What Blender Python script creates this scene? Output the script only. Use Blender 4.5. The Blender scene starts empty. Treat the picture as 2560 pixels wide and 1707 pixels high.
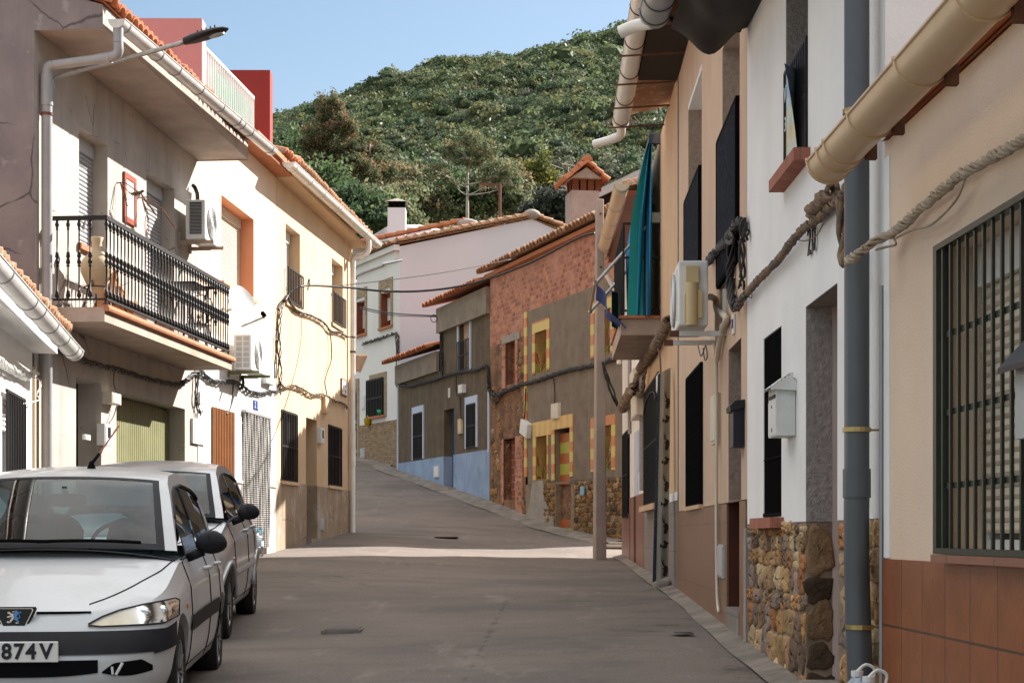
SUN, SKY, EXPO, FILL_CLOUD = 5, .05, 1.55, 13.
import bpy, bmesh, math, random
import numpy as np
from mathutils import Vector, Matrix
RND = random.Random(11)
C = bpy.context.scene.collection
V = Vector
# focal length, principal column, horizon row (measured on the photo) and eye height
F, CX, HY, CZ = 4267.0, 1280.0, 1336.0, 1.10

# ------------------------------------------------------------------ objects
def tag(o, label=None, cat=None, group=None, kind=None):
    if label: o['label'] = label
    if cat: o['category'] = cat
    if group: o['group'] = group
    if kind: o['kind'] = kind
    return o
def empty(name, label, cat, M=None, group=None):
    o = bpy.data.objects.new(name, None); C.objects.link(o); o.empty_display_size = .2
    if M is not None: o.matrix_world = M
    return tag(o, label, cat, group)
class MB:
    def __init__(s): s.v = []; s.f = []; s.c = []
    def add(s, vs, fs, col=None):
        n = len(s.v); s.v.extend([tuple(p) for p in vs]); s.f.extend([tuple(i + n for i in f) for f in fs])
        s.c.extend([col or (1, 1, 1)] * len(vs)); return s
    def quad(s, a, b, c, d, col=None): return s.add([a, b, c, d], [(0, 1, 2, 3)], col)
    def poly(s, pts, col=None): return s.add(pts, [tuple(range(len(pts)))], col)
    def box(s, x0, x1, y0, y1, z0, z1, col=None):
        v = [(x, y, z) for x in (x0, x1) for y in (y0, y1) for z in (z0, z1)]
        return s.add(v, [(0, 1, 3, 2), (4, 6, 7, 5), (0, 4, 5, 1), (2, 3, 7, 6), (0, 2, 6, 4), (1, 5, 7, 3)], col)
    def bar(s, a, b, w, h=None, up=(0, 0, 1), col=None):
        a, b = V(a), V(b); h = h or w; d = (b - a).normalized(); u = V(up)
        if abs(d.dot(u)) > .95: u = V((1, 0, 0))
        r = d.cross(u).normalized(); t = r.cross(d)
        v = [p + r * (w / 2 * i) + t * (h / 2 * j) for p in (a, b) for i in (-1, 1) for j in (-1, 1)]
        return s.add(v, [(0, 1, 3, 2), (4, 6, 7, 5), (0, 4, 5, 1), (2, 3, 7, 6), (0, 2, 6, 4), (1, 5, 7, 3)], col)
    def prism(s, pts, d, col=None):
        n = len(pts); d = V(d); a = [V(p) for p in pts]; b = [p + d for p in a]
        return s.add(a + b, [tuple(range(n)), tuple(range(2 * n - 1, n - 1, -1))] + [(i, (i + 1) % n, n + (i + 1) % n, n + i) for i in range(n)], col)
    def grid(s, fn, nu, nv, col=None):
        v = [fn(i / nu, j / nv) for i in range(nu + 1) for j in range(nv + 1)]; w = nv + 1
        return s.add(v, [(i * w + j, (i + 1) * w + j, (i + 1) * w + j + 1, i * w + j + 1) for i in range(nu) for j in range(nv)], col)
    def tube(s, pts, r, n=8, cap=True, arc=None, col=None):
        pts = [V(p) for p in pts]; m = len(pts); rs = r if isinstance(r, (list, tuple)) else [r] * m
        T = [(pts[min(i + 1, m - 1)] - pts[max(i - 1, 0)]).normalized() for i in range(m)]
        u = V((0, 0, 1)) if abs(T[0].z) < .9 else V((1, 0, 0))
        vs = []
        for i in range(m):
            u = (u - T[i] * u.dot(T[i])).normalized(); w = T[i].cross(u)
            for k in range(n + (1 if arc else 0)):
                a = (arc[0] + (arc[1] - arc[0]) * k / n) if arc else 2 * math.pi * k / n
                vs.append(pts[i] + (u * math.cos(a) + w * math.sin(a)) * rs[i])
        q = n + 1 if arc else n; fs = []
        for i in range(m - 1):
            for k in range(n):
                k2 = k + 1 if arc else (k + 1) % n
                fs.append((i * q + k, i * q + k2, (i + 1) * q + k2, (i + 1) * q + k))
        if cap: fs += [tuple(range(q))[::-1], tuple((m - 1) * q + k for k in range(q))]
        return s.add(vs, fs, col)
    def lathe(s, prof, c=(0, 0, 0), n=16, M=None, col=None):
        c = V(c); vs = []
        for r, z in prof:
            for k in range(n):
                a = 2 * math.pi * k / n; p = V((r * math.cos(a), r * math.sin(a), z))
                vs.append((M @ p if M else p) + c)
        m = len(prof)
        fs = [(i * n + k, i * n + (k + 1) % n, (i + 1) * n + (k + 1) % n, (i + 1) * n + k) for i in range(m - 1) for k in range(n)]
        fs += [tuple(range(n))[::-1], tuple((m - 1) * n + k for k in range(n))]
        return s.add(vs, fs, col)
    def ball(s, c, rx, ry=None, rz=None, n=10, m=7, col=None):
        ry = ry or rx; rz = rz or rx
        return s.lathe([(max(.001, math.sin(math.pi * i / m)), -math.cos(math.pi * i / m)) for i in range(m + 1)], c, n, Matrix.Diagonal((rx, ry, rz)), col)
def obj(name, mb, mat, parent=None, smooth=False, label=None, cat=None, group=None, kind=None):
    me = bpy.data.meshes.new(name); me.from_pydata(mb.v, [], mb.f)
    if any(c != (1, 1, 1) for c in mb.c):
        at = me.color_attributes.new('Col', 'FLOAT_COLOR', 'POINT')
        at.data.foreach_set('color', np.array([(*c, 1.) for c in mb.c], dtype=np.float32).ravel())
    if mat: me.materials.append(mat)
    if smooth:
        me.polygons.foreach_set('use_smooth', [True] * len(me.polygons))
        if smooth is not True: me.set_sharp_from_angle(angle=math.radians(smooth))
    me.update()
    bm = bmesh.new(); bm.from_mesh(me); bmesh.ops.recalc_face_normals(bm, faces=bm.faces); bm.to_mesh(me); bm.free()
    o = bpy.data.objects.new(name, me); C.objects.link(o)
    if parent: o.parent = parent
    return tag(o, label, cat, group, kind)
def dup(o, loc=None, parent=None, M=None):
    c = o.copy(); C.objects.link(c)
    if parent: c.parent = parent
    if loc is not None: c.location = loc
    if M is not None: c.matrix_world = M
    for ch in list(o.children):
        k = dup(ch, None, c)
    return c
def text(name, s, size, mat, parent, M, ext=.002, align='CENTER', sx=1, bold=0.):
    cu = bpy.data.curves.new(name, 'FONT'); cu.body = s; cu.size = size; cu.extrude = ext; cu.offset = bold; cu.align_x = align; cu.align_y = 'CENTER'
    t = bpy.data.objects.new(name, cu); C.objects.link(t); bpy.context.view_layer.update()
    me = bpy.data.meshes.new_from_object(t.evaluated_get(bpy.context.evaluated_depsgraph_get()))
    bpy.data.objects.remove(t); me.transform(M @ Matrix.Diagonal((sx, 1, 1, 1))); me.materials.clear(); me.materials.append(mat)
    o = bpy.data.objects.new(name, me); C.objects.link(o); o.parent = parent; return o
def spline(pts, n=6):
    pts = [V(p) for p in pts]; out = []
    for i in range(len(pts) - 1):
        p0, p1, p2, p3 = pts[max(i - 1, 0)], pts[i], pts[i + 1], pts[min(i + 2, len(pts) - 1)]
        for k in range(n):
            t = k / n
            out.append(.5 * ((2 * p1) + (p2 - p0) * t + (2 * p0 - 5 * p1 + 4 * p2 - p3) * t * t + (3 * p1 - p0 - 3 * p2 + p3) * t ** 3))
    return out + [pts[-1]]
def twist(mb, pts, k, R_, r, pitch, rnd, n=6, fuzz=.25, step=.035):
    pts = spline(pts, 10); L = [0]
    for a, b in zip(pts, pts[1:]): L.append(L[-1] + (b - a).length)
    m = max(8, int(L[-1] / step)); res = []; j = 0
    for i in range(m + 1):
        d = L[-1] * i / m
        while j < len(L) - 2 and L[j + 1] < d: j += 1
        res.append(pts[j].lerp(pts[j + 1], (d - L[j]) / max(1e-6, L[j + 1] - L[j])))
    for q in range(k):
        ph = rnd.random() * .8 + 2 * math.pi * q / k; rr = R_ * rnd.uniform(.75, 1.15); out = []
        f1, f2 = rnd.uniform(1, 3), rnd.uniform(0, 6)
        for i, p in enumerate(res):
            t = (res[min(i + 1, m)] - res[max(i - 1, 0)]).normalized(); u = t.cross(V((0, 0, 1)))
            u = u.normalized() if u.length > .05 else V((1, 0, 0)); w = t.cross(u)
            d = L[-1] * i / m; a = ph + d / pitch * 2 * math.pi + math.sin(d * f1 + f2) * .5
            g = rr * (1 + fuzz * math.sin(d * 9 * f1 + f2 + q))
            out.append(p + u * math.cos(a) * g + w * math.sin(a) * g)
        mb.tube(out, r, n)
# ------------------------------------------------------------------ materials
def newmat(name):
    m = bpy.data.materials.new(name); m.use_nodes = True; nt = m.node_tree
    return m, nt, nt.nodes['Principled BSDF']
def nd(nt, t, **kw):
    n = nt.nodes.new(t)
    for k, v in kw.items():
        if hasattr(n, k) and k not in n.inputs: setattr(n, k, v)
        else:
            if k.startswith('i') and k[1:].isdigit(): k = int(k[1:])
            s = n.inputs[k]
            if isinstance(v, bpy.types.NodeSocket): nt.links.new(v, s)
            else: s.default_value = v
    return n
def rgba(c): return (*c, 1.) if len(c) == 3 else c
def ocoord(nt, sc=(1, 1, 1)):
    tc = nd(nt, 'ShaderNodeTexCoord'); mp = nd(nt, 'ShaderNodeMapping', Vector=tc.outputs['Object'], Scale=sc); return mp.outputs[0]
def ramp(nt, fac, lo, hi):
    return nd(nt, 'ShaderNodeMapRange', **{'Value': fac, 'From Min': lo, 'From Max': hi, 'To Min': 0., 'To Max': 1.}).outputs[0]
def mix(nt, fac, a, b, mode='MIX'):
    n = nt.nodes.new('ShaderNodeMix'); n.data_type = 'RGBA'; n.blend_type = mode; n.clamp_factor = True
    for s, v in ((n.inputs[0], fac), (n.inputs[6], a), (n.inputs[7], b)):
        if isinstance(v, bpy.types.NodeSocket): nt.links.new(v, s)
        else: s.default_value = rgba(v) if isinstance(v, tuple) else v
    return n.outputs[2]
def noise(nt, vec, sc, det=5, rough=.6):
    return nd(nt, 'ShaderNodeTexNoise', Vector=vec, Scale=sc, Detail=float(det), Roughness=rough).outputs[0]
def bumpn(nt, bs, h, st, dist=.01, prev=None):
    b = nd(nt, 'ShaderNodeBump', Strength=st, Distance=dist, Height=h)
    if prev: nt.links.new(prev, b.inputs['Normal'])
    nt.links.new(b.outputs[0], bs.inputs['Normal']); return b.outputs[0]
_MC = {}
def mk(name, c, c2=None, sc=2., lo=.35, hi=.65, rough=.85, bump=0, bsc=60, metal=0., spec=.3, streak=None, stk=(5, .35), slo=.5, shi=.75, samt=.7, coat=0., attr=False, spots=None, spsc=30, splo=.68, dist=.01, crack=False):
    m, nt, bs = newmat(name); vec = ocoord(nt)
    if attr:
        a = nd(nt, 'ShaderNodeVertexColor', layer_name='Col').outputs[0]
        col = mix(nt, 1., a, c, 'MULTIPLY')
        if c2: col = mix(nt, ramp(nt, noise(nt, vec, sc), lo, hi), col, mix(nt, 1., a, c2, 'MULTIPLY'))
    else: col = mix(nt, ramp(nt, noise(nt, vec, sc), lo, hi), c, c2 or tuple(x * .88 for x in c))
    if streak:
        f = ramp(nt, noise(nt, ocoord(nt, (stk[0], stk[0], stk[1])), 1., 6, .65), slo, shi)
        f = nd(nt, 'ShaderNodeMath', operation='MULTIPLY', i0=f, i1=samt).outputs[0]
        col = mix(nt, f, col, streak)
    if spots:
        f = ramp(nt, noise(nt, vec, spsc, 3), splo, splo + .08); col = mix(nt, f, col, spots)
    if crack:
        dv = nd(nt, 'ShaderNodeMixRGB', Fac=.12, Color1=vec, Color2=nd(nt, 'ShaderNodeTexNoise', Vector=vec, Scale=3., Detail=6.).outputs[1]).outputs[0]
        e_ = nd(nt, 'ShaderNodeTexVoronoi', Vector=dv, Scale=.9, feature='DISTANCE_TO_EDGE').outputs[0]
        f = nd(nt, 'ShaderNodeMath', operation='MULTIPLY', i0=ramp(nt, e_, .010, .003), i1=ramp(nt, noise(nt, vec, .7, 3), .48, .56)).outputs[0]; col = mix(nt, f, col, tuple(x * .35 for x in c))
    nt.links.new(col, bs.inputs['Base Color'])
    bs.inputs['Roughness'].default_value = rough; bs.inputs['Metallic'].default_value = metal
    bs.inputs['Specular IOR Level'].default_value = spec; bs.inputs['Coat Weight'].default_value = coat
    if bump: bumpn(nt, bs, noise(nt, vec, bsc, 4, .7), bump, dist)
    return m
def brickmat(name, c1, c2, mo, w, h, ms=.01, off=.5, rough=.85, bump=.4, nsc=4, nvar=.25, dark=None, smooth=.1, dist=.012, bias=0., vert=False):
    m, nt, bs = newmat(name)
    s = nd(nt, 'ShaderNodeSeparateXYZ', Vector=ocoord(nt))
    xy = nd(nt, 'ShaderNodeMath', operation='ADD', i0=s.outputs[0], i1=s.outputs[1]).outputs[0]
    v = nd(nt, 'ShaderNodeCombineXYZ', X=(s.outputs[2] if vert else xy), Y=(xy if vert else s.outputs[2])).outputs[0]
    b = nd(nt, 'ShaderNodeTexBrick', Vector=v, Color1=rgba(c1), Color2=rgba(c2), Mortar=rgba(mo), Scale=1., offset=off)
    for k, x in (('Mortar Size', ms), ('Mortar Smooth', smooth), ('Brick Width', w), ('Row Height', h), ('Bias', bias)): b.inputs[k].default_value = x
    col = b.outputs[0]; vec = ocoord(nt)
    n = noise(nt, vec, nsc, 6, .65); col = mix(nt, ramp(nt, n, .3, .8), col, mix(nt, 1., col, tuple([1 - nvar] * 3), 'MULTIPLY'))
    if dark: col = mix(nt, ramp(nt, noise(nt, vec, 1.1, 5), .5, .7), col, dark)
    nt.links.new(col, bs.inputs['Base Color']); bs.inputs['Roughness'].default_value = rough; bs.inputs['Specular IOR Level'].default_value = .3
    if bump:
        inv = nd(nt, 'ShaderNodeMath', operation='SUBTRACT', i0=1., i1=b.outputs[1]).outputs[0]
        h1 = nd(nt, 'ShaderNodeMath', operation='MULTIPLY_ADD', i0=noise(nt, vec, 30, 4), i1=.4, i2=inv).outputs[0]
        bumpn(nt, bs, h1, bump, dist)
    return m
def glassmat(name, tint=(.75, .85, .85), rough=.0, alpha=.75):
    m, nt, bs = newmat(name); nt.nodes.remove(bs); out = nt.nodes['Material Output']
    tr = nd(nt, 'ShaderNodeBsdfTransparent', Color=rgba(tint)); gl = nd(nt, 'ShaderNodeBsdfGlossy', Color=(1, 1, 1, 1), Roughness=rough)
    fr = nd(nt, 'ShaderNodeFresnel', IOR=1.5).outputs[0]
    fr = nd(nt, 'ShaderNodeMath', operation='MULTIPLY_ADD', i0=fr, i1=alpha, i2=.02).outputs[0]
    mx = nd(nt, 'ShaderNodeMixShader'); nt.links.new(fr, mx.inputs[0]); nt.links.new(tr.outputs[0], mx.inputs[1]); nt.links.new(gl.outputs[0], mx.inputs[2])
    nt.links.new(mx.outputs[0], out.inputs[0]); return m
# plaster and paint
mt = {}
mt['white'] = mk('white_plaster', (.80, .79, .77), (.72, .71, .70), 1.2, bump=.25, bsc=45, streak=(.55, .52, .48), stk=(3, .3), slo=.6, shi=.85, samt=.35)
mt['whiteclean'] = mk('white_paint', (.80, .80, .79), (.74, .74, .74), 3, rough=.5)
mt['grey_plaster'] = mk('grey_cement_render', (.45, .41, .365), (.35, .315, .285), 1.3, bump=.35, bsc=30, streak=(.20, .175, .16), stk=(4, .25), slo=.5, shi=.8, samt=.55, spots=(.18, .15, .14), spsc=11, splo=.66, crack=True)
mt['sideplaster'] = mk('weathered_shade_darkened_render', (.24, .205, .205), (.165, .14, .15), 1.1, bump=.4, bsc=30, streak=(.12, .11, .115), stk=(1.6, .5), slo=.48, shi=.75, samt=.7, spots=(.28, .25, .24), spsc=4, splo=.62, crack=True)  # weathered grey render, the side wall's shade put into its darker colour
mt['soffit'] = mk('soffit_render', (.42, .35, .30), (.33, .27, .235), 2, bump=.3, bsc=25, streak=(.24, .19, .16), stk=(.6, 5), slo=.5, shi=.75, samt=.5)
mt['cream'] = mk('cream_plaster', (.70, .55, .42), (.63, .48, .355), .9, bump=.25, bsc=40, streak=(.50, .32, .16), stk=(4, .22), slo=.55, shi=.85, samt=.5)
mt['cream2'] = mk('ochre_cream_plaster', (.60, .44, .295), (.53, .375, .235), 1.1, bump=.3, bsc=50, streak=(.50, .29, .11), stk=(3.2, .2), slo=.52, shi=.8, samt=.55)
mt['damp'] = mk('damp_brown_render', (.35, .26, .18), (.27, .20, .14), 2.2, bump=.4, bsc=30, streak=(.42, .37, .31), stk=(2.2, 1.1), slo=.52, shi=.6, samt=.8, spots=(.18, .14, .11), spsc=6, splo=.62, crack=True)
mt['tan'] = mk('tan_roughcast', (.63, .455, .325), (.56, .40, .29), 1.4, bump=.9, bsc=55, streak=(.48, .37, .31), stk=(3.5, .2), slo=.48, shi=.72, samt=.6, spots=(.28, .20, .14), spsc=60, splo=.7, dist=.012)
mt['tan2'] = mk('ochre_tan_roughcast', (.64, .44, .28), (.56, .375, .235), 1.4, bump=.8, bsc=55, streak=(.42, .30, .2), stk=(3.5, .3), slo=.5, shi=.75, samt=.5)
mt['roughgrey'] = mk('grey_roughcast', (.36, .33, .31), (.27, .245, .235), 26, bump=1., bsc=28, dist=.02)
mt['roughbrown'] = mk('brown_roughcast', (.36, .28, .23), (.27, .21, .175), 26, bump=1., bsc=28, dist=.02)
mt['beige'] = mk('beige_grained_plaster', (.74, .57, .43), (.68, .52, .39), 1.0, bump=.5, bsc=70, streak=(.60, .52, .46), stk=(2.5, .35), slo=.5, shi=.8, samt=.5, spots=(.50, .38, .27), spsc=45, splo=.66)
mt['brownrender'] = mk('dark_brown_roughcast', (.125, .088, .052), (.082, .058, .037), 2.5, bump=.8, bsc=40, streak=(.18, .145, .11), stk=(2.5, .25), slo=.5, shi=.75, samt=.6, spots=(.06, .045, .034), spsc=40, splo=.62)
mt['greyrender'] = mk('grey_brown_roughcast', (.21, .165, .12), (.155, .12, .09), 2.5, bump=.8, bsc=40, streak=(.26, .215, .17), stk=(2.5, .2), slo=.5, shi=.8, samt=.6, spots=(.09, .075, .06), spsc=40, splo=.64)
mt['corniceren'] = mk('pale_brown_cornice', (.26, .21, .165), (.19, .15, .12), 3, bump=.5, bsc=30)
mt['lav'] = mk('lavender_plaster', (.66, .61, .65), (.60, .585, .62), .35, bump=.15, bsc=20, streak=(.52, .48, .50), stk=(1.2, .25), slo=.6, shi=.85, samt=.4)
mt['whitefar'] = mk('off_white_plaster', (.72, .70, .68), (.66, .64, .62), .7, bump=.15, bsc=20, streak=(.55, .48, .40), stk=(3, .2), slo=.55, shi=.85, samt=.5)
mt['blue'] = mk('faded_blue_paint', (.26, .34, .48), (.20, .27, .39), 1.4, bump=.3, bsc=20, streak=(.13, .18, .27), stk=(2.2, .8), slo=.52, shi=.7, samt=.7, spots=(.36, .40, .44), spsc=5, splo=.66)
mt['palebl'] = mk('pale_blue_surround', (.46, .52, .64), (.40, .46, .57), 4)
mt['bluedoor'] = mk('blue_door_paint', (.02, .09, .22), (.015, .065, .16), 3, rough=.45)
mt['pinkwall'] = mk('pink_terrace_wall', (.50, .25, .26), (.46, .23, .24), 1.2, bump=.1)
mt['redwall'] = mk('dark_red_wall', (.28, .035, .03), (.23, .03, .028), 1.5)
mt['salmon'] = mk('salmon_reveal', (.66, .30, .17), (.60, .26, .14), 3)
mt['peel'] = mk('peeling_whitewash', (.74, .68, .63), (.68, .62, .58), 1.5, bump=.4, bsc=25, spots=(.35, .26, .18), spsc=4.5, splo=.62)
mt['cement'] = mk('rough_cement', (.33, .29, .25), (.25, .22, .19), 3, bump=.6, bsc=35, spots=(.16, .14, .12), spsc=20, splo=.63)
mt['concrete'] = mk('pole_concrete', (.34, .28, .245), (.28, .23, .20), 2.5, bump=.4, bsc=50, streak=(.2, .14, .11), stk=(6, .4), slo=.55, shi=.8, samt=.5)
mt['slab'] = mk('balcony_slab_render', (.44, .34, .28), (.36, .28, .225), 3, bump=.5, bsc=30, streak=(.24, .17, .13), stk=(2, 2), slo=.5, shi=.7, samt=.6)
# masonry
mt['brick'] = brickmat('hollow_red_brick', (.60, .235, .13), (.30, .09, .06), (.34, .25, .18), .20, .115, .013, nsc=4.5, nvar=.4, dark=(.47, .24, .18), dist=.02)
mt['brickinf'] = brickmat('dark_infill_brick', (.26, .075, .045), (.20, .055, .035), (.34, .26, .21), .30, .19, .011, nsc=3)
mt['rubble'] = mk('crumbling_rubble', (.25, .125, .065), (.12, .065, .04), 2.4, lo=.4, hi=.6, bump=1., bsc=9, spots=(.38, .26, .17), spsc=6, splo=.6, dist=.06)
mt['stone'] = mk('rubble_stone', (1., 1., 1.), (.55, .5, .46), 5., lo=.45, hi=.75, bump=.8, bsc=14, attr=True, dist=.03, spots=(.16, .09, .05), spsc=9, splo=.66)
mt['mortar'] = mk('stone_mortar', (.27, .20, .135), (.17, .125, .085), 5, bump=.8, bsc=25)
mt['clad'] = brickmat('split_stone_cladding', (.44, .31, .19), (.28, .19, .11), (.20, .13, .08), .22, .055, .006, nsc=7, nvar=.45, bump=.8, dist=.03)
mt['cladw'] = brickmat('split_stone_surround', (.50, .38, .25), (.34, .25, .16), (.30, .24, .17), .13, .06, .006, nsc=9, nvar=.4, bump=.6, dist=.02)
mt['whitetile'] = brickmat('white_wall_tile', (.80, .80, .79), (.77, .77, .76), (.60, .60, .60), .6, .33, .005, off=0, rough=.25, bump=.15, nvar=.04)
mt['browntile'] = brickmat('brown_plinth_tile', (.235, .125, .078), (.215, .115, .07), (.15, .085, .055), .62, .60, .006, off=0, rough=.4, bump=.2, nsc=3, nvar=.18)
mt['redtile'] = brickmat('red_brown_plinth_tile', (.27, .115, .075), (.24, .10, .066), (.14, .07, .05), .62, .60, .008, off=0, rough=.4, bump=.2, nsc=3, nvar=.18)
mt['greytile'] = brickmat('grey_plinth_tile', (.25, .22, .205), (.22, .195, .18), (.15, .13, .12), .62, .45, .007, off=0, rough=.5, bump=.2, nsc=5, nvar=.25)
mt['rusttile'] = brickmat('rust_plinth_tile', (.34, .115, .045), (.27, .088, .034), (.10, .055, .035), .355, .335, .006, off=0, rough=.35, bump=.3, nsc=4.5, nvar=.42)
mt['marble'] = mk('pale_marble_plinth', (.70, .66, .62), (.60, .52, .46), 3.5, rough=.35)
mt['roof'] = mk('terracotta_roof_tile', (.47, .17, .075), (.36, .125, .06), 3.2, bump=.3, bsc=30, spots=(.33, .25, .17), spsc=5, splo=.6)
mt['roofold'] = mk('lichen_roof_tile', (.42, .215, .12), (.31, .17, .10), 3.0, bump=.4, bsc=30, spots=(.46, .39, .26), spsc=7, splo=.56)
mt['mortarwhite'] = mk('ridge_mortar', (.36, .31, .28), (.28, .24, .215), 8, bump=.5, bsc=30)
mt['terra'] = mk('terracotta_sill', (.44, .175, .085), (.36, .14, .07), 6)
mt['bricksill'] = brickmat('red_brick_sill', (.40, .15, .10), (.34, .125, .085), (.25, .12, .09), .12, .5, .006, off=0)
# metal, plastic, wood, glass
mt['black'] = mk('black_iron', (.009, .009, .011), (.015, .014, .015), 20, rough=.5, spec=.3)
mt['blackmat'] = mk('matt_black', (.006, .006, .007), rough=1., spec=.05)
mt['mesh'] = mk('dark_insect_mesh', (.010, .012, .018), (.03, .037, .055), 22, lo=.5, hi=.7, rough=1., spec=.08)
mt['greeniron'] = mk('dark_green_iron', (.012, .017, .010), (.02, .026, .016), 15, rough=.45, spec=.5)
mt['rust'] = mk('rusty_iron', (.16, .07, .04), (.09, .045, .03), 9, rough=.9)
mt['gutter'] = mk('grey_white_gutter', (.62, .61, .60), (.52, .51, .50), 5, rough=.35, spec=.5, streak=(.42, .40, .38), stk=(3, 3), slo=.55, shi=.8, samt=.5)
mt['gutterw'] = mk('white_gutter', (.74, .72, .68), (.66, .63, .58), 5, rough=.35, spec=.5)
mt['gutterb'] = mk('beige_gutter', (.62, .45, .28), (.57, .40, .245), 4, rough=.38, spec=.5)
mt['pvc'] = mk('grey_pvc', (.30, .30, .31), (.25, .25, .26), 3, rough=.4, spec=.5)
mt['pvcd'] = mk('dark_grey_pvc', (.085, .092, .102), (.07, .076, .085), 3, rough=.38, spec=.5)
mt['brass'] = mk('brass_clamp', (.45, .33, .14), rough=.35, metal=.8)
mt['galv'] = mk('galvanised_steel', (.42, .43, .43), (.33, .34, .34), 20, rough=.45, metal=.6)
mt['acwhite'] = mk('white_casing', (.70, .70, .68), (.62, .62, .60), 4, rough=.45)
mt['acbeige'] = mk('yellowed_plastic', (.56, .44, .25), (.50, .39, .21), 3, rough=.45)
mt['acgrey'] = mk('grey_casing', (.42, .42, .42), (.36, .36, .36), 6, rough=.5)
mt['boxcream'] = mk('cream_box', (.62, .56, .46), (.54, .48, .39), 5, rough=.5)
mt['boxwhite'] = mk('white_box', (.68, .68, .66), (.60, .60, .58), 5, rough=.5)
mt['cable'] = mk('black_cable', (.014, .014, .016), (.035, .033, .032), 12, rough=.55)
mt['cableg'] = mk('weathered_cable', (.10, .09, .082), (.05, .045, .042), 14, rough=.7)
mt['rope'] = mk('painted_cable_bundle', (.44, .36, .28), (.34, .27, .20), 9, rough=.8, spots=(.10, .075, .055), spsc=14, splo=.60)
mt['ropedark'] = mk('brown_cable_bundle', (.21, .13, .075), (.10, .075, .06), 9, lo=.4, hi=.6, rough=.8)
mt['wood'] = mk('brown_door_wood', (.085, .022, .012), (.06, .016, .010), 3, rough=.4)
mt['woodred'] = mk('red_brown_wood', (.20, .05, .02), (.15, .035, .015), 4, rough=.5)
mt['shutw'] = mk('white_shutter', (.70, .69, .66), (.64, .63, .60), 5, rough=.4)
mt['shutg'] = mk('grey_shutter', (.40, .40, .41), (.34, .34, .35), 5, rough=.4)
mt['shutbeige'] = mk('beige_shutter', (.66, .58, .46), (.60, .52, .40), 5, rough=.5)
mt['shutpink'] = mk('pinkish_shutter', (.52, .36, .27), (.46, .32, .24), 5, rough=.5)
mt['garage'] = mk('green_garage_paint', (.20, .20, .10), (.16, .16, .08), 3, rough=.5)
mt['bronze'] = mk('brown_slats', (.36, .17, .075), (.30, .14, .06), 4, rough=.4)
mt['glassdark'] = mk('dark_window_glass', (.015, .018, .02), (.02, .022, .024), 3, rough=.06, spec=.5)
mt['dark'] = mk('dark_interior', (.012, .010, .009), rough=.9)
mt['clay'] = mk('fired_clay', (.50, .26, .13), (.44, .22, .11), 6, bump=.2)
mt['clayp'] = mk('pale_clay', (.58, .46, .31), (.50, .39, .25), 7, bump=.2)
mt['yellow'] = mk('yellow_plastic', (.60, .42, .02), rough=.5)
mt['greenpl'] = mk('green_plastic', (.02, .30, .13), rough=.5)
mt['ink'] = mk('black_lettering', (.02, .02, .022), rough=.6)
mt['inkblue'] = mk('blue_tile_glaze', (.03, .07, .30), rough=.25)
mt['label'] = mk('white_label', (.72, .71, .68), rough=.5)
mt['frame'] = mk('terracotta_tile_frame', (.36, .09, .06), (.30, .075, .05), 8, rough=.35)
# ------------------------------------------------------------------ facades measured on the photo
class Wall:
    """vertical facade plane from plan point a (left as seen) to b (right as seen); local x along it, -y to the street"""
    def __init__(s, a, b):
        s.a, s.b = V((*a, 0)), V((*b, 0)); s.L = (s.b - s.a).length; s.x = (s.b - s.a) / s.L; s.y = V((0, 0, 1)).cross(s.x)
        s.M = Matrix(((s.x.x, s.y.x, 0, a[0]), (s.x.y, s.y.y, 0, a[1]), (0, 0, 1, 0), (0, 0, 0, 1)))
    def m(s, px, py, o=0.):
        k = (px - CX) / F; p = s.a - s.y * o
        # p + x*u = (kY, Y)
        u = (k * p.y - p.x) / (s.x.x - k * s.x.y); Y = p.y + u * s.x.y
        return u, CZ - (py - HY) * Y / F
    def u(s, px, o=0.): return s.m(px, 0, o)[0]
    def z(s, px, py, o=0.): return s.m(px, py, o)[1]
    def w(s, px, py, o=0.):
        u, z = s.m(px, py, o); return s.M @ V((u, -o, z))
    def p(s, px, py, o=0.):
        u, z = s.m(px, py, o); return V((u, -o, z))
    def at(s, u, o=0., z=0.): return s.M @ Matrix.Translation((u, -o, z))
def pt(k, Y): return ((k - CX) / F * Y, Y)
def leftx(Y): return -6.78 + .0867 * Y
WL1 = Wall((-3.79, 9.0), (-5.17, 18.45))
WL2 = Wall((leftx(18.5), 18.5), (leftx(25.0), 25.0))
WL3 = Wall((leftx(25.0), 25.0), (leftx(30.1), 30.1))
WL4 = Wall((leftx(30.1), 30.1), (leftx(37.6), 37.6))
WR1 = Wall((1.793, 8.21), (1.92, 3.6))
WR2 = Wall((1.782, 12.93), (1.793, 8.21))
WR3 = Wall((1.935, 19.8), (1.782, 12.93))
WR4 = Wall((2.094, 26.9), (1.935, 19.8))
WC = Wall((2.16, 33.4), (2.094, 26.9))
def bx(Y): return 14.69 - .335 * Y
WB1 = Wall((bx(45.6), 45.6), (bx(36.6), 36.6))
WB2 = Wall((bx(54.8), 54.8), (bx(45.6), 45.6))
def wx(Y): return 22.5 - .4676 * Y
WB3 = Wall((wx(63.5), 63.5), (wx(56.0), 56.0))

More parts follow.
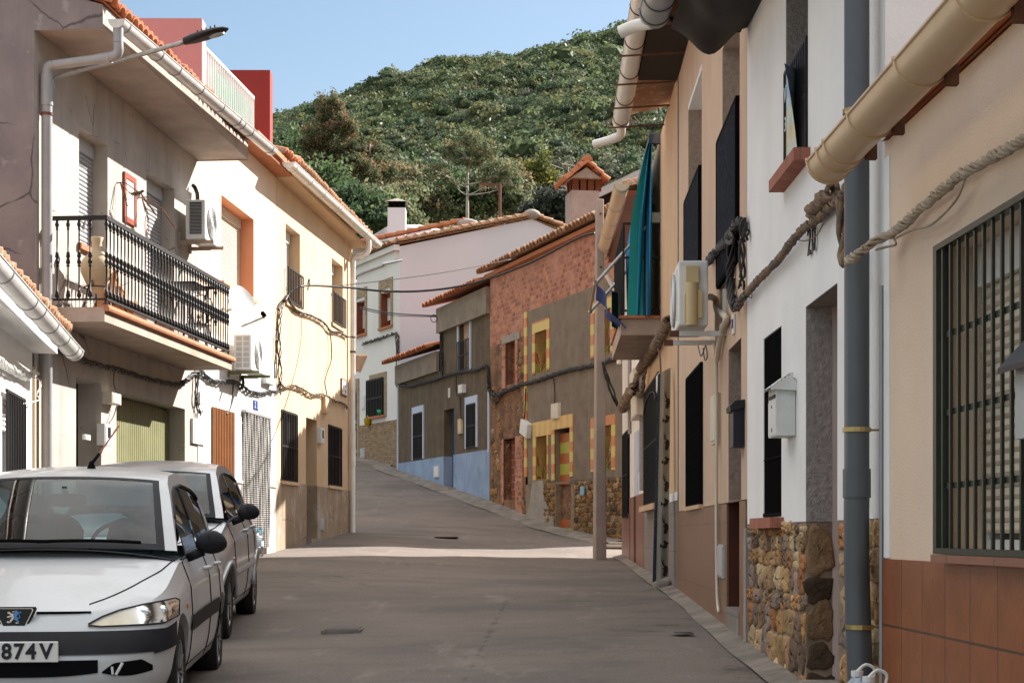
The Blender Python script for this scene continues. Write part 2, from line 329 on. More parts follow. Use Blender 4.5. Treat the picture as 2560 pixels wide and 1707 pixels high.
def ip(x, xs, ys): return float(np.interp(x, xs, ys))
def gz(X, Y):
    zl = ip(Y, [-20, 6, 9, 12.5, 14.6, 17, 30, 37.6, 41, 45.6, 54.8, 60, 66, 80], [-.5, -.06, 0, .08, .17, .28, .80, 1.18, 1.42, 1.96, 3.12, 3.82, 4.4, 5.2])
    zr = ip(Y, [-20, 5, 8.2, 10.8, 12.9, 19.7, 26.9, 33.5, 38, 41, 45.6, 54.8, 60, 66, 80], [-.3, .05, .12, .17, .25, .42, .52, .67, 1.02, 1.24, 1.94, 3.1, 3.82, 4.4, 5.2])
    t = min(1, max(0, (X + 4.0) / 5.8)); t = t * t * (3 - 2 * t)
    return zl + (zr - zl) * t

def panel(mb, u0, u1, z0, z1, holes=(), y=0., rev=.25, sides=False):
    """front skin with rectangular holes (u0,u1,z0,z1[,depth]) and their reveals"""
    us = sorted({u0, u1, *[h[0] for h in holes], *[h[1] for h in holes]}); zs = sorted({z0, z1, *[h[2] for h in holes], *[h[3] for h in holes]})
    us = [u for u in us if u0 - 1e-6 <= u <= u1 + 1e-6]; zs = [z for z in zs if z0 - 1e-6 <= z <= z1 + 1e-6]
    for a, b in zip(us, us[1:]):
        for c, d in zip(zs, zs[1:]):
            mu, mz = (a + b) / 2, (c + d) / 2
            if any(h[0] < mu < h[1] and h[2] < mz < h[3] for h in holes): continue
            mb.quad((a, y, c), (b, y, c), (b, y, d), (a, y, d))
    for h in holes:
        a, b = max(h[0], u0), min(h[1], u1); c, d = max(h[2], z0), min(h[3], z1); r = h[4] if len(h) > 4 else rev
        if c >= d: continue
        mb.quad((a, y, c), (a, r, c), (a, r, d), (a, y, d)); mb.quad((b, y, c), (b, y, d), (b, r, d), (b, r, c))
        if d < z1: mb.quad((a, y, d), (a, r, d), (b, r, d), (b, y, d))
        if c > z0: mb.quad((a, y, c), (b, y, c), (b, r, c), (a, r, c))
    if sides:
        mb.quad((u0, y, z0), (u0, y, z1), (u0, y + .03, z1), (u0, y + .03, z0)); mb.quad((u1, y, z0), (u1, y, z1), (u1, y + .03, z1), (u1, y + .03, z0))
        mb.quad((u0, y, z1), (u1, y, z1), (u1, y + .03, z1), (u0, y + .03, z1))
    return mb
def body(mb, u0, u1, z0, z1, dep, zb=None, top=True):
    zb = zb or z1
    mb.poly([(u0, .001, z0), (u0, dep, z0), (u0, dep, zb), (u0, .001, z1)]); mb.poly([(u1, .001, z0), (u1, dep, z0), (u1, dep, zb), (u1, .001, z1)])
    mb.quad((u0, dep, z0), (u1, dep, z0), (u1, dep, zb), (u0, dep, zb))
    if top: mb.quad((u0, .001, z1), (u1, .001, z1), (u1, dep, zb), (u0, dep, zb))
    return mb
def tiles(mb, u0, u1, y0, z0, y1, z1, p=.2, r=.055, rows=6, rnd=RND, ns=6, step=.02):
    """curved roof tiles running from eave (y0,z0) up to (y1,z1)"""
    n = max(1, int(round((u1 - u0) / p))); p = (u1 - u0) / n
    L = math.hypot(y1 - y0, z1 - z0); ty, tz = (y1 - y0) / L, (z1 - z0) / L; nz, ny = ty, -tz
    for i in range(n):
        uc = u0 + (i + .5) * p; j = rnd.uniform(-.03, .03); sh = rnd.uniform(.75, 1.12); sh2 = rnd.uniform(.85, 1.1)
        col = (sh, sh * sh2, sh * sh2)
        for k in range(rows):
            a = L * k / rows - (.03 if k else 0) + j * (k == 0); b = L * (k + 1) / rows; lift = step * (k % 2 == 0) * .6
            def prof(t, d, th):
                ang = math.pi * t; rr = p * .52
                return (uc - math.cos(ang) * rr, y0 + ty * d + ny * (math.sin(ang) * r * 1.6 + th), z0 + tz * d + nz * (math.sin(ang) * r * 1.6 + th))
            mb.grid(lambda s, t: prof(t, a + (b - a) * s, lift + .02 * (1 - s)), 1, ns, col)
            if k == 0:
                mb.grid(lambda s, t: prof(t, a + .25 * s, -.004), 1, ns, col)
                mb.grid(lambda s, t: prof(t, a, -.004 + (lift + .024) * s), 1, ns, tuple(c * .9 for c in col))
    # channels
    mb.grid(lambda s, t: (u0 + (u1 - u0) * t, y0 + .05 + (y1 - y0) * s, z0 + (z1 - z0) * s), 1, 1)
def barrels(mb, a, b, r=.09, n=10, rnd=RND, side=0.):
    a, b = V(a), V(b)
    for i in range(n):
        p, q = a.lerp(b, i / n), a.lerp(b, (i + 1.12) / n); sh = rnd.uniform(.75, 1.15)
        mb.tube([p + V((0, 0, .02)), q], [r * 1.12, r * .9], 8, True, (-math.pi / 2 - side, math.pi / 2 + side), (sh, sh * .95, sh * .92))
def slats(mb, u0, u1, z0, z1, n, y, t=.012):
    h = (z1 - z0) / n
    for i in range(n):
        c = z0 + i * h
        mb.add([(u0, y, c), (u1, y, c), (u1, y - t, c + h * .3), (u0, y - t, c + h * .3), (u1, y - t * .6, c + h * .86), (u0, y - t * .6, c + h * .86), (u1, y, c + h * .9), (u0, y, c + h * .9)],
               [(0, 1, 2, 3), (3, 2, 4, 5), (5, 4, 6, 7)])
    mb.quad((u0, y + .004, z0), (u1, y + .004, z0), (u1, y + .004, z1), (u0, y + .004, z1))
def grille(mb, u0, u1, z0, z1, n, nh=2, w=.014, y=-.03, hz=None, frame=True):
    for i in range(n + 1):
        u = u0 + (u1 - u0) * i / n; mb.box(u - w / 2, u + w / 2, y - w / 2, y + w / 2, z0, z1)
    for k in range(nh):
        z = hz[k] if hz else (z0 + (z1 - z0) * (k / (nh - 1) if frame and nh > 1 else (k + 1) / (nh + 1)))
        mb.box(u0 - w / 2, u1 + w / 2, y - w * .35, y + w * .85, z - w * .7, z + w * .7)
def window(house, r, dep, shut=None, frac=1., pane='glassdark', frame='whiteclean', fw=.05, gr=None, sill=None, ns=None, boxh=.0, mid=True, name='window'):
    """part window (its frame) with sub-parts pane, roller_shutter, window_grille, sill"""
    u0, u1, z0, z1 = r; f = MB(); y0, y1 = dep - .07, dep
    f.box(u0, u0 + fw, y0, y1, z0, z1); f.box(u1 - fw, u1, y0, y1, z0, z1); f.box(u0 + fw, u1 - fw, y0, y1, z1 - fw, z1); f.box(u0 + fw, u1 - fw, y0, y1, z0, z0 + fw)
    if mid: f.box((u0 + u1) / 2 - fw * .4, (u0 + u1) / 2 + fw * .4, y0 + .004, y1 - .004, z0 + fw, z1 - fw)
    if boxh: f.box(u0 + fw, u1 - fw, y0 - .05, y1 - .002, z1 - boxh, z1 - .002)
    w = obj(name, f, mt[frame], house)
    p = MB(); p.quad((u0, dep - .02, z0), (u1, dep - .02, z0), (u1, dep - .02, z1), (u0, dep - .02, z1)); obj('pane', p, mt[pane], w)
    b = MB(); b.quad((u0 - .02, dep + .002, z0 - .02), (u1 + .02, dep + .002, z0 - .02), (u1 + .02, dep + .002, z1 + .02), (u0 - .02, dep + .002, z1 + .02))
    if shut:
        s = MB(); zt = z1 - boxh; zb = zt - (zt - z0) * frac; slats(s, u0 + .015, u1 - .015, zb, zt, ns or max(6, int((zt - zb) / .055)), y0 - .012); obj('roller_shutter', s, mt[shut], w)
    if gr:
        g = MB(); gu0, gu1, gz0, gz1, n, nh = gr[:6]; grille(g, gu0, gu1, gz0, gz1, n, nh, *(gr[7:] if len(gr) > 7 else ())); obj('window_grille', g, mt[gr[6]], w)
    if sill:
        s = MB(); s.box(u0 - sill[1], u1 + sill[1], -sill[2], dep - .07, z0 - sill[3], z0 - .002); obj('sill', s, mt[sill[0]], w)
    return w
def house(name, W, label, cat='house', group=None):
    return empty(name, label, cat, W.M, group)
def halfgutter(house_, pts, r, mat, rings, name='gutter', ringmat='pvc', caps=True, n=10, hooks=None):
    """half round gutter with its beads and joint rings; pts in house space"""
    mb = MB(); pts = [V(p) for p in pts]
    mb.tube(pts, r, n, False, (math.pi / 2, math.pi * 1.5)); mb.tube(pts, r * .94, n, False, (math.pi / 2, math.pi * 1.5))
    d = (pts[-1] - pts[0]).normalized(); s = d.cross(V((0, 0, 1))).normalized()
    for k in (-1, 1): mb.tube([p + s * r * k for p in pts], r * .085, 6)
    if caps:
        for p, q in ((pts[0], -1), (pts[-1], 1)):
            mb.poly([p + s * r * math.cos(math.pi * i / n) - V((0, 0, 1)) * r * math.sin(math.pi * i / n) for i in range(n + 1)])
    g = obj(name, mb, mt[mat], house_, 40)
    if rings:
        rb = MB(); L = (pts[-1] - pts[0]).length
        for t in rings:
            c = pts[0].lerp(pts[-1], t); w = .012
            rb.tube([c - d * w, c + d * w], r * 1.07, n, False, (math.pi / 2 - .05, math.pi * 1.5 + .05)); rb.tube([c - d * w, c + d * w], r * .99, n, False, (math.pi / 2 - .05, math.pi * 1.5 + .05))
            for e in (-1, 1): rb.poly([c + d * w * e + (s * math.cos(math.pi * i / n) - V((0, 0, 1)) * math.sin(math.pi * i / n)) * r * 1.07 for i in range(n + 1)] + [c + d * w * e + (s * math.cos(math.pi * i / n) - V((0, 0, 1)) * math.sin(math.pi * i / n)) * r * .99 for i in range(n, -1, -1)])
            rb.tube([c + s * r * 1.05, c + s * r * 1.05 + V((0, 0, .012))], .009, 5)
        obj('gutter_bracket', rb, mt[ringmat], g, 40)
    return g
def stones(mb, u0, u1, z0, z1, y=0., hmin=.12, hmax=.26, rnd=RND, asp=(.7, 1.9), dep=.05, pal=None, skip=None, zlow=None):
    """irregular rubble stones bulging from a wall face"""
    pal = pal or [(.46, .25, .10), (.40, .24, .12), (.50, .32, .16), (.34, .22, .14), (.44, .19, .07), (.52, .38, .22), (.30, .23, .19), (.42, .27, .12), (.20, .13, .09)]
    z = z0
    while z < z1 - .03:
        h = min(rnd.uniform(hmin, hmax), z1 - z); u = u0
        if z1 - z - h < .06: h = z1 - z
        while u < u1 - .02:
            w = min(h * rnd.uniform(*asp), u1 - u)
            if u1 - u - w < .05: w = u1 - u
            cu, cz = u + w / 2, z + h / 2
            if not (skip and skip(cu, cz)):
                c = rnd.choice(pal); k = rnd.uniform(.65, 1.15); col = tuple(x * k for x in c)
                jx, jz, rot = rnd.uniform(-.012, .012), rnd.uniform(-.02, .02), rnd.uniform(-.14, .14); sx, sz = w * rnd.uniform(.47, .56), h * rnd.uniform(.46, .56); dd = dep * rnd.uniform(.6, 1.5)
                p1, p2, p3, e = rnd.random() * 6, rnd.random() * 6, rnd.random() * 6, rnd.uniform(.42, .8)
                def fn(s, t):
                    a = 2 * math.pi * s; rr = math.sin(t * math.pi / 2); ca, sa = math.cos(a), math.sin(a)
                    qx = math.copysign(abs(ca) ** e, ca) * sx; qz = math.copysign(abs(sa) ** e, sa) * sz
                    q = 1 + .13 * math.sin(3 * a + p1) + .09 * math.sin(5 * a + p2)
                    b = 1 + .18 * math.sin(2.3 * a + p3) * rr
                    x, zz = qx * rr * q, qz * rr * q
                    return (cu + jx + x * math.cos(rot) - zz * math.sin(rot), y - dd * max(0, math.cos(t * math.pi / 2)) ** .32 * b * (1 + .3 * math.sin(4 * a + p2 + t * 5)) + .01, cz + jz + x * math.sin(rot) + zz * math.cos(rot))
                mb.grid(fn, 14, 5, col)
            u += w
        z += h
# ------------------------------------------------------------------ left side of the street
def cable(name, label, strands, mat='cable', cat='cable', group=None):
    """strands: list of (points, radius) or (points, n, R, r, pitch)"""
    mb = MB()
    for s in strands:
        if len(s) == 2: mb.tube(spline(s[0], 5), s[1], 5)
        else: twist(mb, *s, RND)
    return obj(name, mb, mt[mat], None, True, label, cat, group)
def wallbox(name, W, px0, py0, px1, py1, o0, o1, mat, label, cat, lid=None, extra=None):
    """small box fixed on a wall, its front face spanning the pixel rectangle"""
    u0, z1 = W.m(px0, py0, o1); u1, z0 = W.m(px1, py1, o1)
    if u1 < u0: u0, u1 = u1, u0
    e = empty(name, label, cat, W.at(u0, 0, z0)); w, h = u1 - u0, z1 - z0
    b = MB(); b.box(0, w, -o1, -o0, 0, h); obj('casing', b, mt[mat], e)
    l = MB(); l.box(w * .08, w * .92, -o1 - .008, -o1 + .004, h * .06, h * .94); k = obj('lid', l, mt[lid or mat], e)
    if extra == 'window': q = MB(); q.box(w * .3, w * .7, -o1 - .011, -o1 - .006, h * .35, h * .85); obj('meter_window', q, mt['glassdark'], k)
    return e
# L1: low white house at the left edge
h1 = house('white_house', WL1, 'low white house at the left edge with half-round gutter and black window grille')
hol = [(7.28, 8.5, .9, 2.45, .22)]
mb = panel(MB(), 0, WL1.L - .12, -.6, 3.2, hol); body(mb, 0, WL1.L - .12, -.6, 3.2, 7, 4.9); obj('wall', mb, mt['white'], h1)
mb = MB(); mb.box(WL1.L - .118, WL1.L - .03, -.03, .2, -.6, 2.9); obj('corner_strip', mb, mt['cream2'], h1)
mb = MB(); tiles(mb, 0, WL1.L - .05, -.36, 3.26, 3.2, 4.5, rows=8); obj('roof', mb, mt['roofold'], h1, 50)
mb = MB(); mb.box(0, WL1.L - .06, -.26, 0, 3.05, 3.19); obj('eave', mb, mt['white'], h1)
window(h1, (7.28, 8.5, .9, 2.45), .22, 'shutw', .2, gr=(7.26, 8.52, .88, 2.47, 11, 3, 'black', .02, -.05))
g = halfgutter(h1, [(0, -.43, 3.22), (WL1.L - .02, -.43, 3.08)], .10, 'gutter', [.45, .6, .66, .76, .86, .95, .985])
cable('telephone_cable', 'loose white twisted cables on the low white house wall', [([WL1.w(-40, 880, .05), WL1.w(0, 905, .06), WL1.w(40, 930, .06), WL1.w(66, 942, .05), WL1.w(90, 930, .12)], 5, .03, .011, .35), ([WL1.w(66, 945, .05), WL1.w(92, 945, .1), WL1.w(103, 960, .1), WL1.w(92, 985, .1), WL1.w(97, 1000, .1), WL1.w(52, 1010, .04)], .007)], 'boxwhite')
# L2: grey rendered house
h2 = house('grey_house', WL2, 'grey rendered two-storey house with iron balcony and green garage door')
L = WL2.L
W1, W2, DO, GA = (1.42, 2.46, 4.50, 5.87, .28), (4.05, 5.35, 3.62, 5.92, .28), (1.32, 2.22, -.5, 2.93, .32), (2.80, 5.88, -.5, 2.89, .30)
mb = panel(MB(), 0, L, -.6, 6.6, [W1, W2, DO, GA])
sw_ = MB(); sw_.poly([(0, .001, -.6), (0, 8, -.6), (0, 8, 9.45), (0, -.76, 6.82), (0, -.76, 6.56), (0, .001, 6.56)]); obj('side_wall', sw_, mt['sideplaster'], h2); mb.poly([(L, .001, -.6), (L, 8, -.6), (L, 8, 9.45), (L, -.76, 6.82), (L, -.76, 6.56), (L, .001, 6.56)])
mb.quad((0, 8, -.6), (L, 8, -.6), (L, 8, 9.45), (0, 8, 9.45)); mb.quad((0, -.76, 6.82), (L, -.76, 6.82), (L, 8, 9.4), (0, 8, 9.4))
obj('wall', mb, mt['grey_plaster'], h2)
mb = MB(); mb.box(.002, L - .002, -.758, -.004, 6.58, 6.80); obj('eave', mb, mt['soffit'], h2)
mb = MB(); tiles(mb, -.03, L + .03, -.84, 6.84, 7.9, 9.46, rows=14); barrels(mb, (.02, -.80, 6.93), (.02, 7.9, 9.54), .1, 18); obj('roof', mb, mt['roof'], h2, 50)
window(h2, W1[:4], .28, 'shutg', .93, frame='acgrey', fw=.04, sill=('terra', .05, .05, .07), boxh=.18)
window(h2, W2[:4], .28, 'shutg', .86, frame='acgrey', fw=.04, boxh=.18)
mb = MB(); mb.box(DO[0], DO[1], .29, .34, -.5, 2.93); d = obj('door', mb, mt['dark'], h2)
mb = MB(); n = 34
for i in range(n):
    u = 2.80 + 3.08 * i / n; mb.box(u + .008, u + 3.08 / n - .008, .225, .26, -.5, 2.86)
mb.box(2.80, 5.88, .262, .30, -.5, 2.89); obj('garage_door', mb, mt['garage'], h2)
halfgutter(h2, [(.0, -.91, 6.66), (7.15, -.96, 6.86)], .095, 'gutter', [.03, .2, .3, .44, .58, .70, .735, .80, .97], ringmat='pvc')
ug = 0.02; zt = WL2.z(318, 130, .91)
dpu = WL2.u(116, .08)
mb = MB(); mb.tube([(.06, -.91, 6.60), (.06, -.91, 6.42)], .055, 10); mb.tube(spline([(.06, -.91, 6.42), (.07, -.90, 6.31), (.09, -.80, 6.27)], 4), .055, 10); mb.tube([(.09, -.80, 6.27), (dpu, -.16, 6.22)], .055, 10)
mb.tube(spline([(dpu, -.16, 6.22), (dpu, -.10, 6.19), (dpu, -.085, 6.08)], 4), .06, 10); mb.tube([(dpu, -.085, 6.1), (dpu, -.085, .1)], .06, 12)
mb.tube([(dpu, -.085, 6.12), (dpu, -.085, 5.78)], .068, 12); mb.tube([(.09, -.82, 6.272), (.12, -.68, 6.265)], .062, 10)
dp = obj('downpipe', mb, mt['pvc'], h2, 40)
mb = MB(); mb.tube([(dpu, -.085, 5.70), (dpu, -.085, 5.67)], .066, 12); obj('pipe_clamp', mb, mt['rust'], dp)
# balcony
mb = MB(); mb.box(.30, 5.88, -.68, -.002, 3.44, 3.60); bal = obj('balcony', mb, mt['slab'], h2)
mb = MB(); mb.tube([(.30, -.70, 3.585), (5.93, -.70, 3.585)], .035, 8); mb.box(.30, 5.93, -.72, -.60, 3.602, 3.625); obj('balcony_edge_tile', mb, mt['terra'], bal)
mb = MB(); zr, zl, o_, ua, ub = 4.60, 3.70, .655, .42, 5.78
for z, h in ((zr, .05), (zl, .022)):
    mb.box(ua - .02, ub + .02, -o_ - .02, -o_ + .02, z - h / 2, z + h / 2)
    for u in (ua, ub): mb.box(u - .018, u + .018, -o_ + .021, .0, z - h / 2 + .001, z + h / 2 - .001)
for u in (ua, 2.3, 4.1, ub): mb.box(u - .012, u + .012, -o_ - .012, -o_ + .012, 3.6, zl - .012)
obj('railing', mb, mt['black'], bal)
pr = [(.010, zl), (.010, zl + .02), (.024, zl + .03), (.027, zl + .05), (.018, zl + .08), (.02, zl + .09), (.010, zl + .10), (.009, zl + .36), (.022, zl + .37), (.012, zl + .385), (.026, zl + .41), (.020, zl + .44), (.014, zl + .455), (.026, zl + .48), (.018, zl + .505), (.022, zl + .515), (.009, zl + .53), (.009, zr - .13), (.019, zr - .125), (.012, zr - .11), (.026, zr - .07), (.018, zr - .045), (.012, zr - .025)]
mb = MB(); mb.lathe(pr, (0, 0, 0), 8); b0 = obj('baluster', mb, mt['black'], bal, True); b0.location = (ua + .02, -o_, 0)
for i in range(1, 42): dup(b0, (ua + .02 + (ub - ua - .04) * i / 41, -o_, 0), bal)
for i in range(4):
    dup(b0, (ua, -.10 - .125 * i, 0), bal); dup(b0, (ub, -.10 - .125 * i, 0), bal)
# things on the balcony and wall
def pot(name, label, u, o, z, prof, mat, handles=0, legs=0.):
    e = empty(name, label, 'pot' if handles == 0 else 'jug', WL2.at(u, o, z)); mb = MB(); mb.lathe(prof, (0, 0, legs), 18); b = obj('vessel', mb, mt[mat], e, True)
    top = prof[-1][1]
    for k in range(handles):
        s = 1 if k == 0 else -1
        mb = MB(); mb.tube(spline([(s * .05, 0, legs + top * .93), (s * .13, 0, legs + top * .9), (s * .15, 0, legs + top * .78), (s * .13, 0, legs + top * .66)], 4), .014, 6); obj('handle', mb, mt[mat], e, True)
    if legs:
        mb = MB()
        for k in range(3):
            a = k * 2.1 + .4; mb.tube([(math.cos(a) * .2, math.sin(a) * .2, 0), (math.cos(a) * .11, math.sin(a) * .11, legs + .08)], .009, 5)
        mb.tube([(math.cos(i * .314) * .15, math.sin(i * .314) * .15, legs + .06) for i in range(21)], .009, 5)
        for s in (-1, 1): mb.tube([(s * (.16 + .05 * math.cos(i * .5) * (1 - i / 16)), 0, legs + .08 + .05 * math.sin(i * .5) * (1 - i / 16)) for i in range(14)], .006, 4)
        obj('iron_stand', mb, mt['black'], e)
    return e
u, z = WL2.m(193, 770, .33)
pot('clay_jug', 'large pale clay jug in an iron stand at the near end of the balcony', 1.05, .34, 3.6, [(.05, 0), (.07, .01), (.13, .12), (.185, .24), (.19, .31), (.16, .38), (.09, .45), (.06, .50), (.055, .58), (.075, .63), (.07, .635), (.05, .58)], 'clayp', 1, .26)
pot('clay_pitcher', 'orange clay pitcher beside the pale jug on the balcony floor', 1.42, .42, 3.6, [(.07, 0), (.10, .02), (.14, .12), (.15, .20), (.12, .27), (.055, .33), (.035, .38), (.035, .44), (.06, .47), (.05, .47)], 'clay', 1, .10)
pot('flower_pot', 'wide orange flower pot at the balcony corner behind the balusters', 1.9, .38, 3.6, [(.09, 0), (.15, .22), (.17, .24), (.17, .28), (.15, .28), (.13, .2)], 'clay')
mb = MB(); mb.lathe([(.07, 0), (.11, .12), (.13, .20), (.09, .28), (.05, .33), (.06, .37), (.05, .37)], (0, 0, 0), 14)
o = obj('clay_jar', mb, mt['clay'], None, True, 'small clay jar behind the orange pitcher on the balcony', 'jar'); o.matrix_world = WL2.at(1.78, .18, 3.6)
e = empty('iron_table', 'tall thin black iron table at the far end of the balcony', 'table', WL2.at(4.75, .36, 3.6)); mb = MB(); mb.box(-.38, .38, -.2, .2, .86, .885); obj('table_top', mb, mt['black'], e)
for a, b in ((-1, -1), (-1, 1), (1, -1), (1, 1)):
    mb = MB(); mb.tube(spline([(a * .34, b * .17, .86), (a * .26, b * .13, .5), (a * .36, b * .18, 0)], 4), .011, 5); mb.tube([(a * .34 - a * (.08 * (1 - math.cos(i * .5))), b * .17, .80 - .06 * math.sin(i * .5)) for i in range(9)], .007, 4); obj('leg', mb, mt['black'], e)
e = empty('iron_chair', 'black iron chair in front of the table on the balcony', 'chair', WL2.at(5.3, .34, 3.6)); mb = MB(); mb.lathe([(.17, .40), (.18, .41), (.17, .425)], (0, 0, 0), 14); obj('seat', mb, mt['black'], e)
for a, b in ((-1, -1), (-1, 1), (1, -1), (1, 1)): mb = MB(); mb.tube([(a * .13, b * .13, .41), (a * .17, b * .17, 0)], .009, 5); obj('leg', mb, mt['black'], e)
mb = MB(); mb.tube(spline([(.15, -.15, .41), (.18, -.16, .75), (.19, 0, .86), (.18, .16, .75), (.15, .15, .41)], 5), .009, 5); mb.tube([(.17, 0, .42), (.19, 0, .85)], .007, 4); obj('backrest', mb, mt['black'], e)
# tiled picture (generic motif)
def picmat():
    m, nt, bs = newmat('glazed_tile_picture'); v = ocoord(nt, (7, 7, 5)); n = nd(nt, 'ShaderNodeTexNoise', Vector=v, Scale=1.6, Detail=3.); c = n.outputs[1]
    h = nd(nt, 'ShaderNodeHueSaturation', Color=c, Saturation=2.6, Value=1.35).outputs[0]
    col = mix(nt, ramp(nt, noise(nt, v, 1.3, 2), .47, .6), (.78, .77, .72), h); col = mix(nt, .45, col, (.8, .79, .75)); nt.links.new(col, bs.inputs['Base Color']); bs.inputs['Roughness'].default_value = .2; return m
e = empty('tile_picture', 'tall glazed tile picture in a terracotta frame between the balcony windows', 'tile picture', WL2.at(3.05, 0, 5.06))
mb = MB()
for x0, x1, z0, z1 in ((0, .07, 0, .62), (.41, .48, 0, .62), (.07, .41, 0, .07), (.07, .41, .55, .62)): mb.box(x0, x1, -.03, -.001, z0, z1)
obj('frame', mb, mt['frame'], e); mb = MB(); mb.box(.07, .41, -.02, -.001, .07, .55); obj('picture', mb, picmat(), e)
def hanger(px, py, lab):
    u, z = WL2.m(px, py, 0); e = tag(empty('plant_hanger', lab, 'wall bracket', WL2.at(u, 0, z)), group='iron plant hangers beside the tile picture'); mb = MB()
    mb.tube([(0, 0, 0), (0, -.10, .01), (.05, -.3, -.13)], .008, 5); mb.tube([(.05, -.3, -.13), (.55, -.34, -.3)], .012, 5)
    for a, b in (((0, -.05, 0), (-.08, -.12, -.2)), ((0, -.05, 0), (.0, -.14, -.22)), ((0, -.05, 0), (.08, -.12, -.28)), ((.0, -.05, 0), (.05, -.2, -.16))): mb.tube([a, b], .006, 4)
    for i in range(8): mb.tube([(.05 + .06 * i + .03 * math.cos(t * .8), -.3 - .005 * i + .015 * math.sin(t * .8), -.13 - .02 * i + .02 * math.sin(t * .8)) for t in range(9)], .005, 4)
    mb.tube([(-.02 + .07 * math.cos(i * .35), -.12, -.38 + .15 * math.sin(i * .35)) for i in range(19)], .005, 4); mb.box(-.03, -.015, -.125, -.115, -.5, -.42)
    return obj('iron_frame', mb, mt['rust'], e)
hanger(291, 458, 'iron hanger with wire ring on the left of the tile picture'); hanger(345, 495, 'iron hanger with wire ring on the right of the tile picture')
def bird(name, label, M, dark, pale, s=1.):
    e = empty(name, label, 'bird', M @ Matrix.Scale(s, 4)); mb = MB()
    # one continuous body: tail, belly, breast, neck, head, beak
    st = [(-.075, .012, .004, .003), (-.05, .010, .010, .006), (-.03, .008, .016, .016), (0, .004, .023, .025), (.025, .008, .024, .026), (.042, .02, .019, .02), (.056, .034, .016, .016), (.068, .037, .012, .012), (.074, .035, .006, .005), (.086, .032, .001, .001)]
    mb.grid(lambda a, b: (lambda k: (st[k][0], math.cos(2 * math.pi * b) * st[k][2], st[k][1] + math.sin(2 * math.pi * b) * st[k][3] + .025))(int(round(a * 9))), 9, 12); obj('body', mb, dark, e, True)
    mb = MB(); mb.ball((.015, 0, .022), .03, .0215, .022, 10, 6); obj('breast', mb, pale, e, True)
    for k in (-1, 1):
        mb = MB(); mb.grid(lambda a, b: (.03 - .11 * a, k * (.024 - .008 * a) * (1 - .1 * b), .048 - .03 * b * (1 - a) - .012 * a), 5, 3); obj('wing', mb, dark, e, True)
        mb = MB(); mb.ball((.064, k * .013, .063), .003); obj('eye', mb, mt['blackmat'], e)
        mb = MB(); mb.tube([(.005, k * .01, .005), (.008, k * .01, -.012)], .002, 4); mb.tube([(-.004, k * .01, -.012), (.018, k * .012, -.012)], .0017, 4); obj('leg', mb, mt['rust'], e)
    mb = MB(); mb.poly([(-.065, -.008, .036), (-.065, .008, .036), (-.125, .016, .03), (-.105, 0, .031), (-.125, -.016, .03)]); obj('tail', mb, dark, e)
bird_d = mk('dark_feathers', (.045, .035, .03), (.025, .02, .018), 60, rough=.6); bird_p = mk('pale_breast', (.5, .38, .30), (.58, .5, .44), 40, rough=.8); bird_b = mk('brown_feathers', (.16, .11, .07), (.1, .07, .05), 60)
bird('perched_bird', 'small brown bird perched on the iron hanger right of the tile picture', Matrix.Translation(WL2.w(341, 493, .3)) @ Matrix.Rotation(.15, 4, 'Z'), bird_b, bird_p, 1.25)
# street lamp on grey house
e = empty('street_lamp', 'wall street lamp with long pale arm and black lamp head over the balcony house', 'street lamp', Matrix.Translation(WL2.w(131, 262, .05)))
p0 = WL2.w(131, 262, .05); pts = [WL2.w(131, 265, .05), WL2.w(132, 225, .08), WL2.w(150, 192, .15)]; hd = V(((460 - CX) / F * 18.9, 18.9, CZ - (106 - HY) / F * 18.9)); tip = V(((571 - CX) / F * 18.9, 18.9, CZ - (72 - HY) / F * 18.9))
mid = V(((320 - CX) / F * 18.95, 18.95, CZ - (146 - HY) / F * 18.95))
mb = MB(); mb.tube([q - p0 for q in spline(pts + [mid, hd + (tip - hd) * .03], 6)], .027, 8); obj('arm', mb, mt['galv'], e, True)
mb = MB(); d = (tip - hd).normalized(); sd = d.cross(V((0, 0, 1))).normalized(); up = sd.cross(d); prof = [(0, .04, .05), (.1, .055, .055), (.2, .085, .06), (.45, .12, .055), (.7, .12, .045), (.9, .085, .03), (1., .02, .01)]; Lh = (tip - hd).length
mb.grid(lambda a, b: (lambda k: tuple(hd - p0 + d * (Lh * prof[k][0]) + sd * math.cos(2 * math.pi * b) * prof[k][1] + up * (max(-.55, math.sin(2 * math.pi * b)) * prof[k][2])))(int(round(a * 6))), 6, 16)
for i in range(5): mb.bar(hd - p0 + d * (.18 + .05 * i) + up * .05 - sd * .06, hd - p0 + d * (.18 + .05 * i) + up * .05 + sd * .06, .012, .03)
obj('lamp_head', mb, mt['black'], e, 50)
mb = MB(); c = hd - p0 + d * Lh * .72 - up * .028; mb.add([c + d * math.cos(i * .524) * .09 + sd * math.sin(i * .524) * .06 - up * (.012 if j else 0) for j in (0, 1) for i in range(12)], [tuple(range(12, 24)), *[(i, (i + 1) % 12, 12 + (i + 1) % 12, 12 + i) for i in range(12)]]); obj('lens', mb, mt['galv'], e)
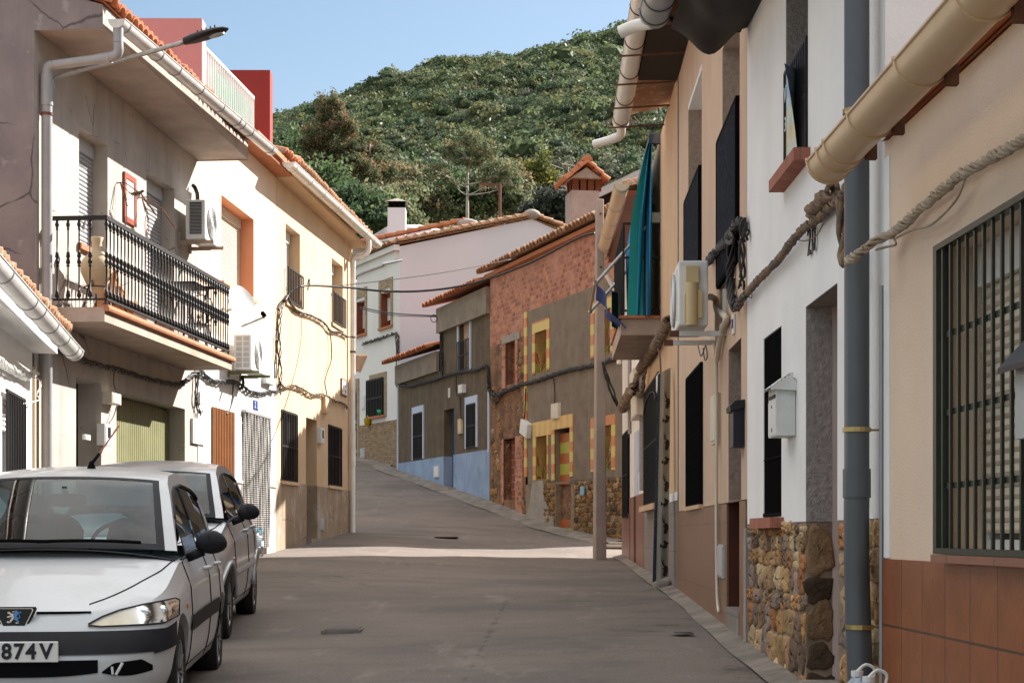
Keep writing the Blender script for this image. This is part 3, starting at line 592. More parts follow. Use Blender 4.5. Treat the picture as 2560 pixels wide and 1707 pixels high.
# boxes and cables on the grey house
wallbox('meter_box', WL2, 280, 980, 303, 1013, 0, .12, 'boxcream', 'cream junction box above the meter beside the garage door', 'box')
wallbox('electricity_meter', WL2, 262, 1058, 281, 1115, 0, .10, 'boxwhite', 'white electricity meter with small window beside the garage door', 'meter', extra='window')
wallbox('light_switch', WL2, 212, 1085, 226, 1101, 0, .03, 'boxwhite', 'white doorbell switch in the dark doorway of the grey house', 'switch')
cable('cable_bundle', 'thin dusty cable bundle under the balcony of the grey house', [([WL2.w(x, y, .04) for x, y in ((128, 868), (190, 893), (254, 915), (300, 925), (360, 944), (420, 958), (455, 962), (470, 950), (492, 932))], 4, .022, .010, .5), ([WL2.w(286, 925, .04), WL2.w(284, 955, .04), WL2.w(290, 978, .06)], .007), ([WL2.w(292, 1013, .06), WL2.w(284, 1040, .05), WL2.w(272, 1058, .05)], .007)], 'cableg')
# L3: cream upper storey, white tiled ground floor, roof terrace
h3 = house('cream_tiled_house', WL3, 'cream house with white tiled ground floor, bead curtain door and red roof terrace'); L = WL3.L
WB, GW, DR = (1.38, 3.50, 5.02, 6.35, .33), (.77, 2.02, 1.5, 3.03, .12), (2.64, 4.42, .2, 3.13, .18)
mb = panel(MB(), .002, L, 4.1, 7.45, [WB]); body(mb, .002, L, -.5, 7.45, 9, 7.6); obj('wall', mb, mt['cream'], h3)
mb = panel(MB(), .002, L, 1.95, 4.1, [GW, DR], -.012, .18, True); obj('tiled_wall', mb, mt['whitetile'], h3)
mb = panel(MB(), .002, L, -.5, 1.949, [DR], -.010, .18); mb.box(.002, 2.64, -.035, -.011, 1.93, 1.975); mb.box(4.42, L, -.035, -.011, 1.93, 1.975); obj('plinth', mb, mt['marble'], h3)
mb = MB()
for a, b, c, d in ((WB[0], WB[1], WB[3] - .004, WB[3] - .004), ): mb.quad((a, .004, c), (b, .004, c), (b, .33, c), (a, .33, c))
mb.quad((WB[1] - .004, .002, WB[2]), (WB[1] - .004, .33, WB[2]), (WB[1] - .004, .33, WB[3]), (WB[1] - .004, .002, WB[3])); mb.quad((WB[0] + .004, .002, WB[2]), (WB[0] + .004, .33, WB[2]), (WB[0] + .004, .33, WB[3]), (WB[0] + .004, .002, WB[3])); obj('window_reveal', mb, mt['salmon'], h3)
w = window(h3, (WB[0] + .01, WB[1] - .01, WB[2], WB[3] - .008), .32, 'shutbeige', 1., frame='shutbeige', sill=('salmon', .06, .06, .07), ns=30, boxh=.16)
mb = MB()
for i in range(14):
    u = GW[0] + (GW[1] - GW[0]) * i / 13; mb.box(u - .012, u + .012, -.05, .0, GW[2] - .6, GW[3])
obj('window_slats', mb, mt['bronze'], h3)
mb = MB(); mb.box(GW[0], GW[1], .10, .13, .9, GW[3]); obj('window_shutter', mb, mt['woodred'], h3)
def beadmat():
    m, nt, bs = newmat('metal_bead_strings'); v = ocoord(nt); w = nd(nt, 'ShaderNodeTexWave', Vector=v, Scale=9., Distortion=1.2, bands_direction='Z'); w.inputs['Detail Scale'].default_value = 3.
    col = mix(nt, ramp(nt, w.outputs[1], .35, .7), (.15, .14, .13), (.62, .61, .60)); nt.links.new(col, bs.inputs['Base Color']); bs.inputs['Metallic'].default_value = .35; bs.inputs['Roughness'].default_value = .4; return m
bm_ = beadmat(); mb = MB(); n = 30
for i in range(n):
    u = 2.68 + 1.70 * i / (n - 1)
    mb.tube([(u + .02 * math.sin(i * 1.7 + t * .9) * t / 9, -.05 + .025 * math.sin(i * 2.3 + t * .5), 3.08 - 2.20 * t / 9) for t in range(10)], .021, 5)
obj('bead_curtain', mb, bm_, h3); mb = MB(); mb.box(2.62, 4.44, -.09, -.02, 3.08, 3.12); obj('curtain_rail', mb, mt['galv'], h3)
mb = MB(); mb.box(2.64, 4.42, .16, .2, .2, 3.13); obj('door', mb, mt['shutg'], h3)
# eave of L3 + terrace
mb = MB(); mb.box(2.3, L + .0, -.30, .1, 7.40, 7.47); mb.box(2.3, L, -.36, .1, 7.475, 7.56); obj('cornice', mb, mt['terra'], h3)
mb = MB(); tiles(mb, 4.1, L + .05, -.42, 7.58, 1.6, 8.1, rows=4); mb.quad((0, -.2, 7.56), (4.1, -.2, 7.56), (4.1, 6, 7.56), (0, 6, 7.56)); obj('roof', mb, mt['roof'], h3, 50)
zt = 9.2
def tx(px, Y): return (px - CX) / F * Y
Mi = WL3.M.inverted()
def lw(x, y, z): return tuple(Mi @ V((x, y, z)))
mb = MB(); x1 = tx(505, 27.); mb.prism([lw(x1, 27., 7.0), lw(x1, 27., 9.26), lw(x1 - 2.6, 27.1, 9.30), lw(x1 - 2.6, 27.1, 7.0)], V(lw(x1, 27.35, 0)) - V(lw(x1, 27., 0))); obj('terrace_wall', mb, mt['pinkwall'], h3)
x2 = tx(675, 31.4); mb = MB(); mb.prism([lw(x2, 31.4, 7.0), lw(x2, 31.4, 9.64), lw(x2 - 1.9, 31.4, 9.64), lw(x2 - 1.9, 31.4, 7.0)], V(lw(x2, 31.75, 0)) - V(lw(x2, 31.4, 0))); obj('terrace_wall', mb, mt['redwall'], h3)
mb = MB(); a, b = V(lw(x1 - .05, 27.36, 0)), V(lw(tx(633, 30.6), 30.6, 0))
for z in (8.92, 7.75): mb.bar(a + V((0, 0, z)), b + V((0, 0, z)), .05, .05)
for i in range(24):
    q = a.lerp(b, i / 23); mb.bar(q + V((0, 0, 7.5)), q + V((0, 0, 8.9)), .03, .012)
obj('terrace_railing', mb, mt['whiteclean'], h3)
mb = MB(); s = V((-.1, .35, 0)); mb.grid(lambda t, v: tuple(a.lerp(b, .15 + .82 * t) + V((-.02 + .015 * math.sin(t * 60), .07, 7.4 + 1.40 * v))), 40, 1); obj('terrace_screen', mb, mk('green_screen_cloth', (.10, .32, .22), (.06, .22, .16), 5), h3)
# AC units, dish, boxes, number on L3
def acunit(W, u0, u1, o0, o1, z0, z1, label, side='grille', name='air_conditioner'):
    e = empty(name, label, 'air conditioner', W.at(u0, 0, z0)); w, h = u1 - u0, z1 - z0
    mb = MB(); mb.box(0, w, -o1, -o0, 0, h); b = obj('casing', mb, mt['acwhite'], e)
    bv = b.modifiers.new('b', 'BEVEL'); bv.width = .015; bv.segments = 2
    c = V((w * .42, -o1 - .004, h * .5)); r = min(w * .36, h * .42)
    mb = MB(); mb.lathe([(r, 0), (r, .01)], c, 24, Matrix.Rotation(math.pi / 2, 3, 'X')); f = obj('fan_recess', mb, mt['acgrey'], e)
    mb = MB()
    for k in range(6): mb.tube([c + V((math.cos(i * .21) * r * (k + .6) / 6, -.014, math.sin(i * .21) * r * (k + .6) / 6)) for i in range(31)], .004, 4)
    for k in range(12): a = k * math.pi / 6; mb.tube([c + V((math.cos(a) * r * .2, -.012, math.sin(a) * r * .2)), c + V((math.cos(a) * r, -.012, math.sin(a) * r))], .003, 4)
    mb.ball(c + V((0, -.012, 0)), r * .2, .006, r * .2); obj('fan_guard', mb, mt['acwhite'], e)
    mb = MB(); mb.box(w * .82, w * .83, -o1 - .004, -o1, h * .1, h * .9); obj('panel_seam', mb, mt['acgrey'], e)
    if side == 'grille':
        mb = MB(); mb.box(-.004, 0, -o1 + .05, -o0 - .06, h * .12, h * .93); k = obj('side_vent', mb, mt['blackmat'], e)
        mb = MB(); n = 22
        for i in range(n): z = h * (.13 + .79 * i / n); mb.box(-.012, -.002, -o1 + .045, -o0 - .055, z, z + h * .012)
        obj('vent_slats', mb, mt['acgrey'], k)
    elif side == 'cells':
        for j in range(6):
            for i in range(2):
                y0 = -o1 + .03 + i * (o1 - o0 - .05) / 2; mb = MB(); z = h * (.07 + .15 * j); mb.box(-.004, 0, y0, y0 + (o1 - o0 - .05) / 2 - .025, z, z + h * .12); obj('side_vent', mb, mt['acgrey'], e)
    return e, w, h
def acbracket(e, w, o1, mat, drop=.28, us=(.12, .8), sink=.0):
    for k in us:
        mb = MB(); x = w * k; mb.box(x - .02, x + .02, -o1 - .06, -.001, -.05, -.006); mb.box(x - .022, x + .022, -.035, -.001, -drop, .12); mb.bar((x, -o1 * .7, -.05), (x, -.03, -drop + .05), .02); obj('bracket', mb, mt[mat], e)
e, w, hh = acunit(WL2, 5.45, 6.25, .13, .41, 5.24, 5.79, 'white air conditioner high on the wall beside the balcony'); acbracket(e, w, .45, 'slab', .1)
cable('insulated_hose', 'black insulated hose above the upper air conditioner', [([WL2.w(492, 600, .05), WL2.w(494, 500, .08), WL2.w(490, 475, .10), WL2.w(482, 463, .05)], .03)])
e, w, hh = acunit(WL3, 1.62, 2.72, .13, .41, 3.67, 4.22, 'white air conditioner with round fan guard above the bead curtain door', 'cells'); acbracket(e, w, .45, 'garage', .1)
e = empty('satellite_dish', 'white satellite dish with long feed arm at the end of the balcony', 'satellite dish', Matrix.Translation(V(((575 - CX) / F * 25.3, 25.3, 4.55))))
nrm = V((.86, -.45, .25)).normalized(); q = nrm.to_track_quat('Z', 'X').to_matrix(); cd = V(((598 - CX) / F * 25.3, 25.3, CZ - (765 - HY) / F * 25.3)) - e.location
mb = MB(); mb.grid(lambda a, b: tuple(cd + q @ V((a * .29 * math.cos(2 * math.pi * b), a * .33 * math.sin(2 * math.pi * b), .07 * a * a))), 8, 32); mb.grid(lambda a, b: tuple(cd + q @ V(((.29 + .008 * math.sin(a * 3.1)) * math.cos(2 * math.pi * b), (.33 + .008 * math.sin(a * 3.1)) * math.sin(2 * math.pi * b), .07 - .015 * a))), 2, 32); obj('reflector', mb, mt['whiteclean'], e, 50)
lnb = V(((662 - CX) / F * 25.0, 25.0, CZ - (792 - HY) / F * 25.0)) - e.location; low = V(((604 - CX) / F * 25.2, 25.2, CZ - (816 - HY) / F * 25.2)) - e.location
mb = MB(); mb.bar(low, lnb, .025); mb.tube([lnb + V((0, 0, -.02)), lnb + V((-.08, 0, -.1)), lnb + V((-.15, 0, -.06)), low.lerp(lnb, .6)], .004, 4); obj('feed_arm', mb, mt['acgrey'], e)
mb = MB(); mb.tube([lnb, lnb + V((-.02, 0, .04))], .035, 8); mb.ball(lnb + V((-.03, 0, .05)), .035); obj('receiver', mb, mt['blackmat'], e)
mb = MB(); mb.tube([cd - nrm * .02, cd - nrm * .25, V(WL3.w(560, 770, 0)) - e.location], .02, 6); obj('mount', mb, mt['galv'], e)
wallbox('meter_cabinet', WL3, 483, 1045, 514, 1113, 0, .04, 'boxwhite', 'white metal meter cabinet set in the tiled wall behind the silver car', 'cabinet')
e = empty('house_number', 'blue and white tile number 23 above the bead curtain', 'house number', WL3.at(3.40, .013, 3.18))
for i, ch in enumerate('23'):
    mb = MB(); mb.box(i * .17, i * .17 + .16, -.012, 0, 0, .16); t = obj('tile', mb, mt['inkblue'], e)
    text('digit', ch, .15, mt['label'], t, Matrix.Translation((i * .17 + .08, -.016, .08)) @ Matrix.Rotation(math.pi / 2, 4, 'X'))
wallbox('junction_box', WL3, 667, 942, 687, 965, 0, .10, 'boxwhite', 'pale junction box where the cables meet at the house corner', 'box')
W3 = lambda x, y, o=.05: WL3.w(x, y, o)
cable('cable_bundle', 'thick black cable bundle sagging across the white tiled wall', [([WL2.w(455, 958, .05), WL2.w(474, 945, .06), W3(497, 927, .07), W3(512, 938), W3(530, 952), W3(560, 955, .07), W3(583, 955), W3(606, 966), W3(622, 978), W3(650, 984), W3(676, 978), W3(686, 980)], 6, .026, .010, .5), ([W3(497, 928, .07), W3(492, 960), W3(491, 1000), W3(500, 1035), W3(503, 1026)], 3, .02, .009, .6), ([W3(583, 960), W3(581, 990), W3(576, 1020), W3(566, 1036)], .012), ([W3(606, 940, .1), W3(608, 962, .08), W3(600, 972)], .025)])
cable('fallen_cable_sleeve', 'pale plastic sleeve hanging on the tiled wall below the cables', [([W3(499, 980), W3(497, 1012)], .03)], 'boxwhite', 'sleeve')
# L4: ochre cream house with white gutter
h4 = house('cream_corner_house', WL4, 'ochre cream corner house with white gutter, two upper windows and a brown damp base'); L = WL4.L
A, B, A2, D2, B2 = (.81, 2.05, 5.32, 6.74, .30), (5.16, 6.41, 5.48, 6.82, .30), (.45, 1.77, 2.05, 3.35, .12), (2.60, 3.63, .5, 3.35, .38), (4.78, 6.22, 2.09, 3.36, .12)
mb = panel(MB(), .003, L, 2.06, 7.42, [A, B, A2, D2, B2]); body(mb, .003, L, -.4, 7.42, 9, 9.6); obj('wall', mb, mt['cream2'], h4)
mb = panel(MB(), .003, L, -.4, 2.06, [D2], -.012, .38, True); obj('plinth', mb, mt['damp'], h4)
mb = MB(); mb.box(.003, L, -.30, .0, 7.40, 7.49); obj('eave', mb, mt['cream2'], h4)
mb = MB(); tiles(mb, -.02, L + .05, -.40, 7.66, 6, 9.7, rows=10); obj('roof', mb, mt['roofold'], h4, 50)
for r in (A, B):
    window(h4, r[:4], .30, 'shutw', 1., frame='shutw', sill=('cream2', .03, .04, .06), ns=24, boxh=.2, gr=(r[0] - .02, r[1] + .02, r[2] + .03, r[2] + .62, 9, 2, 'black', .02, -.06))
for r in (A2, B2):
    window(h4, (r[0], r[1], r[2] + .02, r[3]), .12, frame='rust', pane='dark', gr=(r[0], r[1], r[2] + .03, r[3] - .03, 9, 3, 'black', .022, -.012), sill=('cream2', .05, .05, .06))
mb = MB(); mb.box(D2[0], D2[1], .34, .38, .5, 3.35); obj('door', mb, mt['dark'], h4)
mb = MB(); mb.box(D2[0] - .05, D2[1] + .05, -.12, .34, .78, 1.02); obj('doorstep', mb, mt['cement'], h4)
g = halfgutter(h4, [(-.95, -.44, 7.45), (8.25, -.44, 7.62)], .11, 'gutterw', [.03, .17, .30, .45, .475, .80, .90, .985], ringmat='gutter')
du = WL4.u(882, .10)
mb = MB(); zt = 7.50; mb.tube(spline([(du + .02, -.44, zt), (du + .02, -.44, zt - .2), (du, -.36, zt - .33), (du, -.2, zt - .36), (du, -.11, zt - .42), (du, -.10, zt - .6)], 4), .062, 10); mb.tube([(du, -.10, zt - .55), (du, -.10, 1.1)], .058, 12); mb.tube([(du, -.10, 2.6), (du, -.10, 3.35)], .066, 12); d = obj('downpipe', mb, mt['gutterw'], h4, 40)
mb = MB(); mb.tube([(du, -.10, 5.05), (du, -.10, 5.09)], .066, 12); obj('pipe_clamp', mb, mt['rust'], d)
e = empty('street_sign', 'white ceramic street name plate near the corner downpipe', 'street sign', WL4.at(6.13, 0, 4.06))
mb = MB(); mb.box(0, .62, -.03, -.001, 0, .36); obj('frame', mb, mt['woodred'], e); mb = MB(); mb.box(.03, .59, -.036, -.03, .03, .33); pl = obj('plate', mb, mt['label'], e)
mb = MB()
for (x, z, w, hh) in ((.10, .2, .14, .012), (.14, .26, .06, .012), (.30, .21, .07, .03), (.40, .21, .09, .03), (.30, .10, .20, .025), (.34, .06, .12, .02), (.1, .1, .1, .012)): mb.box(x, x + w, -.038, -.036, z, z + hh)
obj('worn_lettering', mb, mt['inkblue'], pl)
W4 = lambda x, y, o=.05: WL4.w(x, y, o)
cable('cable_bundle', 'twisted cable draped diagonally across the cream corner house', [([W4(720, 744), W4(735, 770), W4(752, 782), W4(770, 787), W4(795, 798), W4(812, 810), W4(826, 828), W4(842, 830), W4(858, 836), W4(868, 842), W4(888, 842, .18)], 4, .020, .009, .4), ([W4(824, 825), W4(828, 858), W4(828, 900), W4(818, 930), W4(812, 955), W4(817, 985), W4(822, 1010), W4(818, 1030)], .013)], 'cableg')
cable('cable_bundle', 'black cables running down the seam left of the barred upper window', [([W4(712, 750), W4(706, 758), W4(700, 790), W4(697, 850), W4(699, 920), W4(700, 980), W4(690, 978)], 4, .03, .009, .9), ([W4(712, 752), W4(700, 765), W4(694, 800), W4(692, 880), W4(687, 945)], 2, .02, .011, 1.2)])
cable('cable_bundle', 'painted cable line along the ochre wall above the lower windows', [([W4(700, 958), W4(712, 970), W4(725, 965), W4(740, 966), W4(760, 976), W4(780, 987), W4(800, 986), W4(816, 990), W4(826, 996), W4(840, 1005), W4(856, 1008), W4(868, 1020)], 3, .022, .012, .9)], 'ropedark')
wallbox('cable_box', WL4, 813, 992, 822, 1035, 0, .07, 'cream2', 'slim cable box on the wall between door and far lower window', 'box')
wallbox('electricity_meter', WL4, 802, 1068, 811, 1110, 0, .08, 'boxwhite', 'white electricity meter right of the dark doorway', 'meter', extra='window')
wallbox('utility_hatch', WL4, 799, 1294, 811, 1326, 0, .02, 'acgrey', 'grey utility hatch in the damp base of the corner house', 'hatch')
o0, o1 = W4(715, 744, .1), V((1.62, 32.0, CZ - (583 - HY) / F * 32))
pth = [W4(712, 752, .1), V(((748 - CX) / F * 31.9, 31.9, CZ - (716 - HY) / F * 31.9)), V(((868 - CX) / F * 33, 33., CZ - (719 - HY) / F * 33)), V(((960 - CX) / F * 33.4, 33.4, CZ - (728 - HY) / F * 33.4)), V(((1065 - CX) / F * 33.4, 33.4, CZ - (727 - HY) / F * 33.4)), V(((1180 - CX) / F * 33.2, 33.2, CZ - (709 - HY) / F * 33.2)), V(((1320 - CX) / F * 32.8, 32.8, CZ - (660 - HY) / F * 32.8)), V(((1440 - CX) / F * 32.3, 32.3, CZ - (598 - HY) / F * 32.3)), V(((1486 - CX) / F * 32.05, 32.05, CZ - (583 - HY) / F * 32.05))]
cable('overhead_cable', 'single black cable strung across the street to the concrete pole', [(pth, .024)])
bp = V(((773 - CX) / F * 32.2, 32.2, CZ - (716.5 - HY) / F * 32.2)); bird('swallow', 'swallow with pale breast sitting on the cable over the street', Matrix.Translation(bp + V((0, 0, .03))) @ Matrix.Rotation(-1.2, 4, 'Z') @ Matrix.Rotation(-.9, 4, 'Y'), bird_d, bird_p, 1.2)
cable('overhead_cable', 'thin wire rising over the street towards the brick house roof', [([V(((840 - CX) / F * 36, 36., CZ - (716 - HY) / F * 36)), V(((1100 - CX) / F * 38, 38., CZ - (683 - HY) / F * 38)), V(((1290 - CX) / F * 40, 40., CZ - (646 - HY) / F * 40))], .009)])
cable('overhead_cable', 'pair of thin cables from the white corner house to the brown house', [([V(((900 - CX) / F * 57, 57., CZ - (768 - HY) / F * 57)), V(((980 - CX) / F * 54, 54., CZ - (783 - HY) / F * 54)), V(((1100 - CX) / F * 50, 50., CZ - (790 - HY) / F * 50))], .02), ([V(((900 - CX) / F * 57, 57., CZ - (772 - HY) / F * 57)), V(((980 - CX) / F * 54, 54., CZ - (788 - HY) / F * 54)), V(((1100 - CX) / F * 50, 50., CZ - (792 - HY) / F * 50))], .014), ([V(((1085 + 8 * math.cos(i * .5) - CX) / F * 50, 50., CZ - (796 + 9 * math.sin(i * .5) - HY) / F * 50)) for i in range(16)], .012)])
# small canopy past the corner
e = empty('door_canopy', 'small cream canopy with scalloped edge just past the corner downpipe', 'canopy', Matrix.Translation(V((-3.62, 39.2, 5.08))) @ Matrix.Scale(.45, 4)); mb = MB()
for i in range(9):
    mb.box(0, .62 - .05 * i, .0 + .1 * i, .09 + .1 * i, .22 - .085 * i, .30 - .085 * i); mb.box(.56 - .05 * i, .66 - .05 * i, .02 + .1 * i, .07 + .1 * i, .18 - .085 * i, .32 - .085 * i)
obj('canopy_boards', mb, mt['slab'], e); mb = MB(); mb.box(-.02, .68, -.03, .0, .28, .36); obj('canopy_edge', mb, mt['boxcream'], e)
# ------------------------------------------------------------------ far row: brick house, brown house, white corner house
def surround(mb, r, w, y=-.03, top=.0):
    u0, u1, z0, z1 = r; t = top or w
    mb.box(u0 - w, u0, y, .02, z0, z1 + t); mb.box(u1, u1 + w, y, .02, z0, z1 + t); mb.box(u0, u1, y, .02, z1, z1 + t)
def ytile(v):
    m, nt, bs = newmat('yellow_and_orange_tile'); s = nd(nt, 'ShaderNodeSeparateXYZ', Vector=ocoord(nt)); a = s.outputs[2 if v else 0]
    f = nd(nt, 'ShaderNodeMath', operation='FRACT', i0=nd(nt, 'ShaderNodeMath', operation='MULTIPLY', i0=a, i1=(2.15 if v else 2.6)).outputs[0]).outputs[0]
    k = nd(nt, 'ShaderNodeMath', operation='GREATER_THAN', i0=f, i1=.5).outputs[0]
    v2 = ocoord(nt, (9, 9, 9)); ch = nd(nt, 'ShaderNodeTexVoronoi', Vector=v2, Scale=1.1).outputs[0]
    c = mix(nt, k, (.60, .42, .11), (.52, .17, .05) if v else (.60, .32, .13)); c = mix(nt, ramp(nt, ch, .42, .2), c, mix(nt, k, (.50, .47, .16), (.56, .24, .09)))
    nt.links.new(c, bs.inputs['Base Color']); bs.inputs['Roughness'].default_value = .35; return m
mt['yt'] = ytile(True); mt['yth'] = ytile(False)
hb1 = house('brick_house', WB1, 'brick and grey render house with yellow tile window surrounds and rubble stone base'); L = WB1.L
BW, BW2, BN, BN2, UW, UW2, LW, DRB, LW2 = (1.35, 2.17, 4.98, 6.06, .3), (1.19, 2.17, 2.0, 3.58, .3), 0, 0, (3.75, 4.60, 5.06, 6.06, .22), (7.75, 8.75, 5.06, 6.06, .22), (3.82, 4.62, 2.44, 3.50, .2), (5.15, 6.20, 1.0, 3.60, .28), (7.75, 8.8, 2.51, 3.50, .22)
holes = [BW, BW2, UW, UW2, LW, DRB, LW2]; zc = 8.0; zb = 6.66; ub = 2.95
mb = panel(MB(), 0, L, zb, 7.93, [], -.0); mb.add(panel(MB(), 0, ub, 6.1, zb, [], 0).v, panel(MB(), 0, ub, 6.1, zb, [], 0).f); mb.poly([(0, .001, .2), (0, 7, .2), (0, 7, 10.2), (0, .001, zc)]); mb.poly([(L, .001, .2), (L - 3.4, 7, .2), (L - 3.4, 7, 10.2), (L, .001, zc)]); mb.quad((0, 7, .2), (L - 3.4, 7, .2), (L - 3.4, 7, 10.2), (0, 7, 10.2)); mb.quad((0, .001, zc), (L, .001, zc), (L - 3.4, 7, 10.2), (0, 7, 10.2)); obj('brick_wall', mb, mt['brick'], hb1)
mb = panel(MB(), 0, ub, .2, 6.1, [BW, BW2], -.004, .3); obj('ruined_wall', mb, mt['rubble'], hb1)
mb = panel(MB(), ub + .22, L, 2.35, zb, [UW, UW2, LW, DRB, LW2], -.03, .25, True); mb.box(ub + .28, L, -.02, 0, 2.3, 2.35); obj('rendered_wall', mb, mt['greyrender'], hb1)
mb = MB()
def irr(pts, y=-.035): mb.poly([(u, y, z) for u, z in pts])
mb2 = MB(); panel(mb2, ub, L, .2, 2.351, [DRB], -.012, .25); obj('stone_base_mortar', mb2, mt['mortar'], hb1)
mb2 = MB(); op = [(.30, .17, .06), (.24, .14, .06), (.34, .21, .09), (.17, .105, .06), (.28, .14, .045), (.12, .08, .05), (.36, .25, .14)]
for a_ in ((6.45, L, .75, 2.33, -.016, .07, .17, .03, None), (4.35, 5.1, 1.4, 2.42, -.016, .07, .16, .03, None), (.1, 1.1, 1.9, 5.0, 0., .08, .2, .03, lambda u, z: math.sin(u * 9 + z * 5) < .1), (2.25, ub, 1.5, 5.8, 0., .08, .2, .03, lambda u, z: math.sin(u * 7 + z * 4) < -.1)):
    mb2 = MB(); stones(mb2, *a_[:7], dep=a_[7], skip=a_[8], pal=op, asp=(.8, 2.0)); obj('rubble_stone', mb2, mt['stone'], hb1, True)
irr([(2.95, .8), (5.08, .7), (5.08, 1.55), (4.75, 1.7), (4.4, 2.0), (4.35, 2.42), (3.55, 2.42), (3.3, 1.9), (2.98, 1.5)]); obj('cement_patch', mb, mt['cement'], hb1)
mb = MB(); mb.box(ub, ub + .2, -.055, 0, 2.55, 6.66)
obj('tile_band', mb, mt['yt'], hb1)
for r, tp_ in ((UW, .26), (UW2, .26), (LW2, .22)): mb = MB(); surround(mb, r[:4], .2, -.05, tp_); obj('tile_surround', mb, mt['yt'], hb1)
for a_ in ((3.60, 3.815, -.05, 0, 2.44, 3.5), (4.62, 4.70, -.05, 0, 2.44, 3.5), (4.95, 5.15, -.05, 0, 2.40, 3.6), (6.20, 6.40, -.05, 0, 2.45, 3.6)): mb = MB(); mb.box(*a_); obj('tile_surround', mb, mt['yt'], hb1)
mb = MB(); mb.box(3.60, 4.95, -.052, 0, 3.5, 3.86); mb.box(4.95, 6.40, -.052, 0, 3.6, 3.90); obj('tile_lintel', mb, mt['yth'], hb1)
def fan(mb, r, y=-.02):
    u0, u1, z0, z1 = r; c = (u0 + u1) / 2
    for i in range(11):
        t = i / 10; x = u0 + (u1 - u0) * t; mb.tube([(c, y, z0 + .04), (c + (x - c) * .55, y, z0 + (z1 - z0) * .45), (x, y, z1)], .011, 4)
    for s in (-1, 1):
        mb.tube([(c, y, z0 + .03), (c + s * (u1 - u0) / 2, y, z0 + .42)], .011, 4); mb.tube([(c, y, z0 + .03), (c + s * (u1 - u0) / 2, y, z0 + .2)], .011, 4)
    mb.box(u0, u1, y - .01, y + .01, z0, z0 + .025)
def stripes():
    m, nt, bs = newmat('striped_tile_panel'); s = nd(nt, 'ShaderNodeSeparateXYZ', Vector=ocoord(nt))
    f = nd(nt, 'ShaderNodeMath', operation='FRACT', i0=nd(nt, 'ShaderNodeMath', operation='MULTIPLY', i0=s.outputs[2], i1=1.98).outputs[0]).outputs[0]
    k = nd(nt, 'ShaderNodeMath', operation='GREATER_THAN', i0=f, i1=.5).outputs[0]; ch = nd(nt, 'ShaderNodeTexVoronoi', Vector=ocoord(nt, (1, 1, 1)), Scale=8.).outputs[0]
    c = mix(nt, k, (.34, .33, .045), (.34, .085, .02)); c = mix(nt, ramp(nt, ch, .22, .1), c, mix(nt, k, (.13, .15, .03), (.20, .05, .02))); nt.links.new(c, bs.inputs['Base Color']); bs.inputs['Roughness'].default_value = .3; return m
mt['stripes'] = stripes()
for r in (UW, UW2, LW, LW2):
    w = window(hb1, r[:4], r[4], 'shutpink', 1., frame='woodred', ns=16, fw=.05, mid=False)
    g = MB(); fan(g, r[:4]); obj('sunburst_grille', g, mk('brown_yellow_iron', (.20, .11, .02), rough=.6) if 'bi' not in mt else mt['bi'], w); mt['bi'] = g and bpy.data.materials['brown_yellow_iron']
    g = MB(); a, b, c, d = r[:4]; g.quad((a + .003, -.02, c), (a + .003, r[4], c), (a + .003, r[4], d), (a + .003, -.02, d)); g.quad((a + .02, r[4] - .1, c), (a + (b - a) * .45, r[4] - .1, c), (a + (b - a) * .45, r[4] - .1, d), (a + .02, r[4] - .1, d)); obj('tiled_reveal', g, mt['stripes'], w)
mb = MB(); mb.box(5.15, 6.20, .10, .2, 2.28, 3.50); mb.box(5.15, 6.20, .10, .2, .9, 1.45); obj('blocked_door', mb, mt['stripes'], hb1)
mb = MB(); mb.box(5.15, 6.20, .13, .22, 1.45, 2.28); obj('rough_infill', mb, mt['rubble'], hb1); mb = MB(); mb.box(6.12, 6.197, .02, .099, 1.1, 3.5); obj('door_post', mb, mt['woodred'], hb1)
mb = MB(); mb.box(5.0, 6.5, -.3, .1, .8, 1.2); obj('doorstep', mb, mt['cement'], hb1)
for r in (BW, BW2): mb = MB(); mb.box(r[0], r[1], .2, .29, r[2], r[3]); obj('bricked_up_opening', mb, mt['brickinf'], hb1)
mb = MB(); mb.box(1.1, 2.5, -.03, .02, 6.06, 6.25); obj('lintel', mb, mt['cement'], hb1)
for a_ in ((1.08, 1.35, -.03, .05, 4.9, 6.05), (2.17, 2.36, -.03, .05, 4.9, 6.05), (.98, 1.19, -.025, .05, 1.9, 3.6), (2.17, 2.75, -.025, .05, 1.2, 3.6)): mb = MB(); mb.box(*a_); obj('brick_jamb', mb, mt['brick'], hb1)
mb = MB(); mb.box(-.05, L + .02, -.16, .0, 7.92, 8.02); obj('eave', mb, mt['terra'], hb1)
mb = MB(); tiles(mb, -.2, L - 2.2, -.32, 8.06, 5, 9.7, p=.24, r=.07, rows=9); tiles(mb, L - 2.2, L + .02, -.32, 8.06, 1.6, 8.66, p=.24, r=.07, rows=3); obj('roof', mb, mt['roofold'], hb1, 50)
B1w = lambda x, y, o=.08: WB1.w(x, y, o)
cable('cable_bundle', 'heavy black cable bundle sagging along the brick house front', [([B1w(1222, 975), B1w(1240, 987), B1w(1270, 975), B1w(1300, 962), B1w(1330, 955), B1w(1375, 940), B1w(1420, 925), B1w(1460, 918), B1w(1500, 908), B1w(1550, 892)], 6, .036, .016, .5), ([B1w(1222, 975), B1w(1232, 1000), B1w(1240, 1008), B1w(1256, 980)], 2, .03, .014, .6), ([B1w(1384, 945), B1w(1387, 985), B1w(1386, 1010)], .016), ([B1w(1314, 970), B1w(1312, 1030), B1w(1310, 1048)], .016)])
wallbox('meter_box', WB1, 1377, 1010, 1395, 1045, 0, .10, 'boxcream', 'pale meter box on the grey render above the tiled door', 'box')
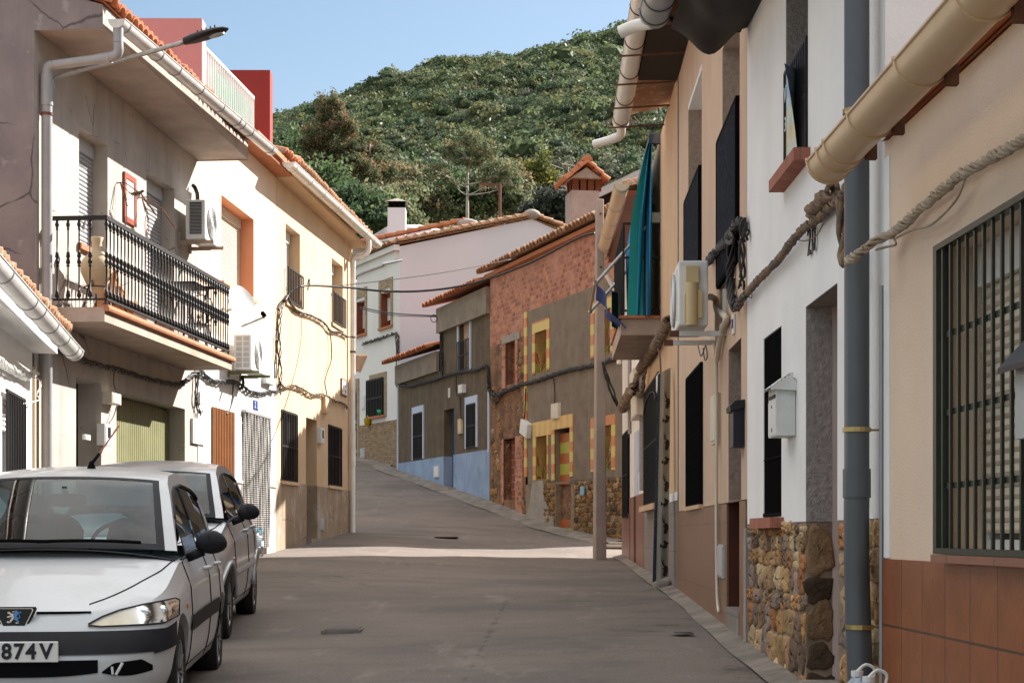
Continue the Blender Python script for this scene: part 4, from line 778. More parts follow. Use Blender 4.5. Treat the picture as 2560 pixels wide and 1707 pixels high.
e = wallbox('junction_box', WB1, 1298, 1046, 1316, 1078, .02, .16, 'boxwhite', 'tilted white box hanging on the crumbling wall', 'box'); e.matrix_world = e.matrix_world @ Matrix.Rotation(math.radians(18), 4, 'Y')
e = empty('house_number', 'small light blue number tile on the stone base', 'house number', WB1.at(7.0, .06, 2.0)); mb = MB(); mb.box(0, .2, -.03, 0, 0, .2); obj('tile', mb, mk('light_blue_tile', (.22, .45, .62), rough=.3), e)
# chimney of the brick house
def chim(parent, M, w, d, h, capz):
    pass
mb = MB(); Yc = 46.0; cx0, cx1 = tx(1418, Yc), tx(1492, Yc); cz0, cz1 = 8.4, CZ - (484 - HY) / F * Yc; cz2 = CZ - (458 - HY) / F * Yc; cz3 = CZ - (418 - HY) / F * Yc
MiB = WB1.M.inverted(); lb = lambda x, y, z: tuple(MiB @ V((x, y, z)))
cm = (cx0 + cx1) / 2; cw = (cx1 - cx0) / 2; Rb = Matrix.Rotation(.18, 3, 'Z')
def cb(x, y, z): p = Rb @ V((x, y, 0)); return lb(cm + p.x, Yc + p.y, z)
def cbox(mb, x0, x1, y0, y1, z0, z1): mb.prism([cb(x0, y0, z0), cb(x1, y0, z0), cb(x1, y1, z0), cb(x0, y1, z0)], V((0, 0, z1 - z0)))
cbox(mb, -cw * .93, cw * .93, -.42, .42, cz0, cz1); ch = obj('chimney', mb, mk('chimney_render', (.38, .30, .27), (.31, .245, .225), 4, bump=.3), hb1)
mb = MB()
for i in range(4): x = -cw * .85 + i * cw * .52; cbox(mb, x, x + .16, -.40, -.28, cz1, cz2 + .05)
for i in range(2): cbox(mb, -cw * .9, -cw * .78, -.2 + i * .35, -.05 + i * .35, cz1, cz2 + .05)
obj('flue_brick', mb, brickmat('perforated_brick', (.40, .12, .05), (.36, .10, .04), (.05, .02, .01), .05, .05, .012, off=.5), ch); mb = MB(); cbox(mb, -cw * .75, cw * .75, -.2, .35, cz1, cz2 + .02); obj('flue', mb, mt['dark'], ch)
mb = MB(); hw = cw * 1.15
mb.add([cb(-hw * .9, -.55, cz2 + .03), cb(hw * .9, -.55, cz2 + .03), cb(0, -.55, cz3 - .12), cb(-hw * .9, .6, cz2 + .03), cb(hw * .9, .6, cz2 + .03), cb(0, .6, cz3 - .12)], [(0, 1, 2), (3, 5, 4), (0, 2, 5, 3), (1, 4, 5, 2), (0, 3, 4, 1)]); obj('cap_gable', mb, mt['mortarwhite'], ch)
mb = MB()
for y in (-.6, -.36, -.12, .12, .36, .58):
    for s in (-1, 1): barrels(mb, cb(s * hw * 1.25, y, cz2 - .08), cb(0, y, cz3 - .02), .12, 3)
barrels(mb, cb(0, -.68, cz3 + .02), cb(0, .6, cz3 + .02), .13, 4); obj('cap_tiles', mb, mt['roof'], ch, 50)
# TV antenna behind the chimney
e = empty('tv_antenna', 'spindly television antenna behind the tiled chimney', 'antenna', Matrix.Translation(V((tx(1422, 48), 48., 8.6)))); mb = MB(); bp_ = e.location
def ap(px, py, Y=48.): return V((tx(px, Y), Y, CZ - (py - HY) / F * Y)) - bp_
mb.tube([V((0, 0, 0)), ap(1421, 418)], .02, 6); obj('mast', mb, mt['galv'], e); mb = MB()
mb.tube([ap(1376, 411), ap(1408, 423)], .012, 4); mb.tube([ap(1396, 437), ap(1420, 444)], .012, 4); mb.tube([ap(1404, 410), ap(1500, 424, 48.4)], .015, 5)
for i in range(9): a = ap(1404 + 12 * i, 410 + 1.7 * i, 48 + .05 * i); mb.tube([a + V((-.12, -.3, .05)), a + V((.12, .3, -.05))], .009, 4)
for y in (446, 455, 468, 478): mb.tube([ap(1396, y - 4), ap(1424, y)], .011, 4)
obj('aerial', mb, mt['galv'], e)
# brown house with blue base
hb2 = house('brown_house', WB2, 'dark brown rough house with blue base, blue door and pale blue window surrounds'); L = WB2.L; us = 5.0
BU, BL, BD, BR = (6.84, 7.90, 5.68, 7.36, .22), (1.95, 3.05, 3.41, 4.84, .15), (5.31, 6.33, 2.2, 4.72, .3), (7.6, 8.5, 3.5, 4.72, .15)
mb = panel(MB(), us, L - .002, 3.38, 7.0, [BU, BD, BR]); m2 = panel(MB(), 0, us, 3.38, 5.9, [BL]); mb.add(m2.v, m2.f); body(mb, us, L - .002, 1.0, 7.75, 6, 9.4); body(mb, 0, us, 1., 6.5, 4, 8.0); obj('wall', mb, mt['brownrender'], hb2)
mb = MB(); mb.box(us - .12, L - .002, -.12, -.003, 7.0, 7.72); mb.box(.0, us - .2, -.10, -.003, 5.9, 6.5); obj('cornice', mb, mt['corniceren'], hb2)
mb = panel(MB(), 0, L - .002, .9, 3.38, [BD], -.02, .3, True); obj('plinth', mb, mt['blue'], hb2)
mb = MB(); tiles(mb, us - .5, L + .0, -.42, 7.80, 5.5, 9.3, p=.22, r=.06, rows=9); tiles(mb, -.5, us - .15, -.40, 6.58, 4, 7.9, p=.22, r=.06, rows=7); obj('roof', mb, mt['roof'], hb2, 50)
for r in (BU, BL, BR): mb = MB(); surround(mb, r[:4], .12, -.035, .2); obj('window_surround', mb, mt['palebl'], hb2)
for a_ in ((-.01, .10, -.03, .0, 3.2, 5.9), (L - .12, L - .01, -.035, 0, 3.3, 5.2)): mb = MB(); mb.box(*a_); obj('corner_strip', mb, mt['palebl'], hb2)
window(hb2, BU[:4], .22, 'shutpink', 1., frame='bluedoor', gr=(BU[0], BU[1], BU[2] + .03, BU[2] + .85, 8, 3, 'black', .02, -.06), ns=24)
for r in (BL, BR): window(hb2, r[:4], .15, 'shutpink', 1., frame='bluedoor', gr=(r[0], r[1], r[2] + .02, r[3] - .02, 8, 3, 'black', .03, -.02), ns=20)
mb = MB(); mb.box(BD[0], BD[1], .25, .3, 2.2, 4.72); obj('door', mb, mt['bluedoor'], hb2); mb = MB(); mb.quad((BD[1] - .004, -.02, 2.4), (BD[1] - .004, .25, 2.4), (BD[1] - .004, .25, 4.7), (BD[1] - .004, -.02, 4.7)); obj('door_reveal', mb, mt['bluedoor'], hb2)
mb = MB(); mb.box(5.2, 6.5, -.25, .2, 2.0, 2.45); obj('doorstep', mb, mt['cement'], hb2)
B2w = lambda x, y, o=.06: WB2.w(x, y, o)
cable('cable_bundle', 'black cable bundle crossing the brown house below its upper window', [([B2w(997, 960), B2w(1020, 965), B2w(1050, 958), B2w(1090, 948), B2w(1110, 940), B2w(1150, 930), B2w(1190, 925), B2w(1216, 915), B2w(1221, 940), B2w(1222, 975)], 5, .03, .015, .6), ([B2w(1104, 790), B2w(1103, 860), B2w(1105, 930), B2w(1108, 940)], 3, .03, .02, 1.), ([B2w(1140, 940), B2w(1141, 985), B2w(1150, 995), B2w(1152, 1040), B2w(1155, 1046)], .018)])
wallbox('meter_box', WB2, 1145, 963, 1155, 981, 0, .12, 'boxwhite', 'white junction box below the upper window of the brown house', 'box')
wallbox('electricity_meter', WB2, 1144, 1048, 1153, 1083, 0, .05, 'clayp', 'tan meter hatch with cement edge beside the blue door', 'meter')
wallbox('gas_cabinet', WB2, 1084, 1166, 1095, 1192, .015, .06, 'boxwhite', 'white utility cabinet on the blue base', 'cabinet')
e = empty('house_number', 'white number mark above the blue door', 'house number', WB2.at(5.75, 0, 5.05)); mb = MB(); mb.box(.02, .07, -.015, -.001, 0, .28); mb.box(.14, .2, -.015, -.001, .0, .28); obj('digits', mb, mt['label'], e)
# white corner house
hb3 = house('white_corner_house', WB3, 'white house with stone clad base, long lavender gable and tiled roof edge'); L = WB3.L
FA, FB, FG, FD = (6.57, 7.52, 8.05, 9.22, .3), (4.15, 5.05, 8.05, 9.22, .3), (5.41, 6.91, 5.12, 6.3, .2), (3.3, 4.25, 3.5, 6.19, .3)
mb = panel(MB(), 0, L, 4.89, 10.55, [FA, FB, FG, FD]); mb.quad((0, .001, 2.), (0, 9, 2.), (0, 9, 10.55), (0, .001, 10.55)); obj('wall', mb, mt['whitefar'], hb3)
mb = panel(MB(), 0, L, 2., 4.89, [FD], -.025, .3, True); obj('stone_cladding', mb, mt['clad'], hb3)
# gable wall towards the camera (perpendicular)
perp = WB3.y; gm = MB()
def gq(d, z): return (L, d, z)
z_e = 10.62; ap_d = 8.7
def gd(px, py):  # depth along the gable for a pixel
    k = (px - CX) / F; p = V(WB3.b); y = WB3.y; d = (k * p.y - p.x) / (y.x - k * y.y); return d, CZ - (py - HY) * (p.y + d * y.y) / F
dA, zA = gd(1330, 548); dE, zE = gd(1425, 590)
gm.poly([(L, .0005, 2.), (L, dE + 2, 2.), (L, dE + 2, zE - .5), (L, dE, zE), (L, dA, zA), (L, .0005, 10.55)]); obj('gable_wall', gm, mt['lav'], hb3)
mb = MB(); mb.quad((0, -.1, 10.5), (L, -.1, 10.5), (L, dA, zA + .02), (0, dA, zA + .02)); mb.quad((0, dA, zA + .02), (L, dA, zA + .02), (L, dE + 2, zE - .3), (0, dE + 2, zE - .3)); tiles(mb, 0, L + .02, -.30, 10.62, 4, 10.62 + 4 * (zA - 10.5) / dA, rows=6, p=.22)
barrels(mb, (L + .03, -.1, 10.68), (L + .03, dA, zA + .12), .13, 15); barrels(mb, (L + .03, dE + 1.5, zE - .2), (L + .03, dA, zA + .12), .13, 8); barrels(mb, (L - .1, -.05, 10.6), (L - .1, dA, zA + .04), .12, 15); obj('roof', mb, mt['roofold'], hb3, 50)
mb = MB(); mb.ball((L, dA, zA + .17), .22, .3, .17); obj('ridge_mortar', mb, mt['mortarwhite'], hb3, True)
mb = MB(); mb.box(0, L, -.2, 0, 10.42, 10.6); mb.box(0, L - .1, -.10, 0, 10.15, 10.41); obj('cornice', mb, mt['whitefar'], hb3)
mb = MB()
for r, w9, t9 in (((FA[0], FA[1], FA[2], FA[3] + .12), .16, .3), ((FB[0], FB[1], FB[2], FB[3] + .12), .16, .3), (FD[:4], .18, .35)): m9 = MB(); surround(m9, r, w9, -.04, t9); obj('stone_surround', m9, mt['cladw'], hb3)
mb.box(5.3, 5.42, -.03, 0, 5.05, 6.3); mb.box(6.91, 7.1, -.04, 0, 5.05, 6.3); mb.box(5.5, 7.1, -.04, 0, 6.3, 6.55); obj('stone_surround', mb, mt['cladw'], hb3)
for r in (FA, FB): window(hb3, r[:4], .3, 'shutw', .75, frame='woodred', boxh=.15, sill=('terra', .15, .08, .08), fw=.07)
for r in (FA, FB): mb = MB(); mb.box(r[0] + .003, r[0] + .03, .0, .23, r[2], r[3] - .01); obj('side_frame', mb, mt['woodred'], hb3)
window(hb3, FG[:4], .2, pane='dark', frame='black', gr=(5.41, 6.91, 5.1, 6.35, 10, 3, 'black', .045, -.1), sill=('terra', .1, .12, .08))
mb = MB(); mb.grid(lambda s, t: (3.32 + .92 * s, .04 + .03 * math.sin(s * 30), 3.75 + 2.4 * t), 40, 1)
def flower():
    m, nt, bs = newmat('dark_flowered_cloth'); v = ocoord(nt, (3.2, 1, 3.2)); d = nd(nt, 'ShaderNodeTexVoronoi', Vector=v, Scale=1.3, Randomness=.9).outputs[0]; n = noise(nt, v, 5, 2)
    c = mix(nt, ramp(nt, nd(nt, 'ShaderNodeMath', operation='MULTIPLY_ADD', i0=n, i1=.35, i2=d).outputs[0], .48, .40), (.012, .013, .03), (.42, .44, .52)); nt.links.new(c, bs.inputs['Base Color']); bs.inputs['Roughness'].default_value = .9; return m
obj('door_curtain', mb, flower(), hb3)
wallbox('meter_hatch', WB3, 903, 989, 911, 1022, 0, .03, 'boxwhite', 'white meter hatch between curtain door and barred window', 'hatch')
wallbox('utility_hatch', WB3, 900, 1121, 911, 1144, .03, .06, 'acgrey', 'grey utility hatch low in the stone cladding', 'hatch')
e = empty('toy_bucket', 'yellow plastic bucket on the barred window ledge of the white corner house', 'bucket', WB3.at(5.55, .12, 4.82)); mb = MB(); mb.lathe([(.09, 0), (.13, .24), (.14, .25), (.12, .24), (.08, .02)], (0, 0, 0), 12); obj('bucket', mb, mt['yellow'], e, True); mb = MB(); mb.tube(spline([(-.12, 0, .24), (0, 0, .36), (.12, 0, .24)], 5), .01, 5); obj('handle', mb, mt['yellow'], e)
mb = MB(); mb.lathe([(.08, 0), (.11, .16), (.12, .17), (.08, .02)], (0, 0, 0), 12); o = obj('flower_pot', mb, mt['greenpl'], None, True, 'small green pot at the right of the barred window ledge', 'pot'); o.matrix_world = WB3.at(6.75, .10, 5.12)
B3w = lambda x, y, o=.06: WB3.w(x, y, o)
cable('cable_bundle', 'grey cable bundle bent along the white corner house edge', [([B3w(905, 860), B3w(930, 852), B3w(960, 842), B3w(978, 836), B3w(988, 833), B3w(994, 842), B3w(995, 880), B3w(992, 900)], 4, .04, .018, .8), ([B3w(988, 840), B3w(991, 880), B3w(990, 960), B3w(994, 965)], .018)], 'cableg')
# lamp on the white house
e = empty('street_lamp', 'thin grey wall street lamp in front of the white corner house', 'street lamp', Matrix.Translation(V(((889 - CX) / F * 44, 44., CZ - (745 - HY) / F * 44)))); lp = e.location
q = lambda x, y, Y=44.: V(((x - CX) / F * Y, Y, CZ - (y - HY) / F * Y)) - lp
mb = MB(); mb.tube(spline([q(888, 900), q(888, 720), q(890, 697), q(900, 685), q(960, 663)], 5), .035, 7); obj('arm', mb, mt['pvc'], e, True); mb = MB(); mb.prism([q(958, 662) + V((0, -.1, 0)), q(1005, 652) + V((0, -.08, 0)), q(1008, 650) + V((0, .05, .03)), q(985, 655) + V((0, 0, .05)), q(958, 661) + V((0, 0, .06))], V((0, .16, 0))); obj('lamp_head', mb, mt['galv'], e)
# roofs behind
e = empty('pink_roof_house', 'pale pink rendered house with square smoke-blackened chimney behind the white corner house', 'house', Matrix.Translation(V((-5, 69, 6)))); o_ = V((-5, 69, 6)); g3 = lambda px, py, Y: V((tx(px, Y), Y, CZ - (py - HY) / F * Y)) - o_
mb = MB(); mb.prism([g3(925, 592, 68), g3(1128, 585, 68), g3(1128, 700, 68), g3(925, 700, 68)], V((0, 6, 0))); obj('wall', mb, mt['lav'], e)
mb = MB(); mb.add([g3(915, 598, 67.8), g3(975, 562, 67.8), g3(1050, 562, 69), g3(1130, 580, 69), g3(1130, 600, 69), g3(915, 602, 67.8)] + [p + V((0, 6, 0)) for p in (g3(915, 598, 67.8), g3(975, 562, 67.8), g3(1050, 562, 69), g3(1130, 580, 69), g3(1130, 600, 69), g3(915, 602, 67.8))], [(0, 1, 2, 3, 4, 5), (6, 7, 8, 9, 10, 11), (0, 1, 7, 6), (1, 2, 8, 7), (2, 3, 9, 8)]); obj('roof', mb, mt['lav'], e)
mb = MB(); c0 = g3(969, 572, 67); c1 = g3(1013, 519, 67); mb.box(c0.x, c1.x, c0.y, c0.y + .7, c0.z - .8, c1.z); ch = obj('chimney', mb, mt['lav'], e); mb = MB()
for i in range(4): x = c0.x + .02 + i * .2; mb.box(x, x + .07, c0.y + .02, c0.y + .68, c1.z, c1.z + .27)
mb.box(c0.x + .05, c1.x - .05, c0.y + .1, c0.y + .65, c1.z, c1.z + .25); obj('sooty_vents', mb, mt['blackmat'], ch); mb = MB(); t = g3(990, 491, 67); cx_, cy_ = (c0.x + c1.x) / 2, c0.y + .35
mb.add([(cx_ - .4, cy_ - .4, c1.z + .25), (cx_ + .4, cy_ - .4, c1.z + .25), (cx_ + .4, cy_ + .4, c1.z + .25), (cx_ - .4, cy_ + .4, c1.z + .25), (cx_, cy_, t.z)], [(0, 1, 2, 3), (0, 1, 4), (1, 2, 4), (2, 3, 4), (3, 0, 4)]); obj('chimney_cap', mb, mt['mortarwhite'], ch)
e = empty('grey_gable_house', 'grey rendered gable with a row of orange ridge tiles behind the white corner house', 'house', Matrix.Translation(V((-5, 65, 6)))); o_ = V((-5, 65, 6))
mb = MB(); mb.prism([g3(880, 620, 65), g3(1160, 562, 65), g3(1180, 570, 65), g3(1180, 700, 65), g3(880, 700, 65)], V((0, 2, 0))); obj('wall', mb, mk('warm_grey_render', (.36, .31, .27), (.3, .255, .22), 2), e); mb = MB(); barrels(mb, g3(885, 612, 64.9), g3(1155, 556, 64.9), .16, 10); barrels(mb, g3(1155, 556, 64.9), g3(1185, 562, 64.9), .16, 1); obj('ridge_tiles', mb, mt['roof'], e, 50); mb = MB(); mb.ball(g3(1168, 560, 64.9), .45, .3, .2); obj('ridge_mortar', mb, mt['mortarwhite'], e, True)
e = empty('metal_post', 'rusty bracket post standing behind the lavender gable roof', 'post', Matrix.Translation(V((tx(1250, 70), 70., 8)))); o_ = e.location
mb = MB(); mb.tube([V((0, 0, 0)), g3(1250, 461, 70.)], .06, 6); mb.bar(g3(1250, 463, 70.), g3(1200, 461, 70.), .09); mb.bar(g3(1248, 470, 70.), g3(1241, 464, 70.), .05); obj('post', mb, mt['rust'], e)
e = empty('corrugated_shed', 'corrugated metal shed roof with dark underside behind the tiled chimney', 'shed', Matrix.Translation(V((tx(1520, 50), 50., 6)))); o_ = e.location
a, b = g3(1492, 478, 50.), g3(1640, 408, 50.); mb = MB(); mb.grid(lambda s, t: tuple(a.lerp(b, s) + V((0, 4 * t, .5 * t + .05 * math.sin(s * 90)))), 60, 1); obj('roof', mb, mt['galv'], e)
mb = MB(); mb.bar(g3(1492, 486, 50.), g3(1640, 416, 50.), .14, .22); obj('beam', mb, mt['acgrey'], e); mb = MB(); mb.prism([g3(1492, 490, 50.4), g3(1640, 430, 50.4), g3(1640, 640, 50.4), g3(1492, 640, 50.4)], V((0, .3, 0))); obj('wall', mb, mt['dark'], e)
# ------------------------------------------------------------------ right side of the street
# R1: low beige house, nearest
hr1 = house('beige_house', WR1, 'low beige house nearest on the right with rust coloured tile base and large barred window'); L = WR1.L
BWn = (1.10, 2.62, 1.03, 2.29, .22)
mb = panel(MB(), .003, L, .96, 2.98, [BWn]); body(mb, .003, L, -.5, 2.98, 6, 4.7); obj('wall', mb, mt['beige'], hr1)
mb = panel(MB(), .003, L, -.5, .985, [], -.014, .2, True); obj('tile_plinth', mb, mt['rusttile'], hr1)
mb = MB(); mb.box(.003, .11, -.006, 0, .99, 2.9); obj('corner_band', mb, mt['white'], hr1)
w = window(hr1, BWn[:4], .22, 'shutbeige', .93, frame='shutw', ns=22, boxh=.17, mid=False)
g = MB(); u0, u1, z0, z1 = 1.09, 2.64, 1.02, 2.30
for i in range(14):
    u = u0 + .10 + (u1 - u0 - .12) * i / 13; g.box(u - .009, u + .009, -.058, -.046, z0 + .02, z1 - .02)
for z in (1.30, 1.60, 1.92): g.box(u0 + .02, u1 - .02, -.044, -.038, z - .012, z + .012)
for a, b, c, d in ((u0, u0 + .05, z0, z1), (u1 - .05, u1, z0, z1)): g.box(a, b, -.068, .0, c, d)
g.box(u0 + .05, u1 - .05, -.068, -.02, z1 - .025, z1); g.box(u0 + .05, u1 - .05, -.068, -.02, z0, z0 + .025); obj('window_grille', g, mt['greeniron'], w)
mb = MB(); mb.box(1.08, 2.66, -.075, .2, .986, 1.018); obj('sill', mb, mt['redtile'], w)
mb = MB(); mb.quad((.003, -.02, 2.985), (L, -.02, 2.985), (L, 5.5, 4.6), (.003, 5.5, 4.6)); tiles(mb, .05, L, -.12, 2.98, 5, 4.5, rows=8); obj('roof', mb, mt['roof'], hr1, 50)
g = halfgutter(hr1, [(.40, -.36, 2.80), (L, -.36, 2.86)], .098, 'gutterb', [.006, .055, .09, .2, .38, .56, .74, .92], ringmat='gutterb', n=16)
for t in (.1, .21, .39, .57, .75): mb = MB(); u = .4 + (L - .4) * t; mb.box(u - .018, u + .018, -.285, -.24, 2.72, 2.79); obj('gutter_bracket', mb, mt['rust'], g)
R1w = lambda x, y, o=.05: WR1.w(x, y, o)
cable('cable_bundle', 'thick painted twisted cable bundle across the beige wall above the barred window', [([R1w(2118, 655, .20), R1w(2150, 632, .19), R1w(2185, 605, .12), R1w(2225, 585, .06), R1w(2262, 558, .06), R1w(2300, 522), R1w(2340, 490, .06), R1w(2380, 455), R1w(2415, 428, .06), R1w(2460, 405), R1w(2520, 372), R1w(2600, 325), R1w(2750, 240)], 6, .016, .0085, .2), ([R1w(2240, 595), R1w(2280, 575), R1w(2330, 560), R1w(2390, 500), R1w(2415, 440)], .006), ([R1w(2190, 625, .16), R1w(2215, 618), R1w(2240, 610), R1w(2225, 585)], .006)], 'rope')
e = empty('letter_box', 'dark grey letter box with gabled roof on the barred window of the beige house', 'letter box', WR1.at(2.47, .07, 1.42))
mb = MB(); mb.box(0, .26, -.10, 0, 0, .26); obj('box', mb, mt['acgrey'], e); mb = MB(); mb.prism([(-.03, .01, .27), (-.03, -.15, .22), (-.03, -.15, .24), (-.03, -.02, .38), (-.03, .01, .38)], (.32, 0, 0)); obj('box_roof', mb, mt['black'], e)
mb = MB(); mb.box(-.004, .0, -.085, -.02, .16, .22); obj('notice', mb, mt['terra'], e)
# R2: white house number 20
hr2 = house('white_stone_house', WR2, 'white house with rubble stone base, deep doorway and grey downpipe'); L = WR2.L
UWn, LWn, DRn = (1.80, 2.62, 3.43, 4.72, .34), (.83, 1.62, 1.22, 2.485, .10), (2.54, 3.54, -.2, 2.485, .34)
mb = panel(MB(), .002, L, 1.18, 5.0, [UWn, LWn, DRn], 0, .1); body(mb, .002, L, -.5, 5.0, 7, 7.0); obj('wall', mb, mt['white'], hr2)
def reveal(mb, r, d0, d1, x=.004):
    u0, u1, z0, z1 = r[:4]
    mb.quad((u0 + x, d0, z0), (u0 + x, d1, z0), (u0 + x, d1, z1), (u0 + x, d0, z1)); mb.quad((u1 - x, d0, z0), (u1 - x, d1, z0), (u1 - x, d1, z1), (u1 - x, d0, z1)); mb.quad((u0, d0, z1 - x), (u1, d0, z1 - x), (u1, d1, z1 - x), (u0, d1, z1 - x))
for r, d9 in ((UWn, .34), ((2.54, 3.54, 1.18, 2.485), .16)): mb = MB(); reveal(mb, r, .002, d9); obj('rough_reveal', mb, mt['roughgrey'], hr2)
mb = MB(); reveal(mb, (2.54, 3.54, -.2, 2.485), .162, .34, .003); obj('door_jamb', mb, mk('pinkish_plaster', (.56, .46, .42), (.50, .41, .38), 2.5, bump=.2), hr2)
mb = MB(); mb.box(2.54, 3.54, .30, .34, .1, 2.485); obj('door', mb, mt['woodred'], hr2)
w = window(hr2, UWn[:4], .33, frame='woodred', gr=(1.80, 2.60, 3.43, 4.1, 12, 3, 'black', .02, -.006), pane='dark'); mb = MB(); mb.box(1.81, 2.61, .03, .05, 3.43, 4.08); obj('dark_screen', mb, mt['blackmat'], w)
mb = MB(); mb.box(1.72, 2.70, -.10, .1, 3.345, 3.42); obj('sill', mb, mt['bricksill'], w)
w = window(hr2, LWn[:4], .09, pane='dark', frame='black', fw=.03, mid=False); mb = MB()
for i in range(20): u = .84 + .77 * i / 19; mb.box(u - .006, u + .006, .005, .02, 1.24, 2.48)
mb.box(.83, 1.62, -.006, .004, 1.225, 1.25); mb.box(.83, 1.62, .0, .004, 1.62, 1.63); mb.box(.83, 1.62, .021, .03, 1.23, 2.484); obj('window_grille', mb, mt['blackmat'], w)
mb = MB(); mb.box(.76, 1.72, -.09, .05, 1.145, 1.215); obj('sill', mb, mt['bricksill'], w)
mb = panel(MB(), .002, L, -.5, 1.178, [DRn], .004, .3); obj('stone_base', mb, mt['mortar'], hr2)
rs = random.Random(5); mb = MB(); stones(mb, .14, 2.53, .05, 1.17, .0, .09, .24, rs, (.7, 1.7), .024); stones(mb, 3.66, L - .02, .0, 1.16, .0, .10, .26, rs, (.7, 1.6), .024)
t = MB(); stones(t, .0, .16, .0, 1.16, .0, .12, .30, rs, (.9, 1.6), .014, [(.30, .19, .09), (.10, .065, .04), (.24, .15, .08), (.08, .05, .03), (.34, .23, .12)])
mb.add([(2.55 - (y - .0), u, z) for u, y, z in t.v], t.f); mb.c[-len(t.v):] = t.c; obj('rubble_stone', mb, mt['stone'], hr2, True)
mb = MB(); mb.box(.002, .13, -.03, .003, -.3, 1.15); obj('corner_strip', mb, mt['cement'], hr2)
mb = MB(); mb.box(2.54, 3.54, -.04, .34, -.2, .22); obj('doorstep', mb, mt['cement'], hr2)
du = L - .12; mb = MB(); mb.tube([(du, -.11, 4.9), (du, -.11, 1.32)], .062, 16); mb.tube([(du, -.11, 1.42), (du, -.11, 1.28)], .069, 16); mb.tube(spline([(du, -.11, 1.36), (du, -.11, .9), (du + .03, -.085, .0), (du + .03, -.085, -.1)], 3), .063, 16); d = obj('downpipe', mb, mt['pvcd'], hr2, 40)
for z in (1.60, .64, 3.15): mb = MB(); o_ = -.11 if z > 1 else -.10; mb.tube([(du + (.012 if z < 1 else 0), o_, z), (du + (.012 if z < 1 else 0), o_, z + .022)], .070, 16); mb.tube([(du, -.05, z + .01), (du, .0, z + .01)], .006, 5); obj('pipe_clamp', mb, mt['brass'], d)
mb = MB(); mb.tube([(L - .02, -.012, .3), (L - .02, -.012, 2.3)], .011, 6); obj('conduit', mb, mt['pvc'], hr2)
mb = MB(); mb.quad((0, -.62, 5.03), (L, -.62, 5.03), (L, 6.9, 7.05), (0, 6.9, 7.05)); tiles(mb, .0, L, -.66, 5.1, 6.8, 7.1, rows=9); obj('roof', mb, mt['roof'], hr2, 50)
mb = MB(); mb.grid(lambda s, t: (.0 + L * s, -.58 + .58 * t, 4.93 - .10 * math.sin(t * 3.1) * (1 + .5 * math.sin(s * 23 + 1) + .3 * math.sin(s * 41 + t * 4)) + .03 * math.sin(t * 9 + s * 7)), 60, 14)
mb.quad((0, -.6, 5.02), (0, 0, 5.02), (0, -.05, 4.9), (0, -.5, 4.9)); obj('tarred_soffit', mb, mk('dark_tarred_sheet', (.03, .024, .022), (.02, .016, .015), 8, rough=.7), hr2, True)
halfgutter(hr2, [(-.03, -.70, 5.05), (L, -.70, 5.09)], .115, 'pvc', [.02, .09, .2, .3], ringmat='pvcd', n=14)
mb = MB(); mb.tube(spline([(-.02, -.72, 4.98), (-.14, -.84, 4.99), (-.2, -.95, 4.96)], 4), .05, 10); obj('gutter_spout', mb, mt['gutterw'], hr2, 40)
R2w = lambda x, y, o=.05: WR2.w(x, y, o)
cable('cable_bundle', 'brown twisted cable bundle rising across the white wall over the number', [([R2w(1845, 768), R2w(1862, 740), R2w(1885, 712), R2w(1915, 680), R2w(1945, 650), R2w(1975, 610, .06), R2w(2005, 575), R2w(2040, 550), R2w(2075, 518), R2w(2105, 490), R2w(2120, 462, .07)], 6, .018, .009, .22), ([R2w(2100, 500), R2w(2108, 560), R2w(2110, 640, .06), R2w(2118, 655, .12)], 4, .02, .014, .5), ([R2w(1996, 600), R2w(2015, 602), R2w(2040, 590), R2w(2058, 560)], .004), ([R2w(2028, 535, .06), R2w(2050, 505, .06), R2w(2085, 478, .06)], 4, .03, .016, .3), ([R2w(1866, 730), R2w(1876, 745), R2w(1880, 738), R2w(1874, 715)], .004)], 'ropedark')
e = empty('house_number', 'black metal house number 20 painted over on the white wall', 'house number', WR2.at(2.70, .004, 2.72))
for i, ch in enumerate('20'): text('digit', ch, .24, mt['ink'], e, Matrix.Translation((.05 + i * .15, -.012, .12)) @ Matrix.Rotation(math.pi / 2, 4, 'X'), .004)
e = empty('letter_box', 'white letter box with scalloped roof beside the narrow black window', 'letter box', WR2.at(1.86, .0, 1.725))
mb = MB(); mb.box(0, .33, -.122, -.004, 0, .33); b = obj('box', mb, mt['boxwhite'], e); mb = MB(); mb.add([(-.03, -.165, .30), (.36, -.165, .30), (.36, -.05, .385), (-.03, -.05, .385), (.36, .0, .345), (-.03, .0, .345)], [(0, 1, 2, 3), (3, 2, 4, 5)]); mb.add([(-.03, -.165, .288), (.36, -.165, .288), (.36, -.05, .37), (-.03, -.05, .37)], [(0, 1, 2, 3)])
for i in range(6): c = -.165 + .012 + i * .024; mb.poly([(.36, c - .014, .30 + (c + .165) * .7), (.36, c + .014, .30 + (c + .165) * .7), (.36, c + .01, .278 + (c + .165) * .55), (.36, c, .272 + (c + .165) * .55), (.36, c - .01, .278 + (c + .165) * .55)])
mb.poly([(.362, -.165, .29), (.362, -.05, .375), (.362, .0, .34), (.362, .0, .28)]); obj('box_roof', mb, mt['boxwhite'], e)
mb = MB(); mb.box(.05, .29, -.128, -.123, .24, .262); mb.ball((.16, -.125, .19), .012, .006, .012); mb.box(.13, .18, -.126, -.122, .03, .055); obj('slot_and_lock', mb, mt['ink'], b); mb = MB(); mb.box(.01, .32, -.126, -.122, .01, .225); obj('box_door', mb, mt['boxwhite'], b)
